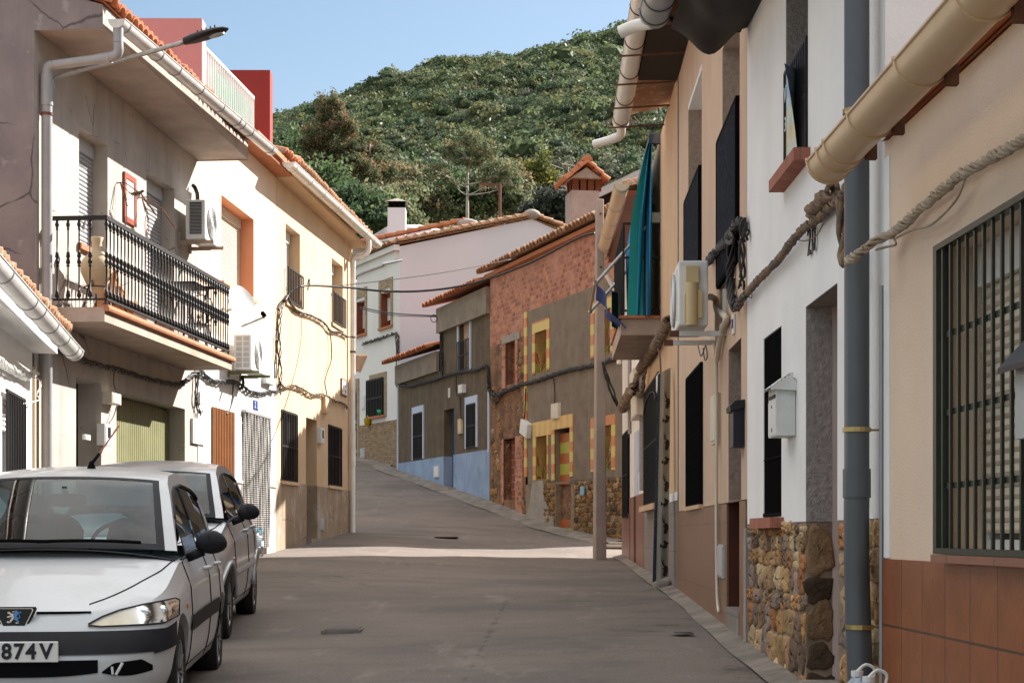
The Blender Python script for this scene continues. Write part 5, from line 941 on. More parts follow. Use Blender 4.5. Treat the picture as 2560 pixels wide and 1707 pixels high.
def postermat():
    m, nt, bs = newmat('faded_paper'); v = ocoord(nt); s = nd(nt, 'ShaderNodeSeparateXYZ', Vector=v); n = noise(nt, v, 9, 3)
    a = mix(nt, ramp(nt, n, .42, .56), (.62, .50, .28), (.50, .58, .52)); c = mix(nt, ramp(nt, s.outputs[2], .33, .37), a, mix(nt, ramp(nt, n, .4, .6), (.22, .40, .62), (.52, .62, .66))); nt.links.new(c, bs.inputs['Base Color']); bs.inputs['Roughness'].default_value = .7; return m
e = empty('notice_poster', 'faded blue and yellow sale poster hanging on the barred window above the doorway', 'poster', WR2.at(2.05, -.012, 3.47)); mb = MB(); mb.grid(lambda s, t: (.40 * s, -.05 + .05 * math.sin(s * 4.5) * t - .03 * t * t * s, .56 * t * (1 - .06 * s)), 10, 8); p = obj('paper', mb, postermat(), e, True)
text('poster_letter', 'V', .15, mt['label'], p, Matrix.Translation((.10, -.075, .40)) @ Matrix.Rotation(math.pi / 2, 4, 'X'), .001); text('poster_digit', '3', .13, mt['label'], p, Matrix.Translation((.08, -.07, .22)) @ Matrix.Rotation(math.pi / 2, 4, 'X'), .001)
# R3: tan house
hr3 = house('tan_house', WR3, 'tan roughcast house with brown tile base, black screened windows and side air conditioner'); L = WR3.L
U1, U2, L1w, D3 = (1.35, 3.0, 3.7, 5.74, .30), (5.0, 6.36, 3.4, 5.3, .34), (1.40, 3.12, 1.42, 2.75, .12), (5.50, 6.46, .25, 2.64, .34)
mb = panel(MB(), .003, L, 1.37, 6.5, [U1, U2, L1w, D3]); body(mb, .003, L, -.5, 6.5, 7, 8.2); obj('wall', mb, mt['tan'], hr3)
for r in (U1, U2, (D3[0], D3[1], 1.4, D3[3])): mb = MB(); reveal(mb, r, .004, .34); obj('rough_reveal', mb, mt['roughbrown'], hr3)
mb = panel(MB(), .003, L, -.5, 1.36, [D3], -.014, .2, True); obj('tile_plinth', mb, mt['browntile'], hr3)
for r, zt in ((U1, 4.70), (U2, 4.52)):
    w = window(hr3, r[:4], .30, 'shutbeige', 1., frame='shutw', boxh=.16); mb = MB(); mb.box(r[0] - .2, r[1] - .05, -.03, .004, r[2] - .1, zt); s = obj('insect_screen', mb, mt['mesh'], w); mb = MB(); grille(mb, r[0] - .22, r[1] - .03, r[2] - .12, zt + .02, 1, 2, .03, -.02); obj('screen_frame', mb, mt['blackmat'], s)
mb = MB(); mb.box(1.36, 2.99, .0, .29, 5.68, 5.735); obj('white_lintel', mb, mt['whiteclean'], hr3)
w = window(hr3, L1w[:4], .12, 'shutpink', 1., frame='black', pane='dark'); mb = MB(); grille(mb, 1.36, 3.14, 1.40, 2.77, 15, 2, .022, -.02)
for z in (1.52, 1.58, 1.80, 1.85, 2.08, 2.13, 2.36, 2.41, 2.6): mb.box(1.36, 3.14, -.024, -.006, z - .012, z + .012)
obj('window_grille', mb, mt['blackmat'], w); mb = MB(); mb.box(1.36, 3.14, -.004, .012, 1.40, 2.77); obj('insect_screen', mb, mt['blackmat'], w); mb = MB(); mb.box(1.32, 3.2, -.05, .05, 1.355, 1.395); obj('sill', mb, mt['tan2'], w)
mb = MB(); mb.box(D3[0], D3[1], .20, .25, .52, 2.64); obj('door', mb, mt['wood'], hr3); mb = MB(); mb.box(D3[0], D3[1], -.02, .3, .1, .50); obj('doorstep', mb, mt['greytile'], hr3)
mb = MB(); reveal(mb, (D3[0], D3[1], .5, 1.37), .002, .2, .003); obj('door_jamb', mb, mt['wood'], hr3)
mb = MB(); mb.box(-.2, L, -.46, -.001, 6.42, 6.5); obj('soffit_boards', mb, mk('dark_eave_boards', (.03, .02, .015), rough=.9), hr3); mb = MB(); tiles(mb, -2.3, L, -.56, 6.6, 7, 8.4, rows=9); mb.quad((-2.3, -.5, 6.52), (L, -.5, 6.52), (L, 7, 8.3), (-2.3, 7, 8.3)); obj('roof', mb, mt['roofold'], hr3, 50)
g = halfgutter(hr3, [(-2.45, -.57, 6.47), (L - .1, -.57, 6.50)], .105, 'gutterw', [.03, .14, .27, .40, .53, .66, .8], ringmat='rust')
for t in (-2.2, -1.2, -.1, 1.1, 2.2, 3.4): mb = MB(); mb.bar((t, -.75, 6.34), (t, -.02, 6.38), .018); obj('gutter_hook', mb, mt['rust'], g)
mb = MB(); mb.tube(spline([(-2.4, -.57, 6.42), (-2.43, -.58, 6.30), (-2.5, -.70, 6.26), (-2.6, -.92, 6.22)], 5), [.06] * 10 + [.055] * 6, 10); obj('gutter_spout', mb, mt['gutterw'], g, 40)
e, w, hh = acunit(WR3, 4.55, 5.42, .16, .41, 2.86, 3.41, 'white air conditioner with yellowed valve cover over the tan house door', None)
mb = MB(); mb.box(w, w + .035, -.36, -.24, .02, .26); mb.tube([(w + .015, -.30, .0), (w + .015, -.30, .36)], .055, 12); mb.box(w - .002, w + .04, -.35, -.245, .36, .50); mb.box(w, w + .045, -.25, -.215, .06, .30); obj('valve_cover', mb, mt['acbeige'], e, 40); mb = MB(); mb.box(w, w + .003, -.22, -.19, .38, .5); obj('rating_label', mb, mt['label'], e)
for k in (.06, .86):
    mb = MB(); x = w * k; mb.box(x, x + .04, -.47, -.0, -.075, -.035); mb.box(x, x + .045, -.03, -.0, -.075, .32); obj('bracket', mb, mt['boxwhite'], e); mb = MB(); mb.box(x - .002, x + .042, -.48, -.40, -.08, -.03); obj('rusty_bracket_end', mb, mt['rust'], e)
R3w = lambda x, y, o=.04: WR3.w(x, y, o)
cable('conduit', 'white insulated pipe running from the air conditioner down the tan wall', [([R3w(1775, 742, .12), R3w(1788, 748), R3w(1792, 775), R3w(1815, 793), R3w(1808, 815)], .03), ([R3w(1808, 812), R3w(1796, 870), R3w(1792, 900)], .026), ([R3w(1765, 845, .08), R3w(1782, 855), R3w(1790, 890), R3w(1791, 1000), R3w(1791, 1300), R3w(1793, 1480), R3w(1797, 1530)], .016)], 'boxcream', 'pipe')
wallbox('cable_cover', WR3, 1776, 993, 1790, 1105, 0, .04, 'boxcream', 'long yellowed plastic cover on the tan wall beside the pipe', 'cover')
wallbox('utility_hatch', WR3, 1794, 1360, 1808, 1445, .014, .03, 'acgrey', 'grey utility hatch in the brown tile base near the pipe foot', 'hatch')
e = empty('letter_box', 'black letter box hanging at the doorway edge of the tan house', 'letter box', WR3.at(6.46, .0, 1.775)); mb = MB(); mb.box(0, .25, -.088, -.0, 0, .30); obj('box', mb, mk('navy_black_paint', (.012, .013, .025), rough=.4), e); mb = MB(); mb.prism([(-.03, .0, .30), (-.03, -.11, .27), (-.03, -.115, .31), (-.03, -.08, .35), (-.03, .0, .36)], (.31, 0, 0)); obj('box_lid', mb, mt['black'], e)
e = empty('house_number', 'small pale tile number 22 beside the tan house door', 'house number', WR3.at(5.93, .003, 2.72)); mb = MB(); mb.box(0, .13, -.014, 0, 0, .16); t = obj('tile', mb, mt['label'], e)
text('digit', '22', .11, mt['inkblue'], t, Matrix.Translation((.065, -.017, .08)) @ Matrix.Rotation(math.pi / 2, 4, 'X'))
cable('cable_bundle', 'tangled black cables and coil on the tan wall beside the white house', [([R3w(1770, 655), R3w(1785, 635, .07), R3w(1800, 620), R3w(1815, 605, .07), R3w(1828, 585, .07), R3w(1842, 560, .06), R3w(1858, 556), R3w(1862, 600)], 6, .028, .010, .35), ([R3w(1832, 590), R3w(1830, 640), R3w(1826, 690), R3w(1830, 740), R3w(1838, 770)], 6, .028, .014, .6), ([R3w(1838, 772, .06), R3w(1850, 750, .06), R3w(1866, 735, .05)], 4, .02, .012, .4), ([R3w(1852, 600), R3w(1854, 700), R3w(1852, 720)], 3, .02, .010, .6), ([WR3.w(1823 + 11 * math.cos(i * .45) * (1 - i / 90), 595 + 15 * math.sin(i * .45) * (1 - i / 90), .09) for i in range(44)], .012), ([R3w(1745, 862), R3w(1752, 890), R3w(1762, 870), R3w(1764, 860), R3w(1768, 890), R3w(1762, 900), R3w(1758, 870)], .006)])
# R4: house with balcony and awning
hr4 = house('awning_house', WR4, 'ochre house with grey tile base, small balcony and blue-green striped awning'); L = WR4.L
BD4, LW4 = (1.0, 2.6, 4.06, 6.1, .2), (.9, 4.2, 1.56, 3.22, .15)
mb = panel(MB(), .003, L, 1.54, 6.5, [BD4, LW4]); body(mb, .003, L, -.5, 6.5, 7, 8.2); obj('wall', mb, mt['tan2'], hr4)
mb = panel(MB(), .003, L - .05, -.5, 1.54, [], -.012, .2, True); obj('tile_plinth', mb, mt['greytile'], hr4); mb = MB(); mb.box(.01, L - .04, -.02, 0, 1.50, 1.60); obj('plinth_top', mb, mt['white'], hr4)
mb = MB(); mb.box(L - .07, L, -.012, -.002, 1.5, 6.4); obj('wall_joint', mb, mt['roughgrey'], hr4)
window(hr4, BD4[:4], .2, 'shutbeige', .8, frame='shutw', name='balcony_door'); w = window(hr4, LW4[:4], .15, pane='dark', frame='black'); mb = MB(); grille(mb, .85, 4.25, 1.54, 3.25, 26, 3, .02, -.06)
mb.box(.86, 4.24, -.04, -.03, 1.6, 3.2); mb.tube([(1.2 + 1.4 * (1 - math.cos(i * .157)), -.08, 2.9 + .2 * math.sin(i * .157)) for i in range(21)], .015, 5); obj('window_grille', mb, mt['black'], w); mb = MB(); mb.box(.85, 4.4, -.14, .0, 1.44, 1.52); obj('sill', mb, mt['tan2'], w)
mb = MB(); mb.box(.5, 3.8, -.536, -.002, 3.80, 4.02); bal = obj('balcony', mb, mt['slab'], hr4); mb = MB(); mb.box(.46, 3.84, -.56, -.002, 4.022, 4.06); obj('balcony_floor_tile', mb, mt['terra'], bal)
mb = MB(); ur = 3.72
for z in (5.32, 4.86, 4.14): mb.box(ur - .012, ur + .012, -.50, .0, z - .014, z + .014)
for o in (.50, .33, .17): mb.box(ur - .011, ur + .011, -o - .011, -o + .011, 4.06, 5.31)
for z in (5.32, 4.14): mb.box(.58, ur - .013, -.512, -.488, z - .014, z + .014)
for i in range(30): u = .6 + 3.1 * i / 29; mb.box(u - .007, u + .007, -.507, -.493, 4.06, 5.3)
obj('railing', mb, mt['black'], bal); mb = MB(); mb.box(.6, 3.70, -.486, -.478, 4.1, 5.30); obj('railing_screen', mb, mt['blackmat'], bal)
def awnmat():
    m, nt, bs = newmat('striped_awning_cloth'); s = nd(nt, 'ShaderNodeVertexColor', layer_name='Col').outputs[0]; nt.links.new(s, bs.inputs['Base Color']); bs.inputs['Roughness'].default_value = .8; return m
e = empty('awning', 'blue and green striped awning cloth hanging over the small balcony on grey folding arms', 'awning', WR4.at(.8, .1, 6.45))
mb = MB(); cols = [(.006, .26, .36), (.0, .10, .38), (.01, .27, .27), (.004, .022, .16), (.0, .17, .42), (.006, .17, .22), (.002, .012, .06)]; rA = random.Random(3); n = 44
for i in range(n):
    c = cols[(i * 3 + rA.randint(0, 1)) % 7] if i % 2 else cols[(i * 2) % 7]
    def A_(a, b, i=i):
        k = i + a; s = k / n; f = math.sin(k * 1.15) * .07 + math.sin(k * .43 + 1) * .05
        o = .05 + .28 * min(1, b * 2.2) ** .8 + f * min(1, b * 2.5) - .10 * max(0, b - .45)
        if s > .5:
            q = (s - .5) / .5; return (2.95 + .10 * math.sin(q * 14 + b * 2) - .12 * b * math.sin(q * 6), -(.05 + (.22 + .10 * b) * min(1, b * 2.2) ** .7 * (1 - q) - .03 * q), -2.40 * b)
        return (2.95 * s * 2, -o * .55, .0 - 2.38 * b)
    mb.grid(A_, 1, 12, c)
obj('awning_cloth', mb, awnmat(), e, True); mb = MB(); mb.tube([(-.05, -.02, .02), (3.02, -.02, .02)], .045, 10); mb.box(2.93, 3.02, -.06, .10, -.06, .08); obj('awning_roller', mb, mt['pvcd'], e)
for u in (.0, 2.9):
    mb = MB(); mb.tube([(u, .02, -1.05), (u, -.76, -1.92)], .022, 8); mb.box(u - .03, u + .03, -.02, .10, -1.12, -.98); mb.ball((u, -.78, -1.94), .035); obj('awning_arm', mb, mt['galv'], e)
mb = MB(); mb.tube([(2.98, -.78, -1.92), (-.1, -.78, -1.92)], .022, 8); obj('awning_bar', mb, mt['bronze'], e)
mb = MB(); mb.grid(lambda a, b: (2.9 - .5 * a + .3 * b, -.76 + .34 * b + .05 * math.sin(b * 8), -1.95 - .62 * b - .14 * a * (1 - b)), 3, 10, (.003, .03, .16)); mb.grid(lambda a, b: (2.7 - .3 * a, -.55 + .1 * a, -2.0 - .5 * b), 3, 4, (.008, .14, .15)); obj('loose_cloth_end', mb, awnmat(), e, True)
# deer print curtain
def deerm():
    m, nt, bs = newmat('pale_curtain_cloth'); v = ocoord(nt); c = mix(nt, ramp(nt, noise(nt, v, 3, 4), .4, .7), (.42, .40, .33), (.33, .32, .27)); nt.links.new(c, bs.inputs['Base Color']); bs.inputs['Roughness'].default_value = .9; return m
q9 = lambda x, y, Y: V((tx(x, Y), Y, CZ - (y - HY) / F * Y))
tl, tr, bl, br = q9(1645, 935, 20.5), q9(1677, 918, 20.7), q9(1632, 1455, 20.2), q9(1671, 1440, 20.4)
e = empty('deer_curtain', 'door curtain printed with brown stag heads and blue border leaning out of the doorway', 'curtain', Matrix.Translation(V((bl.x, bl.y, bl.z)))); O = e.location.copy()
def cl(s, t, d=0.):
    a, b = tl.lerp(bl, t), tr.lerp(br, t); p = a.lerp(b, s); return p - O + V((0, -d + .02 * math.sin(s * 9), 0))
mb = MB(); mb.grid(lambda s, t: tuple(cl(.2 + .8 * s, t)), 12, 12); obj('cloth', mb, deerm(), e, True)
mb = MB(); mb.grid(lambda s, t: tuple(cl(-.02 + .23 * s, t, .01 * math.sin(s * 3.1))), 4, 12); obj('blue_border', mb, mk('blue_patterned_border', (.035, .06, .15), (.10, .12, .16), 34, lo=.45, hi=.55), e, True)
stag = [(.30, 0), (.62, .03), (.75, .16), (.62, .30), (.66, .36), (.92, .42), (.64, .42), (.60, .47), (.85, .62), (.95, .80), (.90, .98), (.86, .82), (.78, .70), (.68, .60), (.74, .80), (.66, .78), (.56, .52), (.40, .50), (.15, .42), (.08, .22)]
hut = [(0, .2), (.55, .65), (.95, .45), (1., .2), (.9, .1), (.7, .12), (.68, -.1), (.2, -.1), (.18, .12)]
md = mk('dark_brown_print', (.035, .022, .016), (.05, .035, .02), 20); mg = mk('dark_green_print', (.03, .04, .02), (.04, .025, .015), 20); mb = MB(); mb2 = MB()
for k in range(5):
    t0 = .10 + .20 * k
    for shp, q, off in ((stag, mb, 0), (hut, mb2, .105)):
        sc_t = .105 if shp is stag else .055
        q.poly([tuple(cl(1.02 - .62 * x * (.85 if shp is stag else 1.), min(.995, t0 + off + sc_t * (.9 - y)), .006)) for x, y in shp])
obj('stag_print', mb, md, e); obj('hut_print', mb2, mg, e)
mb = MB(); mb.box(0, .4, -.2, 0, 0, .16); o = obj('loose_stone', mb, mt['cement'], None, label='small rough stone block on the ground below the deer curtain', cat='stone'); o.matrix_world = WR4.at(5.7, .02, .40); bv = o.modifiers.new('b', 'BEVEL'); bv.width = .05; bv.segments = 2
R4w = lambda x, y, o=.08: WR4.w(x, y, o)
cable('cable_bundle', 'thick rope-like cable bundle climbing under the awning house balcony', [([R4w(1672, 800), R4w(1662, 822), R4w(1650, 842), R4w(1638, 865), R4w(1622, 893), R4w(1612, 905), R4w(1600, 918), R4w(1596, 945), R4w(1588, 970), R4w(1575, 995), R4w(1565, 1015)], 6, .045, .02, .32), ([R4w(1645, 870), R4w(1650, 895), R4w(1652, 935)], .012), ([R4w(1615, 905), R4w(1609, 945), R4w(1604, 985), R4w(1590, 1000)], 3, .03, .012, .6)], 'ropedark')
wallbox('intercom', WR4, 1641, 940, 1647, 975, 0, .07, 'boxwhite', 'slim white box at the top of the deer curtain', 'box')
# C: peeling white house
hc = house('peeling_house', WC, 'narrow peeling white house with red-brown tile base beyond the awning house'); L = WC.L
CD = (.98, 2.5, 1.0, 2.97, .12)
mb = panel(MB(), 0, L - .003, 1.76, 6.5, [CD]); body(mb, 0, L - .003, -.5, 6.5, 6, 8.); obj('wall', mb, mt['peel'], hc)
mb = panel(MB(), 0, L - .003, -.5, 1.76, [(.98, 2.5, 1.45, 2.97, .12)], -.014, .1, True); obj('tile_plinth', mb, mt['redtile'], hc)
window(hc, (.98, 2.5, 1.45, 2.97), .1, pane='dark', frame='black', gr=(.96, 2.52, 1.42, 2.98, 9, 3, 'black', .02, -.05))
mb = MB(); mb.box(3.95, 4.9, -.012, 0, 1.76, 2.85); obj('grey_paint_patch', mb, mt['palebl'], hc); mb = MB(); mb.box(5.1, 5.75, -.02, 0, 2.15, 2.8); obj('small_shutter', mb, mk('mauve_paint', (.46, .40, .42), rough=.6), hc)
mb = MB(); mb.box(4.05, 4.35, -.03, -.0, .3, 1.75); mb.box(2.7, 2.78, -.02, 0, .4, 1.45); obj('door_slit', mb, mt['wood'], hc)
mb = MB(); mb.tube([(2.95, -.03, 2.9), (2.95, -.03, 4.6)], .04, 6); mb.tube([(6.3, -.03, 1.8), (6.3, -.03, 4.6)], .05, 6); obj('conduit', mb, mt['roughgrey'], hc)
mb = MB(); mb.box(0, L, -.28, -.001, 6.42, 6.52); obj('eave', mb, mt['woodred'], hc); mb = MB(); tiles(mb, 0, L, -.34, 6.58, 6, 8.1, rows=8); mb.quad((0, -.3, 6.53), (L, -.3, 6.53), (L, 6, 8.05), (0, 6, 8.05)); obj('roof', mb, mt['roofold'], hc, 50)
halfgutter(hc, [(.2, -.42, 6.52), (7.7, -.42, 6.38)], .11, 'gutterb', [.02, .12, .17, .2, .38, .56, .75, .985], ringmat='acgrey')
mb = MB(); mb.tube(spline([(.4, -.42, 6.42), (.4, -.40, 6.25), (.38, -.2, 5.9), (.36, -.08, 5.6)], 4), .05, 8); mb.tube([(.36, -.08, 5.65), (.36, -.08, 4.4)], .05, 8); obj('downpipe', mb, mt['gutterw'], hc, 40)
Cw = lambda x, y, o=.08: WC.w(x, y, o)
wallbox('meter_box', WC, 1574, 936, 1584, 968, 0, .12, 'boxcream', 'upper cream meter box on the peeling house among the cables', 'box'); wallbox('meter_box', WC, 1577, 998, 1592, 1035, 0, .14, 'boxcream', 'lower cream meter box on the peeling house below the cable knot', 'box')
cable('cable_bundle', 'knotted dark cables with wire ends on the peeling white wall', [([Cw(1590, 965, .12), Cw(1582, 975, .14), Cw(1572, 990, .14), Cw(1562, 1008, .14), Cw(1554, 1022, .14)], 8, .07, .022, .4), ([Cw(1578, 960, .16), Cw(1570, 978, .2), Cw(1585, 985, .2), Cw(1575, 970, .2), Cw(1588, 962, .2)], .03), ([Cw(1606, 975), Cw(1600, 990), Cw(1585, 1000), Cw(1572, 1012)], 3, .03, .012, .5)], 'ropedark')
# concrete pole
py_ = 32.; e = empty('utility_pole', 'square concrete utility pole standing at the end of the right row', 'utility pole', Matrix.Translation(V((tx(1499, py_), py_, .60))) @ Matrix.Rotation(math.radians(12), 4, 'Z'))
mb = MB(); mb.add([(a * w, b * w, z) for z, w in ((0, .107), (6.78, .066)) for a, b in ((-1, -1), (1, -1), (1, 1), (-1, 1))], [(0, 1, 2, 3), (4, 5, 6, 7), (0, 1, 5, 4), (1, 2, 6, 5), (2, 3, 7, 6), (3, 0, 4, 7)]); p = obj('shaft', mb, mt['concrete'], e); bv = p.modifiers.new('b', 'BEVEL'); bv.width = .012
mb = MB()
for z in (6.5, 6.0, 5.5, 4.9): mb.tube([(0, -.09, z), (0, .09, z)], .012, 6); mb.ball((.0, -.085, z), .022)
obj('bolt', mb, mt['rust'], e)
pw = lambda x, y: V(((x - CX) / F * 31.9, 31.9, CZ - (y - HY) / F * 31.9))
cable('cable_bundle', 'taut pair of cables from the pole down to the peeling house', [([pw(1505, 905), pw(1518, 945), pw(1530, 980), pw(1545, 1015)], 3, .03, .016, 1.5), ([pw(1545, 1015), WC.w(1556, 1022, .15)], .02)])
mb = MB(); mb.box(0, .5, -.3, 0, 0, .08); mb.box(.1, .6, -.22, .05, .08, .13); o = obj('rubble_heap', mb, mt['cement'], None, label='small heap of broken cement at the foot of the stone wall', cat='rubble'); o.location = (1.9, 35.6, .82); bv = o.modifiers.new('b', 'BEVEL'); bv.width = .03
# ------------------------------------------------------------------ parked cars (x across, y from nose to tail, z up)
def dirtpaint(name, c, metal, rough, dirt):
    m, nt, bs = newmat(name); v = ocoord(nt)
    n = ramp(nt, noise(nt, v, 2.2, 6, .7), .45, .75); n2 = ramp(nt, noise(nt, v, 55, 3), .62, .72)
    f = nd(nt, 'ShaderNodeMath', operation='MULTIPLY_ADD', i0=n2, i1=.35, i2=nd(nt, 'ShaderNodeMath', operation='MULTIPLY', i0=n, i1=.35).outputs[0]).outputs[0]
    nt.links.new(mix(nt, f, c, dirt), bs.inputs['Base Color']); bs.inputs['Metallic'].default_value = metal; bs.inputs['Coat Weight'].default_value = .4; bs.inputs['Coat Roughness'].default_value = .06
    nt.links.new(nd(nt, 'ShaderNodeMath', operation='MULTIPLY_ADD', i0=f, i1=.35, i2=rough).outputs[0], bs.inputs['Roughness']); return m
mt['cglass'] = glassmat('car_glass', (.34, .50, .53), .0, .75); mt['cglassd'] = glassmat('tinted_side_glass', (.16, .19, .19), .0, 1.1); mt['lens'] = glassmat('hazy_headlight_lens', (.80, .78, .70), .12, .9)
mt['trim'] = mk('black_bumper_plastic', (.012, .012, .016), (.016, .016, .02), 8, rough=.6, spec=.2); mt['tyre'] = mk('tyre_rubber', (.014, .014, .014), (.022, .021, .02), 12, rough=.85); mt['seat'] = mk('dark_seat_cloth', (.03, .033, .04), rough=.95); mt['chrome'] = mk('chrome', (.7, .7, .7), rough=.18, metal=1.); mt['rim'] = mk('alloy_rim', (.36, .36, .37), rough=.35, metal=.7); mt['reflector'] = mk('lamp_reflector', (.62, .58, .50), (.42, .39, .34), 9, rough=.25, metal=.6); mt['indicator'] = mk('amber_indicator', (.55, .18, .02), rough=.3)
def car(name, label, M, c):
    e = empty(name, label, 'car', M); L, W, zb = c['L'], c['W'], c['zb']; sh = lambda y: ip(y, *c['sh'])
    TF = ([0, .06, .22, .5, .8, 1.], [.86, .93, .975, 1., .985, c.get('tum', .93)]); af, ar, nf = c['af'], c['ar'], c['nf']
    def hw(y, t):
        k = 1.
        if y < af: k = max(0., 1 - (1 - y / af) ** nf) ** (1 / nf)
        elif y > L - ar: k = max(0., 1 - (1 - (L - y) / ar) ** nf) ** (1 / nf)
        return W * k * ip(t, *TF) * (1 - .03 * max(0, 1 - y / 1.2))
    dyf = lambda t: ip(t, *c['dyf']); dyr = lambda t: ip(t, *c['dyr'])
    def S(y, t, s):  # body side point
        yy = y + dyf(t) * max(0, 1 - y / 1.1) - dyr(t) * max(0, 1 - (L - y) / 1.1)
        return (s * hw(y, t), yy, zb + t * (sh(y) - zb))
    a = np.linspace(0, 1, 15) ** 2; ys = sorted(set([round(float(v), 4) for v in np.concatenate([af * a, np.linspace(af, L - ar, 50), L - ar * a])]))
    ts = list(np.linspace(0, 1, 17)); top = c['hood']
    def crown(y): return ip(y, *c['crown'])
    mb = MB(); nt_ = len(ts); nx = 11
    for y in ys:
        for t in ts: mb.v.append(S(y, t, 1)); mb.c.append((1, 1, 1))
        w0, yy, z0 = S(y, 1., 1)
        for k in range(1, nx): x = 1 - 2 * k / nx; mb.v.append((w0 * x, yy, z0 + crown(y) * (1 - abs(x) ** 2.4))); mb.c.append((1, 1, 1))
        for t in ts[::-1]: mb.v.append(S(y, t, -1)); mb.c.append((1, 1, 1))
    q = 2 * nt_ + nx - 1
    for i in range(len(ys) - 1):
        for k in range(q): mb.f.append((i * q + k, i * q + (k + 1) % q, (i + 1) * q + (k + 1) % q, (i + 1) * q + k))
    mb.f.append(tuple(range(q))[::-1]); mb.f.append(tuple((len(ys) - 1) * q + k for k in range(q)))
    b = obj('body', mb, mt[c['paint']], e, 35)
    # wheel openings
    cut = MB(); rw = c['rw']
    for y in c['axles']:
        for s in (-1, 1): cut.lathe([(rw * 1.17, -.3), (rw * 1.17, .3)], (s * (W - .13), y, rw), 40, Matrix.Rotation(math.pi / 2, 3, 'Y'))
    co_ = obj('cut', cut, None); md_ = b.modifiers.new('w', 'BOOLEAN'); md_.object = co_; md_.operation = 'DIFFERENCE'; md_.solver = 'EXACT'; co_.matrix_world = M.copy(); bpy.context.view_layer.update()
    me = bpy.data.meshes.new_from_object(b.evaluated_get(bpy.context.evaluated_depsgraph_get())); b.modifiers.clear(); b.data = me; bpy.data.objects.remove(co_)
    me.set_sharp_from_angle(angle=math.radians(40))
    mb = MB()
    for y in c['axles']: mb.box(-W + .04, W - .04, y - rw * 1.2, y + rw * 1.2, zb + .02, rw * 2.15)
    if True:
        for y in c['axles']: mb.box(-W * .62, W * .62, y - rw * 1.25, y + rw * 1.25, zb + .01, rw * 2.2)
    mb = MB(); mb.box(-W * .6, W * .6, .35, L - .3, .16, .5); obj('underbody', mb, mt['blackmat'], e)
    # wheels
    for y in c['axles']:
        for s in (-1, 1):
            R_ = Matrix.Rotation(s * math.pi / 2, 3, 'Y') if s > 0 else Matrix.Rotation(-math.pi / 2, 3, 'Y'); p = V((s * (W - .11), y, rw))
            ww = empty('wheel', None, None); ww.parent = e; ww.location = (0, 0, 0); mb = MB(); mb.lathe([(rw * .62, -.085), (rw * .93, -.09), (rw, -.06), (rw, .06), (rw * .93, .085), (rw * .66, .085), (rw * .62, .07)], p, 36, R_); obj('tyre', mb, mt['tyre'], ww, 50)
            mb = MB(); mb.lathe([(rw * .64, .03), (rw * .66, .08), (rw * .60, .078), (rw * .55, .05), (.05, .06), (.04, .07)], p, 30, R_)
            for k in range(9): an = k * 2 * math.pi / 9; mb.bar(p + R_ @ V((.03 * math.cos(an), .03 * math.sin(an), .065)), p + R_ @ V((rw * .58 * math.cos(an), rw * .58 * math.sin(an), .072)), .025, .012)
            obj('rim', mb, mt['rim'], ww, 50)
    # greenhouse
    yb, ye = c['roof'][0][0], c['roof'][0][-1]; zr = lambda y: ip(y, *c['roof']); wtop = c['wr']; zpk = max(c['roof'][1])
    def wbelt(y): return S(y, 1., 1)[0] * .985
    def gw(y, z): zbt = sh(y); k = min(1, max(0, (z - zbt) / (zpk - zbt))); return wbelt(y) + (wtop(y) - wbelt(y)) * k ** 1.15
    from_curve = np.linspace(0, 1, 60); cy = c['roof'][0]; kk = np.cumsum([0] + [math.hypot(cy[i + 1] - cy[i], c['roof'][1][i + 1] - c['roof'][1][i]) for i in range(len(cy) - 1)]); kk = kk / kk[-1]
    def arc(s): return float(np.interp(s, kk, cy)), float(np.interp(s, kk, c['roof'][1]))
    s1, s2 = float(np.interp(c['wsy'], cy, kk)), float(np.interp(c['hatchy'], cy, kk)); bf, bt = c['bulge']
    sm = c.get('smooth', 0)
    def top_(s, t):
        y = sum(arc(min(1, max(0, s + d)))[0] for d in (-.03, 0, .03)) / 3; z = sum(arc(min(1, max(0, s + d)))[1] for d in (-.03, 0, .03)) / 3
        x = 2 * t - 1; w_ = gw(y, z); k = ip(s, [0, s1, s1 + .15, s2 - .1, s2, 1], [bf, bt, 0, 0, -.06, -.10]); cr = ip(s, [0, s1, .5, s2, 1], [.02, .03, .045, .03, .0])
        return (w_ * x, y - k * (1 - abs(x) ** 2.2), z + cr * (1 - abs(x) ** 2.5))
    def sub(mb, a, b, t0, t1, nu=10, nv=12, off=0.):
        mb.grid(lambda u, v: (lambda p: (p[0], p[1] - off, p[2] + off))(top_(a + (b - a) * u, t0 + (t1 - t0) * v)), nu, nv)
    pe, pr_ = .045, .075
    mb = MB(); sub(mb, s1, s2, 0, 1, 26, 20); sub(mb, 0, s1, 0, pe, 14, 3); sub(mb, 0, s1, 1 - pe, 1, 14, 3); sub(mb, s2, 1, 0, .08, 10, 3); sub(mb, s2, 1, .92, 1, 10, 3); roof = obj('roof', mb, mt[c['paint']], e, 60)
    mb = MB(); sub(mb, 0, s1, pe, pr_, 14, 2, .002); sub(mb, 0, s1, 1 - pr_, 1 - pe, 14, 2, .002); sub(mb, 0, s1 * .10, pr_, 1 - pr_, 3, 12, .002); sub(mb, s1 * .955, s1, pr_, 1 - pr_, 2, 12, .002); obj('windscreen_seal', mb, mt['trim'], roof, True)
    mb = MB(); sub(mb, s1 * .10, s1 * .955, pr_, 1 - pr_, 12, 18); obj('windscreen', mb, mt['cglass'], e, True)
    mb = MB(); sub(mb, s2, 1, .08, .92, 10, 14); obj('rear_window', mb, mt['cglass'], e, True)
    def side(y, v, s, off=0.): zt = zr(y); z = sh(y) + (zt - sh(y)) * v; return (s * (gw(y, z) + off), y, z)
    ya, yc = c['side']
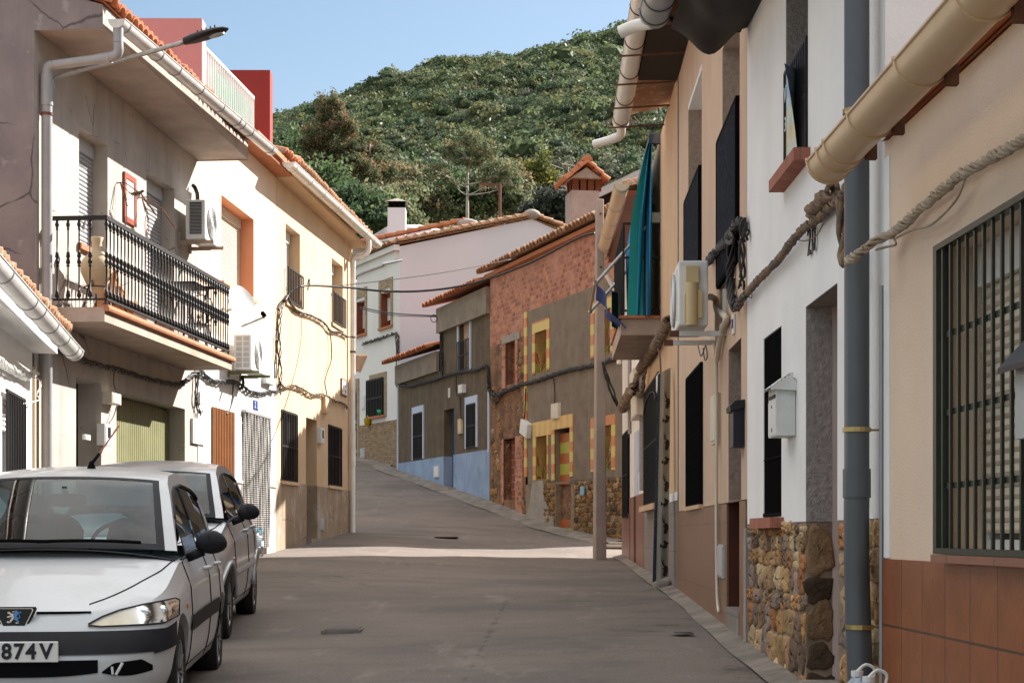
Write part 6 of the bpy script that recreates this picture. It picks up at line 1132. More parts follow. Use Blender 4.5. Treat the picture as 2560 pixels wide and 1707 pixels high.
    for s in (-1, 1):
        mb = MB(); mb.grid(lambda u, v: side(yb + .02 + (ye - yb - .04) * u, .82 + .18 * v, s), 50, 3); mb.grid(lambda u, v: side(yc + (ye - yc - .03) * u, v, s), 10, 6); mb.grid(lambda u, v: side(yb + .02 + (ye - yb - .04) * u, .06 * v, s), 40, 1); obj('window_frame', mb, mt[c['paint']], e, 60)
        for (a, b2) in c['panes']:
            mb = MB(); mb.grid(lambda u, v: side(a + (b2 - a) * u, .05 + .80 * v, s, -.006), 14, 5); obj('side_window', mb, mt['cglassd'], e, True)
        mb = MB()
        for a in c['posts']: mb.grid(lambda u, v: side(a - .035 + .07 * u, .04 + .80 * v, s, .002), 1, 6)
        mb.tube([side(ya + (yc - ya) * i / 30, .84, s, .0) for i in range(31)], .012, 5); mb.tube([side(yb + .1 + (yc - yb - .1) * i / 20, .035, s, .004) for i in range(21)], .011, 5); obj('door_seal', mb, mt['trim'], e)
        mb = MB()
        for yl in c['doors']: mb.tube([tuple(np.array(S(yl + .02 * math.sin(t * 3), t, s)) + np.array((s * .0015, 0, 0))) for t in np.linspace(.05, 1, 14)], .0045, 4)
        mb.tube([tuple(np.array(S(y, .13, s)) + np.array((s * .001, 0, 0))) for y in np.linspace(c['doors'][0], c['doors'][-1], 16)], .004, 4)
        hd_ = c['hoodline']; mb.tube([tuple(np.array(top_pt) + np.array((0, 0, .001))) for top_pt in hd_(S, crown, s)], .0045, 4); obj('panel_gap', mb, mt['blackmat'], b)
        for yl in c['handles']:
            p = V(S(yl, .86, s)); mb = MB(); mb.tube(spline([p + V((0, -.09, 0)), p + V((s * .035, -.05, .004)), p + V((s * .035, .05, .004)), p + V((0, .09, 0))], 4), .014, 6); obj('door_handle', mb, mt[c['paint']], e, True)
        mx = V((s * (W + .085), c['mirror'][0], c['mirror'][1])); mb = MB(); mb.grid(lambda u, v: (lambda a_, b_: tuple(mx + V((math.cos(a_) * .098 * (1 - .15 * math.sin(a_)) * abs(math.sin(b_)) ** .6, -.075 * math.cos(b_) + (.03 if s * math.cos(a_) > 0 else 0) * 1., math.sin(a_) * .075 * abs(math.sin(b_)) ** .6))))(2 * math.pi * u, math.pi * v), 16, 8); mb.bar(mx + V((-s * .05, 0, -.06)), V((s * (W - .06), c['mirror'][0] + .02, c['mirror'][1] - .10)), .05, .05); obj('wing_mirror', mb, mt['trim'], e, True)
    # cabin
    mb = MB(); y0 = c['cowl']; mb.grid(lambda u, v: (lambda y: ((2 * v - 1) * wbelt(y) * .97, y - c['bulge'][0] * .9 * max(0, 1 - u * 3) * (1 - (2 * v - 1) ** 2), sh(y) + .012 + crown(y) * (1 - abs(2 * v - 1) ** 2.4)))(y0 + (ye - .1 - y0) * u), 30, 12); obj('dashboard', mb, mt['seat'], e, True)
    for s in (-1, 1):
        st = mb = MB(); sx = s * .36; yS = c['seaty']; mb.grid(lambda u, v: (sx + .235 * math.cos(2 * math.pi * v) * (1 - .25 * u), yS + .08 * math.sin(2 * math.pi * v) + .12 * u, sh(yS) - .1 + .30 * u), 6, 16); mb.ball((sx, yS + .16, sh(yS) + .31), .14, .055, .09, 14, 8); mb.ball((sx, yS + .12, sh(yS) + .17), .19, .07, .07, 14, 6); obj('seat', mb, mt['seat'], e, True)
        mb = MB(); mb.ball((sx * .95, yS + 1.05, sh(yS) + .10), .2, .08, .16, 12, 7); obj('rear_headrest', mb, mt['seat'], e, True)
    sx = c.get('wheelside', 1) * .36; mb = MB(); RR = Matrix.Rotation(math.radians(-65), 3, 'X'); cc = V((sx, y0 + .50, sh(y0) + .06)); mb.tube([cc + RR @ V((math.cos(i * .2618) * .19, math.sin(i * .2618) * .19, 0)) for i in range(25)], .014, 6); mb.bar(cc + RR @ V((-.18, 0, 0)), cc + RR @ V((.18, 0, 0)), .03, .02); obj('steering_wheel', mb, mt['seat'], e, True)
    pm = V(top_(s1 * .80, .5)); mb = MB(); mb.grid(lambda u, v: (pm.x + .125 * abs(math.cos(2 * math.pi * u)) ** .5 * math.copysign(1, math.cos(2 * math.pi * u)) * (1 - .2 * v), pm.y + .09 + .03 * v, pm.z - .075 + .042 * abs(math.sin(2 * math.pi * u)) ** .6 * math.copysign(1, math.sin(2 * math.pi * u)) * (1 - .2 * v)), 24, 2); mb.poly([(pm.x + .125 * abs(math.cos(2 * math.pi * u / 24)) ** .5 * math.copysign(1, math.cos(2 * math.pi * u / 24)), pm.y + .09, pm.z - .075 + .042 * abs(math.sin(2 * math.pi * u / 24)) ** .6 * math.copysign(1, math.sin(2 * math.pi * u / 24))) for u in range(24)]); mb.bar(pm, pm + V((0, .09, -.06)), .03); obj('rear_view_mirror', mb, mt['trim'], e, True)
    pv = V(top_(s1 * .93, .74)); mb = MB(); mb.box(pv.x - .24, pv.x + .22, pv.y + .06, pv.y + .08, pv.z - .16, pv.z - .01); k = obj('sun_visor', mb, mt['acgrey'], e); bv = k.modifiers.new('b', 'BEVEL'); bv.width = .03; bv.segments = 3
    mb = MB()
    for x0, x1 in ((-.62, .02), (-.05, .55)):
        mb.tube([(x0 + (x1 - x0) * i / 8, top_(s1 * .06, .5 + .42 * (x0 + (x1 - x0) * i / 8) / .72)[1] - .02, top_(s1 * (.06 + .02 * math.sin(i * .39)), .5 + .42 * (x0 + (x1 - x0) * i / 8) / .72)[2] + .018) for i in range(9)], .011, 5)
    obj('wiper', mb, mt['blackmat'], e)
    def fy(x, z):  # front surface y for a point across x at height z
        x = abs(x); lo, hi = 0., af
        for _ in range(40):
            m_ = (lo + hi) / 2; t = (z - zb) / (sh(m_) - zb)
            if hw(m_, min(1, t)) < x: lo = m_
            else: hi = m_
        t = min(1, (z - zb) / (sh(lo) - zb)); return lo + dyf(t) * max(0, 1 - lo / 1.1)
    return e, b, S, fy, top_, sh
def fpatch(fy, x0, x1, zlo, zhi, nu, nv, off): return lambda u, v: (lambda x: (lambda z: (x, fy(x, z) - off, z))(zlo(x) + (zhi(x) - zlo(x)) * v))(x0 + (x1 - x0) * u)
mt['carwhite'] = dirtpaint('dusty_white_paint', (.52, .53, .545), 0., .35, (.38, .37, .35)); mt['carsilver'] = dirtpaint('silver_paint', (.46, .475, .50), .5, .3, (.40, .395, .39))
def hoodl(yr, xr):
    return lambda S, crown, s: [(lambda w, y, z, x: (s * w * x, y, z + crown(yy) * (1 - x ** 2.4)))(*S(yy, 1., 1), xx) for yy, xx in zip(np.linspace(yr[0], yr[1], 14), np.interp(np.linspace(0, 1, 14), np.linspace(0, 1, len(xr)), xr))]
Yw = 9.14; Mw = Matrix.Translation(V((tx(24, Yw), Yw, .0))) @ Matrix.Rotation(math.radians(4.8), 4, 'Z') @ Matrix.Rotation(math.radians(.9), 4, 'X')
cw_ = dict(L=4.0, W=.845, zb=.19, paint='carwhite', rw=.29, axles=(.80, 3.38), af=.62, ar=.5, nf=2.9, tum=.92,
    sh=([0, .15, .5, 1.1, 2., 3., 4.], [.665, .70, .79, .915, .945, .955, .94]), crown=([0, .12, .5, 1.2, 1.6, 4.], [.0, .015, .05, .07, .02, .01]), hood=1.1,
    dyf=([0, .1, .3, .52, .62, .8, 1.], [.08, .03, .0, .0, .035, .09, .17]), dyr=([0, .5, 1], [.06, 0, .12]), cowl=1.12,
    roof=([1.20, 1.46, 1.93, 2.12, 2.6, 3.2, 3.38, 3.86], [.965, 1.15, 1.41, 1.455, 1.485, 1.45, 1.41, 1.0]), wsy=1.96, hatchy=3.34, wr=lambda y: .585, bulge=(.20, .12), side=(1.6, 3.42), panes=((1.62, 2.42), (2.5, 3.38)), posts=(2.46, 1.58), doors=(1.22, 2.44, 3.2), handles=(2.28, 3.05), mirror=(1.52, 1.03), seaty=2.25, hoodline=hoodl((.14, 1.16), [.62, .78, .9, .96]))
e, b, S, fy, top_, sh = car('parked_car', 'white hatchback with black bumper strip and number plate parked at the left edge', Mw, cw_)
mb = MB()
mb.grid(lambda u, v: (lambda x, z: (x, fy(x, z) - .012 - .012 * math.sin(v * 3.14), z))(-.80 + 1.6 * u, .455 + .12 * v), 60, 5)
for s in (-1, 1): mb.grid(lambda u, v: (lambda p: (p[0] + s * .012, p[1] - .004, p[2]))(S(.21 + .27 * u, (.455 + .12 * v - .19) / (sh(.3) - .19), s)), 8, 3)
obj('bumper_strip', mb, mt['trim'], e, True)
for s in (-1, 1):
    mb = MB(); mb.grid(lambda u, v: (lambda y, t: tuple(np.array(S(y, t, s)) + np.array((s * .010, 0, 0))))(1.16 + 1.9 * u, .42 + .13 * v), 30, 3); obj('side_moulding', mb, mt['trim'], e, True)
    zl = lambda x: ip(abs(x), [.39, .46, .78, .83], [.606, .598, .604, .63]); zh = lambda x: ip(abs(x), [.39, .46, .55, .66, .80, .83], [.608, .648, .682, .706, .726, .715])
    mb = MB(); mb.grid(fpatch(fy, s * .40, s * .825, zl, zh, 22, 8, .004), 22, 8); h_ = obj('headlight', mb, mt['reflector'], e, True)
    mb = MB(); mb.ball((s * .66, fy(.66, .66) + .012, .655), .055, .02, .045, 14, 8); mb.ball((s * .76, fy(.76, .665) + .012, .66), .035, .02, .04, 12, 8); obj('lamp_bowl', mb, mt['chrome'], h_, True)
    mb = MB(); mb.grid(fpatch(fy, s * .395, s * .828, zl, zh, 22, 8, .016), 22, 8); obj('lens', mb, mt['lens'], h_, True)
    mb = MB(); mb.tube([(x, fy(x, zh(x)) - .014, zh(x)) for x in np.linspace(s * .395, s * .828, 20)], .006, 4); mb.tube([(x, fy(x, zl(x)) - .014, zl(x)) for x in np.linspace(s * .395, s * .828, 20)], .005, 4); mb.tube([(s * .828, fy(.828, z) - .012, z) for z in np.linspace(zl(.828), zh(.828), 6)], .005, 4); obj('rim', mb, mt['trim'], h_)
    mb = MB(); mb.grid(fpatch(fy, s * .48, s * .73, lambda x: .352 - .02 * math.sin((abs(x) - .48) / .25 * 3.14), lambda x: ip(abs(x), [.48, .54, .68, .73], [.36, .405, .418, .38]), 14, 4, .004), 14, 4); obj('fog_lamp_opening', mb, mt['blackmat'], e, True)
    mb = MB(); mb.tube([(s * .535, fy(.53, .36) - .01, .345), (s * .532, fy(.53, .38) - .012, .385)], .007, 5); mb.tube([(s * .55, fy(.55, .36) - .006, .34), (s * .585, fy(.58, .4) - .006, .405)], .008, 5); obj('broken_lamp_mount', mb, mt['boxwhite'], e)
    mb = MB(); p = V(S(1.02, .66, s)); mb.box(p.x - .006, p.x + .006, p.y - .035, p.y + .035, p.z - .012, p.z + .012); obj('side_indicator', mb, mt['indicator'], e)
mb = MB(); mb.grid(fpatch(fy, -.46, .46, lambda x: .335 + .02 * (abs(x) / .46) ** 3, lambda x: .425 - .0 * abs(x), 30, 4, .006), 30, 4); obj('lower_intake', mb, mt['blackmat'], e, True)
yf = fy(0, .47) - .045; mb = MB(); mb.box(-.26, .26, yf, yf + .012, .418, .53); k = obj('number_plate', mb, mt['label'], e); bv = k.modifiers.new('b', 'BEVEL'); bv.width = .004
for ch, x in (('8', -.075), ('8', -.010), ('7', .054), ('4', .118), ('V', .198)): text('plate_letter', ch, .114, mt['ink'], k, Matrix.Translation((x, yf - .003, .474)) @ Matrix.Rotation(math.pi / 2, 4, 'X'), .001, sx=.95, bold=.0035)
# badge panel with heraldic lion
def bq(pts, off): return [(x, fy(min(.12, abs(x)), .63) - off, z) for x, z in pts]
bo = [(-.098, .700), (.098, .700), (.104, .690), (.062, .604), (.05, .598), (-.05, .598), (-.062, .604), (-.104, .690)]; sc9 = lambda k, o: [((x) * k, .65 + (z - .65) * k) for x, z in bo]
mb = MB(); mb.prism(bq(sc9(1.12, 0), .012), (0, .03, 0)); bd = obj('badge_panel', mb, mt['trim'], e); mb = MB(); mb.prism(bq(sc9(1.0, 0), .018), (0, .01, 0)); obj('badge_rim', mb, mt['chrome'], bd); mb = MB(); mb.prism(bq(sc9(.93, 0), .021), (0, .01, 0)); obj('badge_field', mb, mt['ink'], bd)
li = lambda pts: bq([((x - 300) * .000135, .652 - (y - 850) * .000135) for x, y in pts], .024)
mb = MB(); mb.poly(li([(330, 600), (390, 570), (450, 595), (485, 670), (465, 730), (410, 810), (420, 860), (470, 930), (480, 1000), (510, 1010), (505, 1100), (440, 1090), (445, 1020), (300, 930), (290, 800), (310, 690)])); mb.tube(li([(480, 690), (510, 660), (590, 640), (585, 700)]), .0025, 4); mb.tube(li([(500, 680), (515, 760), (545, 860), (510, 895), (430, 870)]), .0025, 4); obj('lion_back', mb, mk('lion_blue', (.10, .24, .52), rough=.3), bd)
mb = MB(); mb.poly(li([(310, 640), (225, 650), (250, 620), (320, 600)])); mb.poly(li([(290, 700), (290, 930), (180, 1060), (110, 1085), (25, 1070), (40, 1000), (90, 1000), (125, 1040), (160, 950), (240, 845), (140, 850), (110, 870), (30, 860), (45, 810), (180, 785), (140, 730), (50, 690), (65, 640), (140, 630), (200, 700)])); mb.poly(li([(440, 1050), (350, 1060), (390, 1105), (500, 1100)])); obj('lion_front', mb, mt['chrome'], bd)
mb = MB()
for s in (-1, 1): mb.tube([(x, fy(x, .672) - .003, .672) for x in np.linspace(s * .11, s * .40, 12)], .007, 4)
obj('bonnet_gap', mb, mt['blackmat'], b)
p = V(top_(.42, .56)); mb = MB(); mb.lathe([(.03, 0), (.022, .02), (.012, .05)], p, 10); mb.tube([p + V((0, 0, .03)), p + V((.035, .10, .10))], .011, 6); k = obj('aerial_base', mb, mt['blackmat'], e, True); mb = MB(); mb.tube([p + V((.035, .10, .10)), p + V((.13, .34, .30))], .006, 5); obj('aerial_rod', mb, mt['frame'], k)
Ys = 14.15; Ms = Matrix.Translation(V((-3.23, Ys, .165))) @ Matrix.Rotation(math.radians(3.6), 4, 'Z') @ Matrix.Rotation(math.radians(1.9), 4, 'X')
cs_ = dict(L=3.85, W=.835, zb=.20, paint='carsilver', rw=.30, axles=(.74, 3.2), af=.75, ar=.6, nf=2.5, tum=.90,
    sh=([0, .2, .5, 1.0, 2., 3., 3.85], [.70, .80, .90, 1.0, 1.02, 1.04, 1.0]), crown=([0, .12, .5, 1.1, 1.5, 3.85], [.0, .03, .07, .07, .02, .01]), hood=1.0,
    dyf=([0, .1, .3, .5, .7, .85, 1.], [.08, .03, .0, .02, .07, .14, .26]), dyr=([0, .5, 1], [.06, 0, .12]), cowl=1.0,
    roof=([1.02, 1.3, 1.72, 2.0, 2.35, 2.9, 3.2, 3.5, 3.72], [1.03, 1.24, 1.455, 1.51, 1.53, 1.50, 1.44, 1.30, 1.04]), wsy=1.70, hatchy=3.22, wr=lambda y: .555, bulge=(.26, .14), side=(1.4, 3.2), panes=((1.45, 2.25), (2.33, 3.12)), posts=(2.29, 1.41), doors=(1.05, 2.27, 3.0), handles=(2.12, 2.9), mirror=(1.34, 1.10), seaty=2.0, hoodline=hoodl((.2, 1.02), [.62, .80, .9, .95]))
e, b, S, fy, top_, sh = car('parked_car', 'silver rounded hatchback parked behind the white car by the garage', Ms, cs_)
for s in (-1, 1):
    mb = MB(); mb.grid(lambda u, v: (lambda y, t: tuple(np.array(S(y, t, s)) + np.array((s * (.016 * math.sin(v * 3.14)), 0, 0))))(1.1 + 1.95 * u, .40 + .09 * v), 30, 4); obj('side_moulding', mb, mt['carsilver'], e, True)
    for y0 in cs_['axles']: mb = MB(); mb.tube([(s * (S(y0 + math.cos(a) * .37, .4, 1)[0] + .004), y0 + math.cos(a) * .37, .30 + math.sin(a) * .37) for a in np.linspace(.1, 3.0, 24)], .022, 6); obj('wheel_arch_lip', mb, mt['carsilver'], e, True)
    mb = MB(); p = V(S(.98, .62, s)); mb.ball(p, .012, .03, .014); obj('side_indicator', mb, mt['chrome'], e)
    mb = MB(); mb.grid(fpatch(fy, s * .50, s * .76, lambda x: .60, lambda x: .70, 10, 5, .006), 10, 5); obj('headlight', mb, mt['reflector'], e, True)
# ------------------------------------------------------------------ ground, hill, plants
def groundmat():
    m, nt, bs = newmat('worn_concrete_street'); v = ocoord(nt)
    c = mix(nt, ramp(nt, noise(nt, v, .35, 5), .38, .62), (.20, .165, .145), (.15, .127, .112))
    c = mix(nt, nd(nt, 'ShaderNodeMath', operation='MULTIPLY', i0=ramp(nt, noise(nt, ocoord(nt, (.5, .9, 1)), 1., 6, .7), .48, .70), i1=.75).outputs[0], c, (.095, .082, .075))
    c = mix(nt, ramp(nt, noise(nt, ocoord(nt, (1, .25, 1)), 2.1, 6, .7), .58, .72), c, (.25, .21, .185))
    s = nd(nt, 'ShaderNodeSeparateXYZ', Vector=v)
    moss = nd(nt, 'ShaderNodeMath', operation='MULTIPLY', i0=ramp(nt, s.outputs[0], .2, 1.5), i1=ramp(nt, noise(nt, v, 1.3, 5, .7), .52, .66)).outputs[0]
    moss = nd(nt, 'ShaderNodeMath', operation='MULTIPLY', i0=moss, i1=ramp(nt, s.outputs[1], 27., 20.)).outputs[0]
    c = mix(nt, moss, c, mix(nt, ramp(nt, noise(nt, v, 3.3, 4), .45, .6), (.045, .038, .032), (.07, .075, .025)))
    c = mix(nt, nd(nt, 'ShaderNodeMath', operation='MULTIPLY', i0=ramp(nt, noise(nt, v, 55, 3), .5, .75), i1=.8).outputs[0], c, (.07, .06, .055))
    vo = nd(nt, 'ShaderNodeTexVoronoi', Vector=nd(nt, 'ShaderNodeMix', data_type='VECTOR').outputs[1] if False else v, Scale=.16, feature='DISTANCE_TO_EDGE').outputs[0]
    wob = nd(nt, 'ShaderNodeMath', operation='MULTIPLY_ADD', i0=noise(nt, v, 2.5, 5), i1=.03, i2=vo).outputs[0]
    c = mix(nt, nd(nt, 'ShaderNodeMath', operation='MULTIPLY', i0=ramp(nt, wob, .0175, .0145), i1=.6).outputs[0], c, (.075, .065, .06))
    nt.links.new(c, bs.inputs['Base Color']); bs.inputs['Roughness'].default_value = .9; bs.inputs['Specular IOR Level'].default_value = .25
    h = nd(nt, 'ShaderNodeMath', operation='MULTIPLY_ADD', i0=noise(nt, v, 6, 6, .7), i1=2., i2=noise(nt, v, 60, 3)).outputs[0]; bumpn(nt, bs, h, .5, .012); return m
mb = MB(); xs = np.linspace(-13, 7, 81); ys = np.concatenate([np.linspace(-12, 10, 12), np.linspace(10.5, 66, 150), np.linspace(67, 80, 8)]); rg = random.Random(2)
vs = [(x, y, gz(x, y) + .012 * math.sin(x * 2.1 + y * .7) * math.sin(y * 1.3)) for y in ys for x in xs]; nx = len(xs)
mb.add(vs, [(j * nx + i, j * nx + i + 1, (j + 1) * nx + i + 1, (j + 1) * nx + i) for j in range(len(ys) - 1) for i in range(nx - 1)])
obj('street', mb, groundmat(), None, True, kind='structure')
# pale cement strip along the house feet on the right and along the far row
def strip(name, pts, w, h=.03, mat='cement'):
    mb = MB(); pts = spline([(*p, 0) for p in pts], 8); n = len(pts); vs = []
    for i, p in enumerate(pts):
        t = (pts[min(i + 1, n - 1)] - pts[max(i - 1, 0)]).normalized(); s = V((t.y, -t.x, 0)); ww = w * (1 + .12 * math.sin(i * .5) + .06 * math.sin(i * 1.7))
        for k, (o, dz) in enumerate(((-ww, .0), (-ww * .6, h * .5), (0, h + .01))): q = p - s * (-o); vs.append((q.x, q.y, gz(q.x, q.y) + dz + .012))
    return obj(name, mb.add(vs, [(i * 3 + k, i * 3 + k + 1, i * 3 + k + 4, i * 3 + k + 3) for i in range(n - 1) for k in range(2)]), mt[mat], None, True, kind='structure')
mt['strip'] = mk('pale_cement_strip', (.25, .215, .185), (.14, .125, .105), 2.5, bump=.6, bsc=20, spots=(.12, .11, .08), spsc=5, splo=.6)
strip('pavement_strip', [(2.0, 7), (1.80, 8.2), (1.79, 12.9), (1.92, 19.7), (2.07, 26.8), (2.13, 33.2)], .17, .03, 'strip'); strip('pavement_strip', [(2.4, 36.6), (bx(41) - .0, 41), (bx(45.6), 45.6), (bx(54.8), 54.8), (wx(57), 57), (wx(60.5), 60.5)], .55, .05, 'strip')
# manhole covers
def cover(label, px, py, w, d, rnd=False, mat='acgrey'):
    Y = 12.
    for _ in range(60): X = (px - CX) / F * Y; Y = Y + .35 * ((CZ - gz(X, Y)) * F / (py - HY) - Y) if py > HY + 1 else Y
    X = (px - CX) / F * Y; e = empty('manhole_cover', label, 'manhole cover', Matrix.Translation(V((X, Y, gz(X, Y) + .012)))); mb = MB()
    if rnd: mb.lathe([(w * 1.25, 0), (w * 1.25, .012), (w * 1.1, .014)], (0, 0, 0), 20)
    else: mb.box(-w, w, -d, d, -.02, .014)
    obj('frame', mb, mt['strip'], e); mb = MB()
    if rnd: mb.lathe([(w, .012), (w, .02)], (0, 0, 0), 20)
    else: mb.box(-w * .88, w * .88, -d * .85, d * .85, .01, .020)
    obj('lid', mb, mk('iron_cover', (.10, .09, .085), (.07, .065, .06), 14, rough=.7, bump=.5), e)
cover('rectangular drain cover in the street beside the silver car', 858, 1578, .17, .26); cover('small round cover in the mossy street near the brown tiled wall', 1707, 1588, .075, .075, True)
Yc = 36.5; e = empty('manhole_cover', 'iron drain cover in the shaded slope beyond the sunlit strip', 'manhole cover', Matrix.Translation(V((tx(1116, Yc), Yc, gz(tx(1116, Yc), Yc) + .012)))); mb = MB(); mb.box(-.24, .24, -.3, .3, 0, .015); obj('lid', mb, mt['rust'], e)
# bottles
def bottle(label, M, sc=1., handle=False):
    e = empty('water_bottle', label, 'bottle', M); mb = MB(); r = .085 * sc; h = .33 * sc
    prof = [(r * .9, 0), (r, .02)] + [(r * (1 - .05 * (i % 2)), .03 + i * .017 * sc) for i in range(11)] + [(r, h * .68), (r * .85, h * .78), (r * .45, h * .90), (r * .3, h * .93), (r * .3, h * .97)]
    mb.lathe(prof, (0, 0, 0), 16); obj('bottle', mb, mt['pet'], e, True); mb = MB(); mb.lathe([(r * .36, h * .95), (r * .36, h * 1.03)], (0, 0, 0), 12); obj('cap', mb, mt['boxwhite'] if handle else mt['capblue'], e)
    mb = MB(); mb.lathe([(r * 1.01, h * .40), (r * 1.01, h * .62)], (0, 0, 0), 16); obj('label', mb, mt['labelblue'], e)
    mb = MB(); mb.tube(spline([(0, 0, h * 1.02), (r * .5, 0, h * 1.12), (r * 1.0, 0, h * 1.05), (r * .9, 0, h * .9)], 4), .008, 5); obj('handle', mb, mt['boxwhite'] if handle else mt['capblue'], e)
mt['pet'] = glassmat('clear_plastic', (.93, .95, .96), .08, .9); mt['capblue'] = mk('turquoise_cap', (.02, .42, .58), rough=.4); mt['labelblue'] = mk('bottle_label', (.35, .55, .72), (.7, .72, .74), 20, rough=.4)
X, Y = tx(643, 28.3), 28.3; bottle('large clear water bottle with turquoise cap before the bead curtain door', Matrix.Translation(V((X, Y, gz(X, Y) + .01))), 1.25)
for k, (px, lab) in enumerate(((2143, 'clear bottle with pale cap half hidden behind the grey downpipe foot'), (2172, 'clear bottle with white carrying handle in front of the grey downpipe foot'))):
    Y = 7.95 - .3 * k; X = tx(px, Y); bottle(lab, Matrix.Translation(V((X, Y, CZ - (1672 + 14 * k - HY) / F * Y - .33))), .95, True)
# terrain
def hz_(x, y):
    r = np.interp(y, [-400, 60, 85, 110, 150, 250, 480, 560, 900], [-6, -3, 3.5, 7, 17, 49, 130, 134, 60])
    tilt = 1 + np.clip((y - 110) / 370, 0, 1) * (x + 20) * .0021
    b = 1.6 * np.sin(x * .05 + y * .02) + 1.2 * np.sin(x * .11 - y * .06 + 1) + .8 * np.sin(x * .21 + y * .13)
    r = r * np.clip(tilt, .2, 2) + b * np.clip((y - 90) / 60, 0, 1)
    return r
gx = np.concatenate([np.linspace(-900, -180, 18), np.linspace(-170, 140, 110), np.linspace(150, 900, 18)]); gy = np.concatenate([np.linspace(-400, 60, 10), np.linspace(64, 600, 130), np.linspace(620, 1400, 14)])
XX, YY = np.meshgrid(gx, gy); ZZ = hz_(XX, YY); nx = len(gx); mb = MB(); mb.add(np.stack([XX, YY, ZZ], -1).reshape(-1, 3).tolist(), [(j * nx + i, j * nx + i + 1, (j + 1) * nx + i + 1, (j + 1) * nx + i) for j in range(len(gy) - 1) for i in range(nx - 1)])
mt['hill'] = mk('hill_soil', (.10, .11, .055), (.20, .15, .10), .06, lo=.45, hi=.75, rough=1., bump=.5, bsc=1.5); obj('hill', mb, mt['hill'], None, True, kind='structure')
rng = np.random.default_rng(4)
def leafmat(name, tr=.42):
    m, nt, bs = newmat(name); a = nd(nt, 'ShaderNodeVertexColor', layer_name='Col').outputs[0]; nt.links.new(a, bs.inputs['Base Color']); bs.inputs['Roughness'].default_value = .7; bs.inputs['Specular IOR Level'].default_value = .2
    t = nd(nt, 'ShaderNodeBsdfTranslucent', Color=a); mx = nd(nt, 'ShaderNodeMixShader', i0=tr); nt.links.new(bs.outputs[0], mx.inputs[1]); nt.links.new(t.outputs[0], mx.inputs[2]); nt.links.new(mx.outputs[0], nt.nodes['Material Output'].inputs[0]); return m
mt['leaf'] = leafmat('foliage')
def leafmesh(name, cen, nrm_bias, size, cols, parent=None, mat=None, **kw):
    """many small leaf-clump quads: centres (n,3), sizes (n,), colours (n,3)"""
    n = len(cen); d = rng.normal(size=(n, 3)) + nrm_bias; d /= np.linalg.norm(d, axis=1, keepdims=True); a = np.cross(d, rng.normal(size=(n, 3))); a /= np.linalg.norm(a, axis=1, keepdims=True) + 1e-9; b = np.cross(d, a)
    s = size[:, None]; asp = rng.uniform(.5, .9, (n, 1)); v = np.stack([cen - a * s - b * s * asp * .3, cen + b * s * asp * -.9 + a * s * .1, cen + a * s + b * s * asp * .2, cen + b * s * asp + d * s * .2], 1).reshape(-1, 3)
    me = bpy.data.meshes.new(name); me.vertices.add(4 * n); me.vertices.foreach_set('co', v.ravel()); me.loops.add(4 * n); me.loops.foreach_set('vertex_index', np.arange(4 * n)); me.polygons.add(n); me.polygons.foreach_set('loop_start', np.arange(n) * 4); me.update(calc_edges=True); me.validate()
    at = me.color_attributes.new('Col', 'FLOAT_COLOR', 'POINT'); at.data.foreach_set('color', np.repeat(np.concatenate([cols, np.ones((n, 1))], 1), 4, 0).astype(np.float32).ravel()); me.materials.append(mat or mt['leaf'])
    o = bpy.data.objects.new(name, me); C.objects.link(o)
    if parent: o.parent = parent
    return tag(o, **kw)
def scrub(n, y0, y1):
    y = np.sqrt(rng.uniform(y0 * y0, y1 * y1, n)); x = y * rng.uniform(-.215, .15, n); return x, y
N = 15000; x, y = scrub(N, 95, 500); z = hz_(x, y); r = rng.gamma(6, .165, N) * np.clip(.55 + y / 600, .6, 1.3) + .3
big = rng.random(N) < .06; r[big] *= 1.5
pn = np.sin(x * .045 + y * .021) + np.sin(x * .09 - y * .05 + 2) + .6 * np.sin(x * .23 + y * .17); 
pal = np.array([(.050, .075, .030), (.070, .092, .038), (.040, .062, .030), (.095, .105, .040), (.085, .098, .058), (.10, .080, .042)]) * np.array((1.5, 1.45, 1.6))
idx = np.clip(np.round(1.4 + pn * .5 + rng.normal(0, 1.0, N)), 0, 5).astype(int); sc = pal[idx] * rng.uniform(.72, 1.2, (N, 1)); low = (y < 290) & (rng.random(N) < .55); sc[low] = np.array((.14, .155, .10)) * rng.uniform(.7, 1.2, (low.sum(), 1))
path = np.abs(y - 262 - .12 * x - 5 * np.sin(x * .05)) < 2.6; keep = ~(path & (rng.random(N) < .7)); x, y, z, r, sc = x[keep], y[keep], z[keep], r[keep], sc[keep]; N = len(x)
ico = bmesh.new(); bmesh.ops.create_icosphere(ico, subdivisions=1, radius=1.); ico.verts.ensure_lookup_table(); iv = np.array([v.co[:] for v in ico.verts]); it = np.array([[v.index for v in f.verts] for f in ico.faces]); ico.free()
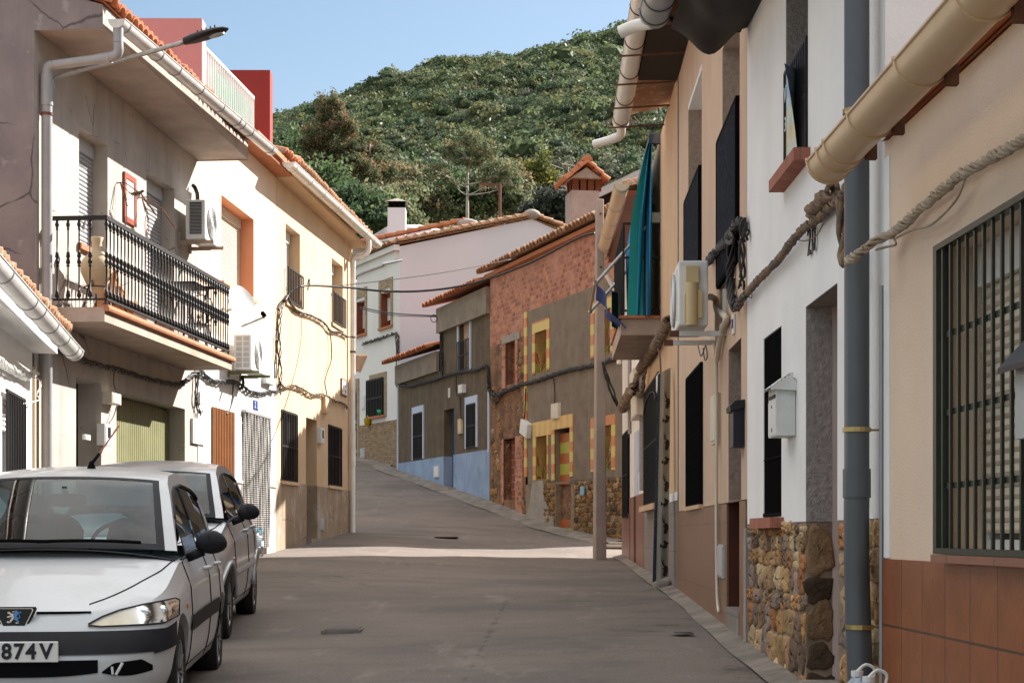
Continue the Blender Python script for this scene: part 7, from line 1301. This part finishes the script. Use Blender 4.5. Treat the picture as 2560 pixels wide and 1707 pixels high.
def blobs(name, x, y, z, r, sc, jit=.16, lite=False, **kw):
    """shrubs as knobbly leafy mounds with small facets"""
    n, m = len(x), len(iv); ph = rng.uniform(0, 6, (n, 3, 1)); k = 1 + .22 * np.sin(iv[None, :, 0] * 4 + ph[:, 0]) * np.cos(iv[None, :, 1] * 4 + ph[:, 1]) + .15 * np.sin(iv[None, :, 2] * 6 + ph[:, 2]) + rng.normal(0, jit, (n, m))
    asp = np.stack([rng.uniform(.85, 1.2, n), rng.uniform(.85, 1.2, n), rng.uniform(.6, .95, n)], 1)
    v = iv[None] * k[..., None] * (r[:, None] * asp)[:, None, :] + np.stack([x, y, z + r * .25], 1)[:, None, :]
    f = (it[None] + (np.arange(n) * m)[:, None, None]).reshape(-1, 3); me = bpy.data.meshes.new(name); me.vertices.add(n * m); me.vertices.foreach_set('co', v.ravel()); me.loops.add(f.size); me.loops.foreach_set('vertex_index', f.ravel()); me.polygons.add(len(f)); me.polygons.foreach_set('loop_start', np.arange(len(f)) * 3); me.polygons.foreach_set('use_smooth', np.zeros(len(f), dtype=bool)); me.update(calc_edges=True)
    c = np.repeat(sc[:, None, :], m, 1) * rng.uniform(.7, 1.3, (n, m, 1)); c[rng.random((n, m)) < .018] = (.46, .45, .38); at = me.color_attributes.new('Col', 'FLOAT_COLOR', 'POINT'); at.data.foreach_set('color', np.concatenate([c, np.ones((n, m, 1))], 2).astype(np.float32).ravel()); me.materials.append(mt['leaf']); o = bpy.data.objects.new(name, me); C.objects.link(o); return tag(o, **kw)
K = np.where(y < 270, 130, 95); rep = np.repeat(np.arange(N), K); n = len(rep); d = rng.normal(size=(n, 3)); d /= np.linalg.norm(d, axis=1, keepdims=True); d[:, 2] = np.abs(d[:, 2]) * 1.1 - .2
lump = 1 + .22 * np.sin(d[:, 0] * 5 + rep) * np.cos(d[:, 1] * 5 + rep * 2.3) + .12 * np.sin(d[:, 2] * 7 + rep * 1.7)
cen = np.stack([x[rep], y[rep], z[rep] + r[rep] * .2], 1) + d * (r[rep] * rng.uniform(.72, 1.04, n) * lump)[:, None] * np.array((1, 1, .85))
cl_ = sc[rep] * rng.uniform(.72, 1.3, (n, 1)); fl = rng.random(n) < np.where(y[rep] < 270, .02, .006); cl_[fl] = (.5, .49, .42)
sp = leafmesh('scrub_leaves', cen, d * 2.2, r[rep] * rng.uniform(.10, .2, n), cl_)
co2 = blobs('scrub_core', x, y, z, r * .74, sc * .9, .1)
bm2 = bmesh.new(); bm2.from_mesh(sp.data); bm2.from_mesh(co2.data); bpy.data.objects.remove(co2); bm2.to_mesh(sp.data); bm2.free(); sp.name = 'hill_scrub'; tag(sp, 'dense evergreen scrub covering the hillside above the village', 'scrub', kind='stuff')
def tree(name, label, px, base_y, top_y, Y, crown, cols, nleaf, ls, trunk='bark', lean=0., group=None, sparse=False, tr=.22):
    X = tx(px, Y); gz0 = CZ - (base_y - HY) / F * Y; H = CZ - (top_y - HY) / F * Y - gz0; e = empty(name, label, 'tree', Matrix.Translation(V((X, Y, gz0))), group); q = random.Random(px); mb = MB(); k_ = H / max(c[1] + c[3] for c in crown); crown = [tuple(v * k_ for v in c) for c in crown]; ls = ls * min(1, k_ * 1.1)
    tp = spline([(0, 0, -3), (0, 0, 0), (lean * .3, .2, H * .35), (lean * .7, 0, H * .65), (lean, 0, H * .93)], 6); n_ = len(tp); mb.tube(tp, [tr * (1 - .85 * i / n_) + .02 for i in range(n_)], 7); lim = []
    for (cx, cz, rx, rz) in crown:
        f = min(.8, max(.22, cz / H - .18)); b = V((lean * f, 0, H * f)); c = V((cx, q.uniform(-1, 1) * rx * .5, cz)); lim.append(c); mb.tube(spline([b, b.lerp(c, .5) + V((0, 0, -.3 * rz)), c], 5), [tr * .45 * (1 - .8 * i / 11) for i in range(11)], 5)
        for k in range(5): d = V((q.uniform(-1, 1) * rx, q.uniform(-1, 1) * rx, q.uniform(-.6, 1) * rz)) * .8; mb.tube(spline([b.lerp(c, .6), c + d * .4, c + d], 3), [.05, .045, .04, .035, .03, .025, .02], 4)
    obj('trunk', mb, mt[trunk], e, True); P_, S_, C_, D_ = [], [], [], []; tot = sum(rx * rx * rz for _, _, rx, rz in crown)
    for (cx, cz, rx, rz), c in zip(crown, lim):
        n = int(nleaf * rx * rx * rz / tot); m = max(6, n // 60); sub = rng.normal(size=(m, 3)); sub /= np.linalg.norm(sub, axis=1, keepdims=True); sub *= rng.uniform(.35, 1., (m, 1)); k = rng.integers(0, m, n); off = rng.normal(size=(n, 3)) * (.15 if sparse else .26)
        dd = sub[k] + off; P_.append(np.array(c) + dd * np.array((rx, rx, rz))); S_.append(rng.uniform(.6, 1.3, n) * ls); kk = rng.integers(0, len(cols), m); C_.append(1.35 * np.array(cols)[kk[k]] * rng.uniform(.6, 1.35, (n, 1))); D_.append(dd)
    leafmesh('crown', np.concatenate(P_), np.concatenate(D_) * .6 + np.array((0, 0, -.2)), np.concatenate(S_), np.concatenate(C_), e); return e
mt['bark'] = mk('pale_bark', (.46, .41, .36), (.34, .30, .26), 2, bump=.4, bsc=10)
br = [(.17, .105, .06), (.10, .11, .055), (.08, .10, .05), (.12, .10, .05)]; gr_ = [(.12, .14, .075), (.09, .12, .06), (.15, .155, .085), (.15, .12, .065)]; dg = [(.045, .075, .036), (.065, .10, .042), (.035, .058, .030), (.085, .12, .048)]
tree('eucalyptus_tree', 'tall reddish-brown eucalyptus rising above the ochre house gutter', 832, 560, 226, 118., [(-.3, 12.6, 1.6, 2.2), (1.2, 10.6, 2.0, 1.5), (-1.6, 9.6, 2.0, 1.7), (-3.0, 9.0, 1.2, 1.0), (2.9, 8.6, 1.3, 1.2), (.3, 8.0, 2.4, 1.6), (-2.2, 6.6, 2.2, 1.4), (2.4, 6.4, 2.0, 1.5), (4.1, 5.4, 1.4, 1.5), (.2, 4.6, 2.2, 1.2), (-2.6, 3.8, 2.4, 1.3), (3.3, 3.2, 2.0, 1.2)], br, 40000, .115, sparse=True, tr=.24)
tree('eucalyptus_tree', 'brown leaved eucalyptus half hidden right of the tallest tree', 925, 575, 345, 122., [(0, 7.6, 1.6, 1.3), (-1.3, 6.2, 1.7, 1.2), (1.1, 5.6, 1.7, 1.3), (-.2, 4.0, 2.2, 1.2), (1.7, 3.0, 1.5, 1.0)], br, 15000, .115, sparse=True)
tree('eucalyptus_tree', 'green eucalyptus with pale forked trunk in front of the hill', 1168, 535, 322, 120., [(.2, 6.0, 1.6, .9), (-1.2, 5.1, 1.5, .9), (1.6, 5.0, 1.5, .9), (.2, 4.4, 1.7, .8), (-2.3, 3.4, 1.4, .7), (2.9, 3.6, 1.5, .9), (3.6, 2.4, 1.3, .7), (-1.2, 2.6, 1.2, .6), (1.6, 2.6, 1.3, .6)], gr_, 11000, .085, sparse=True, tr=.13)
g_ = 'bushy trees at the foot of the hill'
for px, by, ty, Y, w, lab in ((800, 600, 400, 112., 3.4, 'dark bushy tree left of the tall eucalyptus'), (880, 600, 462, 105., 3.0, 'rounded green tree right below the tallest eucalyptus'), (735, 560, 330, 125., 3.6, 'dark bushy tree beside the red terrace wall'), (945, 590, 470, 108., 2.6, 'low green tree behind the pink chimney'), (1010, 570, 410, 130., 3.6, 'olive green tree between the two eucalypts'), (1100, 560, 400, 132., 3.0, 'dark green tree left of the forked eucalyptus'), (1255, 560, 400, 132., 2.6, 'grey green tree right of the forked eucalyptus'), (1400, 590, 470, 105., 2.4, 'dark grey bush left of the tiled chimney'), (1345, 560, 385, 140., 2.6, 'yellowish green tree behind the television antenna'), (700, 560, 420, 110., 2.8, 'low dark tree above the ochre roof ridge')):
    H = (by - ty) / F * Y; c = dg if 'dark' in lab or 'rounded' in lab else gr_
    if 'yellow' in lab: c = [(.14, .13, .03), (.09, .10, .03)]
    if 'grey bush' in lab: c = [(.05, .055, .045), (.035, .04, .03)]
    tree('bushy_tree', lab, px, by, ty, Y, [(0, H * .78, w * .6, H * .22), (-w * .45, H * .58, w * .55, H * .2), (w * .5, H * .55, w * .5, H * .2), (0, H * .42, w * .75, H * .22), (-w * .7, H * .28, w * .5, H * .2), (w * .7, H * .26, w * .5, H * .2)], c, 7500, .16, group=g_)
# ------------------------------------------------------------------ light, sky, camera
sc_ = bpy.context.scene; w = bpy.data.worlds.new('World'); sc_.world = w; w.use_nodes = True; nt = w.node_tree; bg = nt.nodes['Background']
SV = V((1.13, 1.0, 1.0)).normalized(); el = math.asin(SV.z); az = math.atan2(SV.x, SV.y)
sky = nt.nodes.new('ShaderNodeTexSky'); sky.sky_type = 'NISHITA'; sky.sun_disc = False; sky.sun_elevation = el; sky.sun_rotation = az; sky.air_density = 1.15; sky.dust_density = .6; sky.ozone_density = 1.0
# unseen cloud sheet added overhead for neutral fill; clear blue towards the hill
gd_ = nd(nt, 'ShaderNodeTexCoord').outputs['Generated']; dz = nd(nt, 'ShaderNodeSeparateXYZ', Vector=gd_).outputs[2]
cn = nd(nt, 'ShaderNodeTexNoise', Vector=gd_, Scale=2.2, Detail=6., Roughness=.6).outputs[0]
cm_ = nd(nt, 'ShaderNodeMath', operation='MULTIPLY', i0=ramp(nt, dz, .38, .62), i1=ramp(nt, cn, .22, .55)).outputs[0]
skc = mix(nt, cm_, sky.outputs[0], (FILL_CLOUD, FILL_CLOUD * .985, FILL_CLOUD * .96)); nt.links.new(skc, bg.inputs[0]); bg.inputs[1].default_value = SKY
sl = bpy.data.lights.new('sun', 'SUN'); sl.energy = SUN; sl.angle = math.radians(.5); sl.color = (1., .94, .86); so = bpy.data.objects.new('sun', sl); C.objects.link(so); so.rotation_euler = (-SV).to_track_quat('-Z', 'Y').to_euler()
cam = bpy.data.cameras.new('camera'); co = bpy.data.objects.new('camera', cam); C.objects.link(co); co.location = (0, 0, CZ); co.rotation_euler = (math.pi / 2, 0, 0)
cam.sensor_width = 36; cam.lens = F * 36 / 2560; cam.shift_y = (HY - 853.5) / 2560; cam.clip_end = 4000; cam.clip_start = .05; sc_.camera = co
sc_.view_settings.view_transform = 'Standard'; sc_.view_settings.look = 'None'; sc_.view_settings.exposure = EXPO; sc_.view_settings.gamma = 1.
sc_.cycles.max_bounces = 8; sc_.cycles.diffuse_bounces = 5; sc_.cycles.transparent_max_bounces = 10
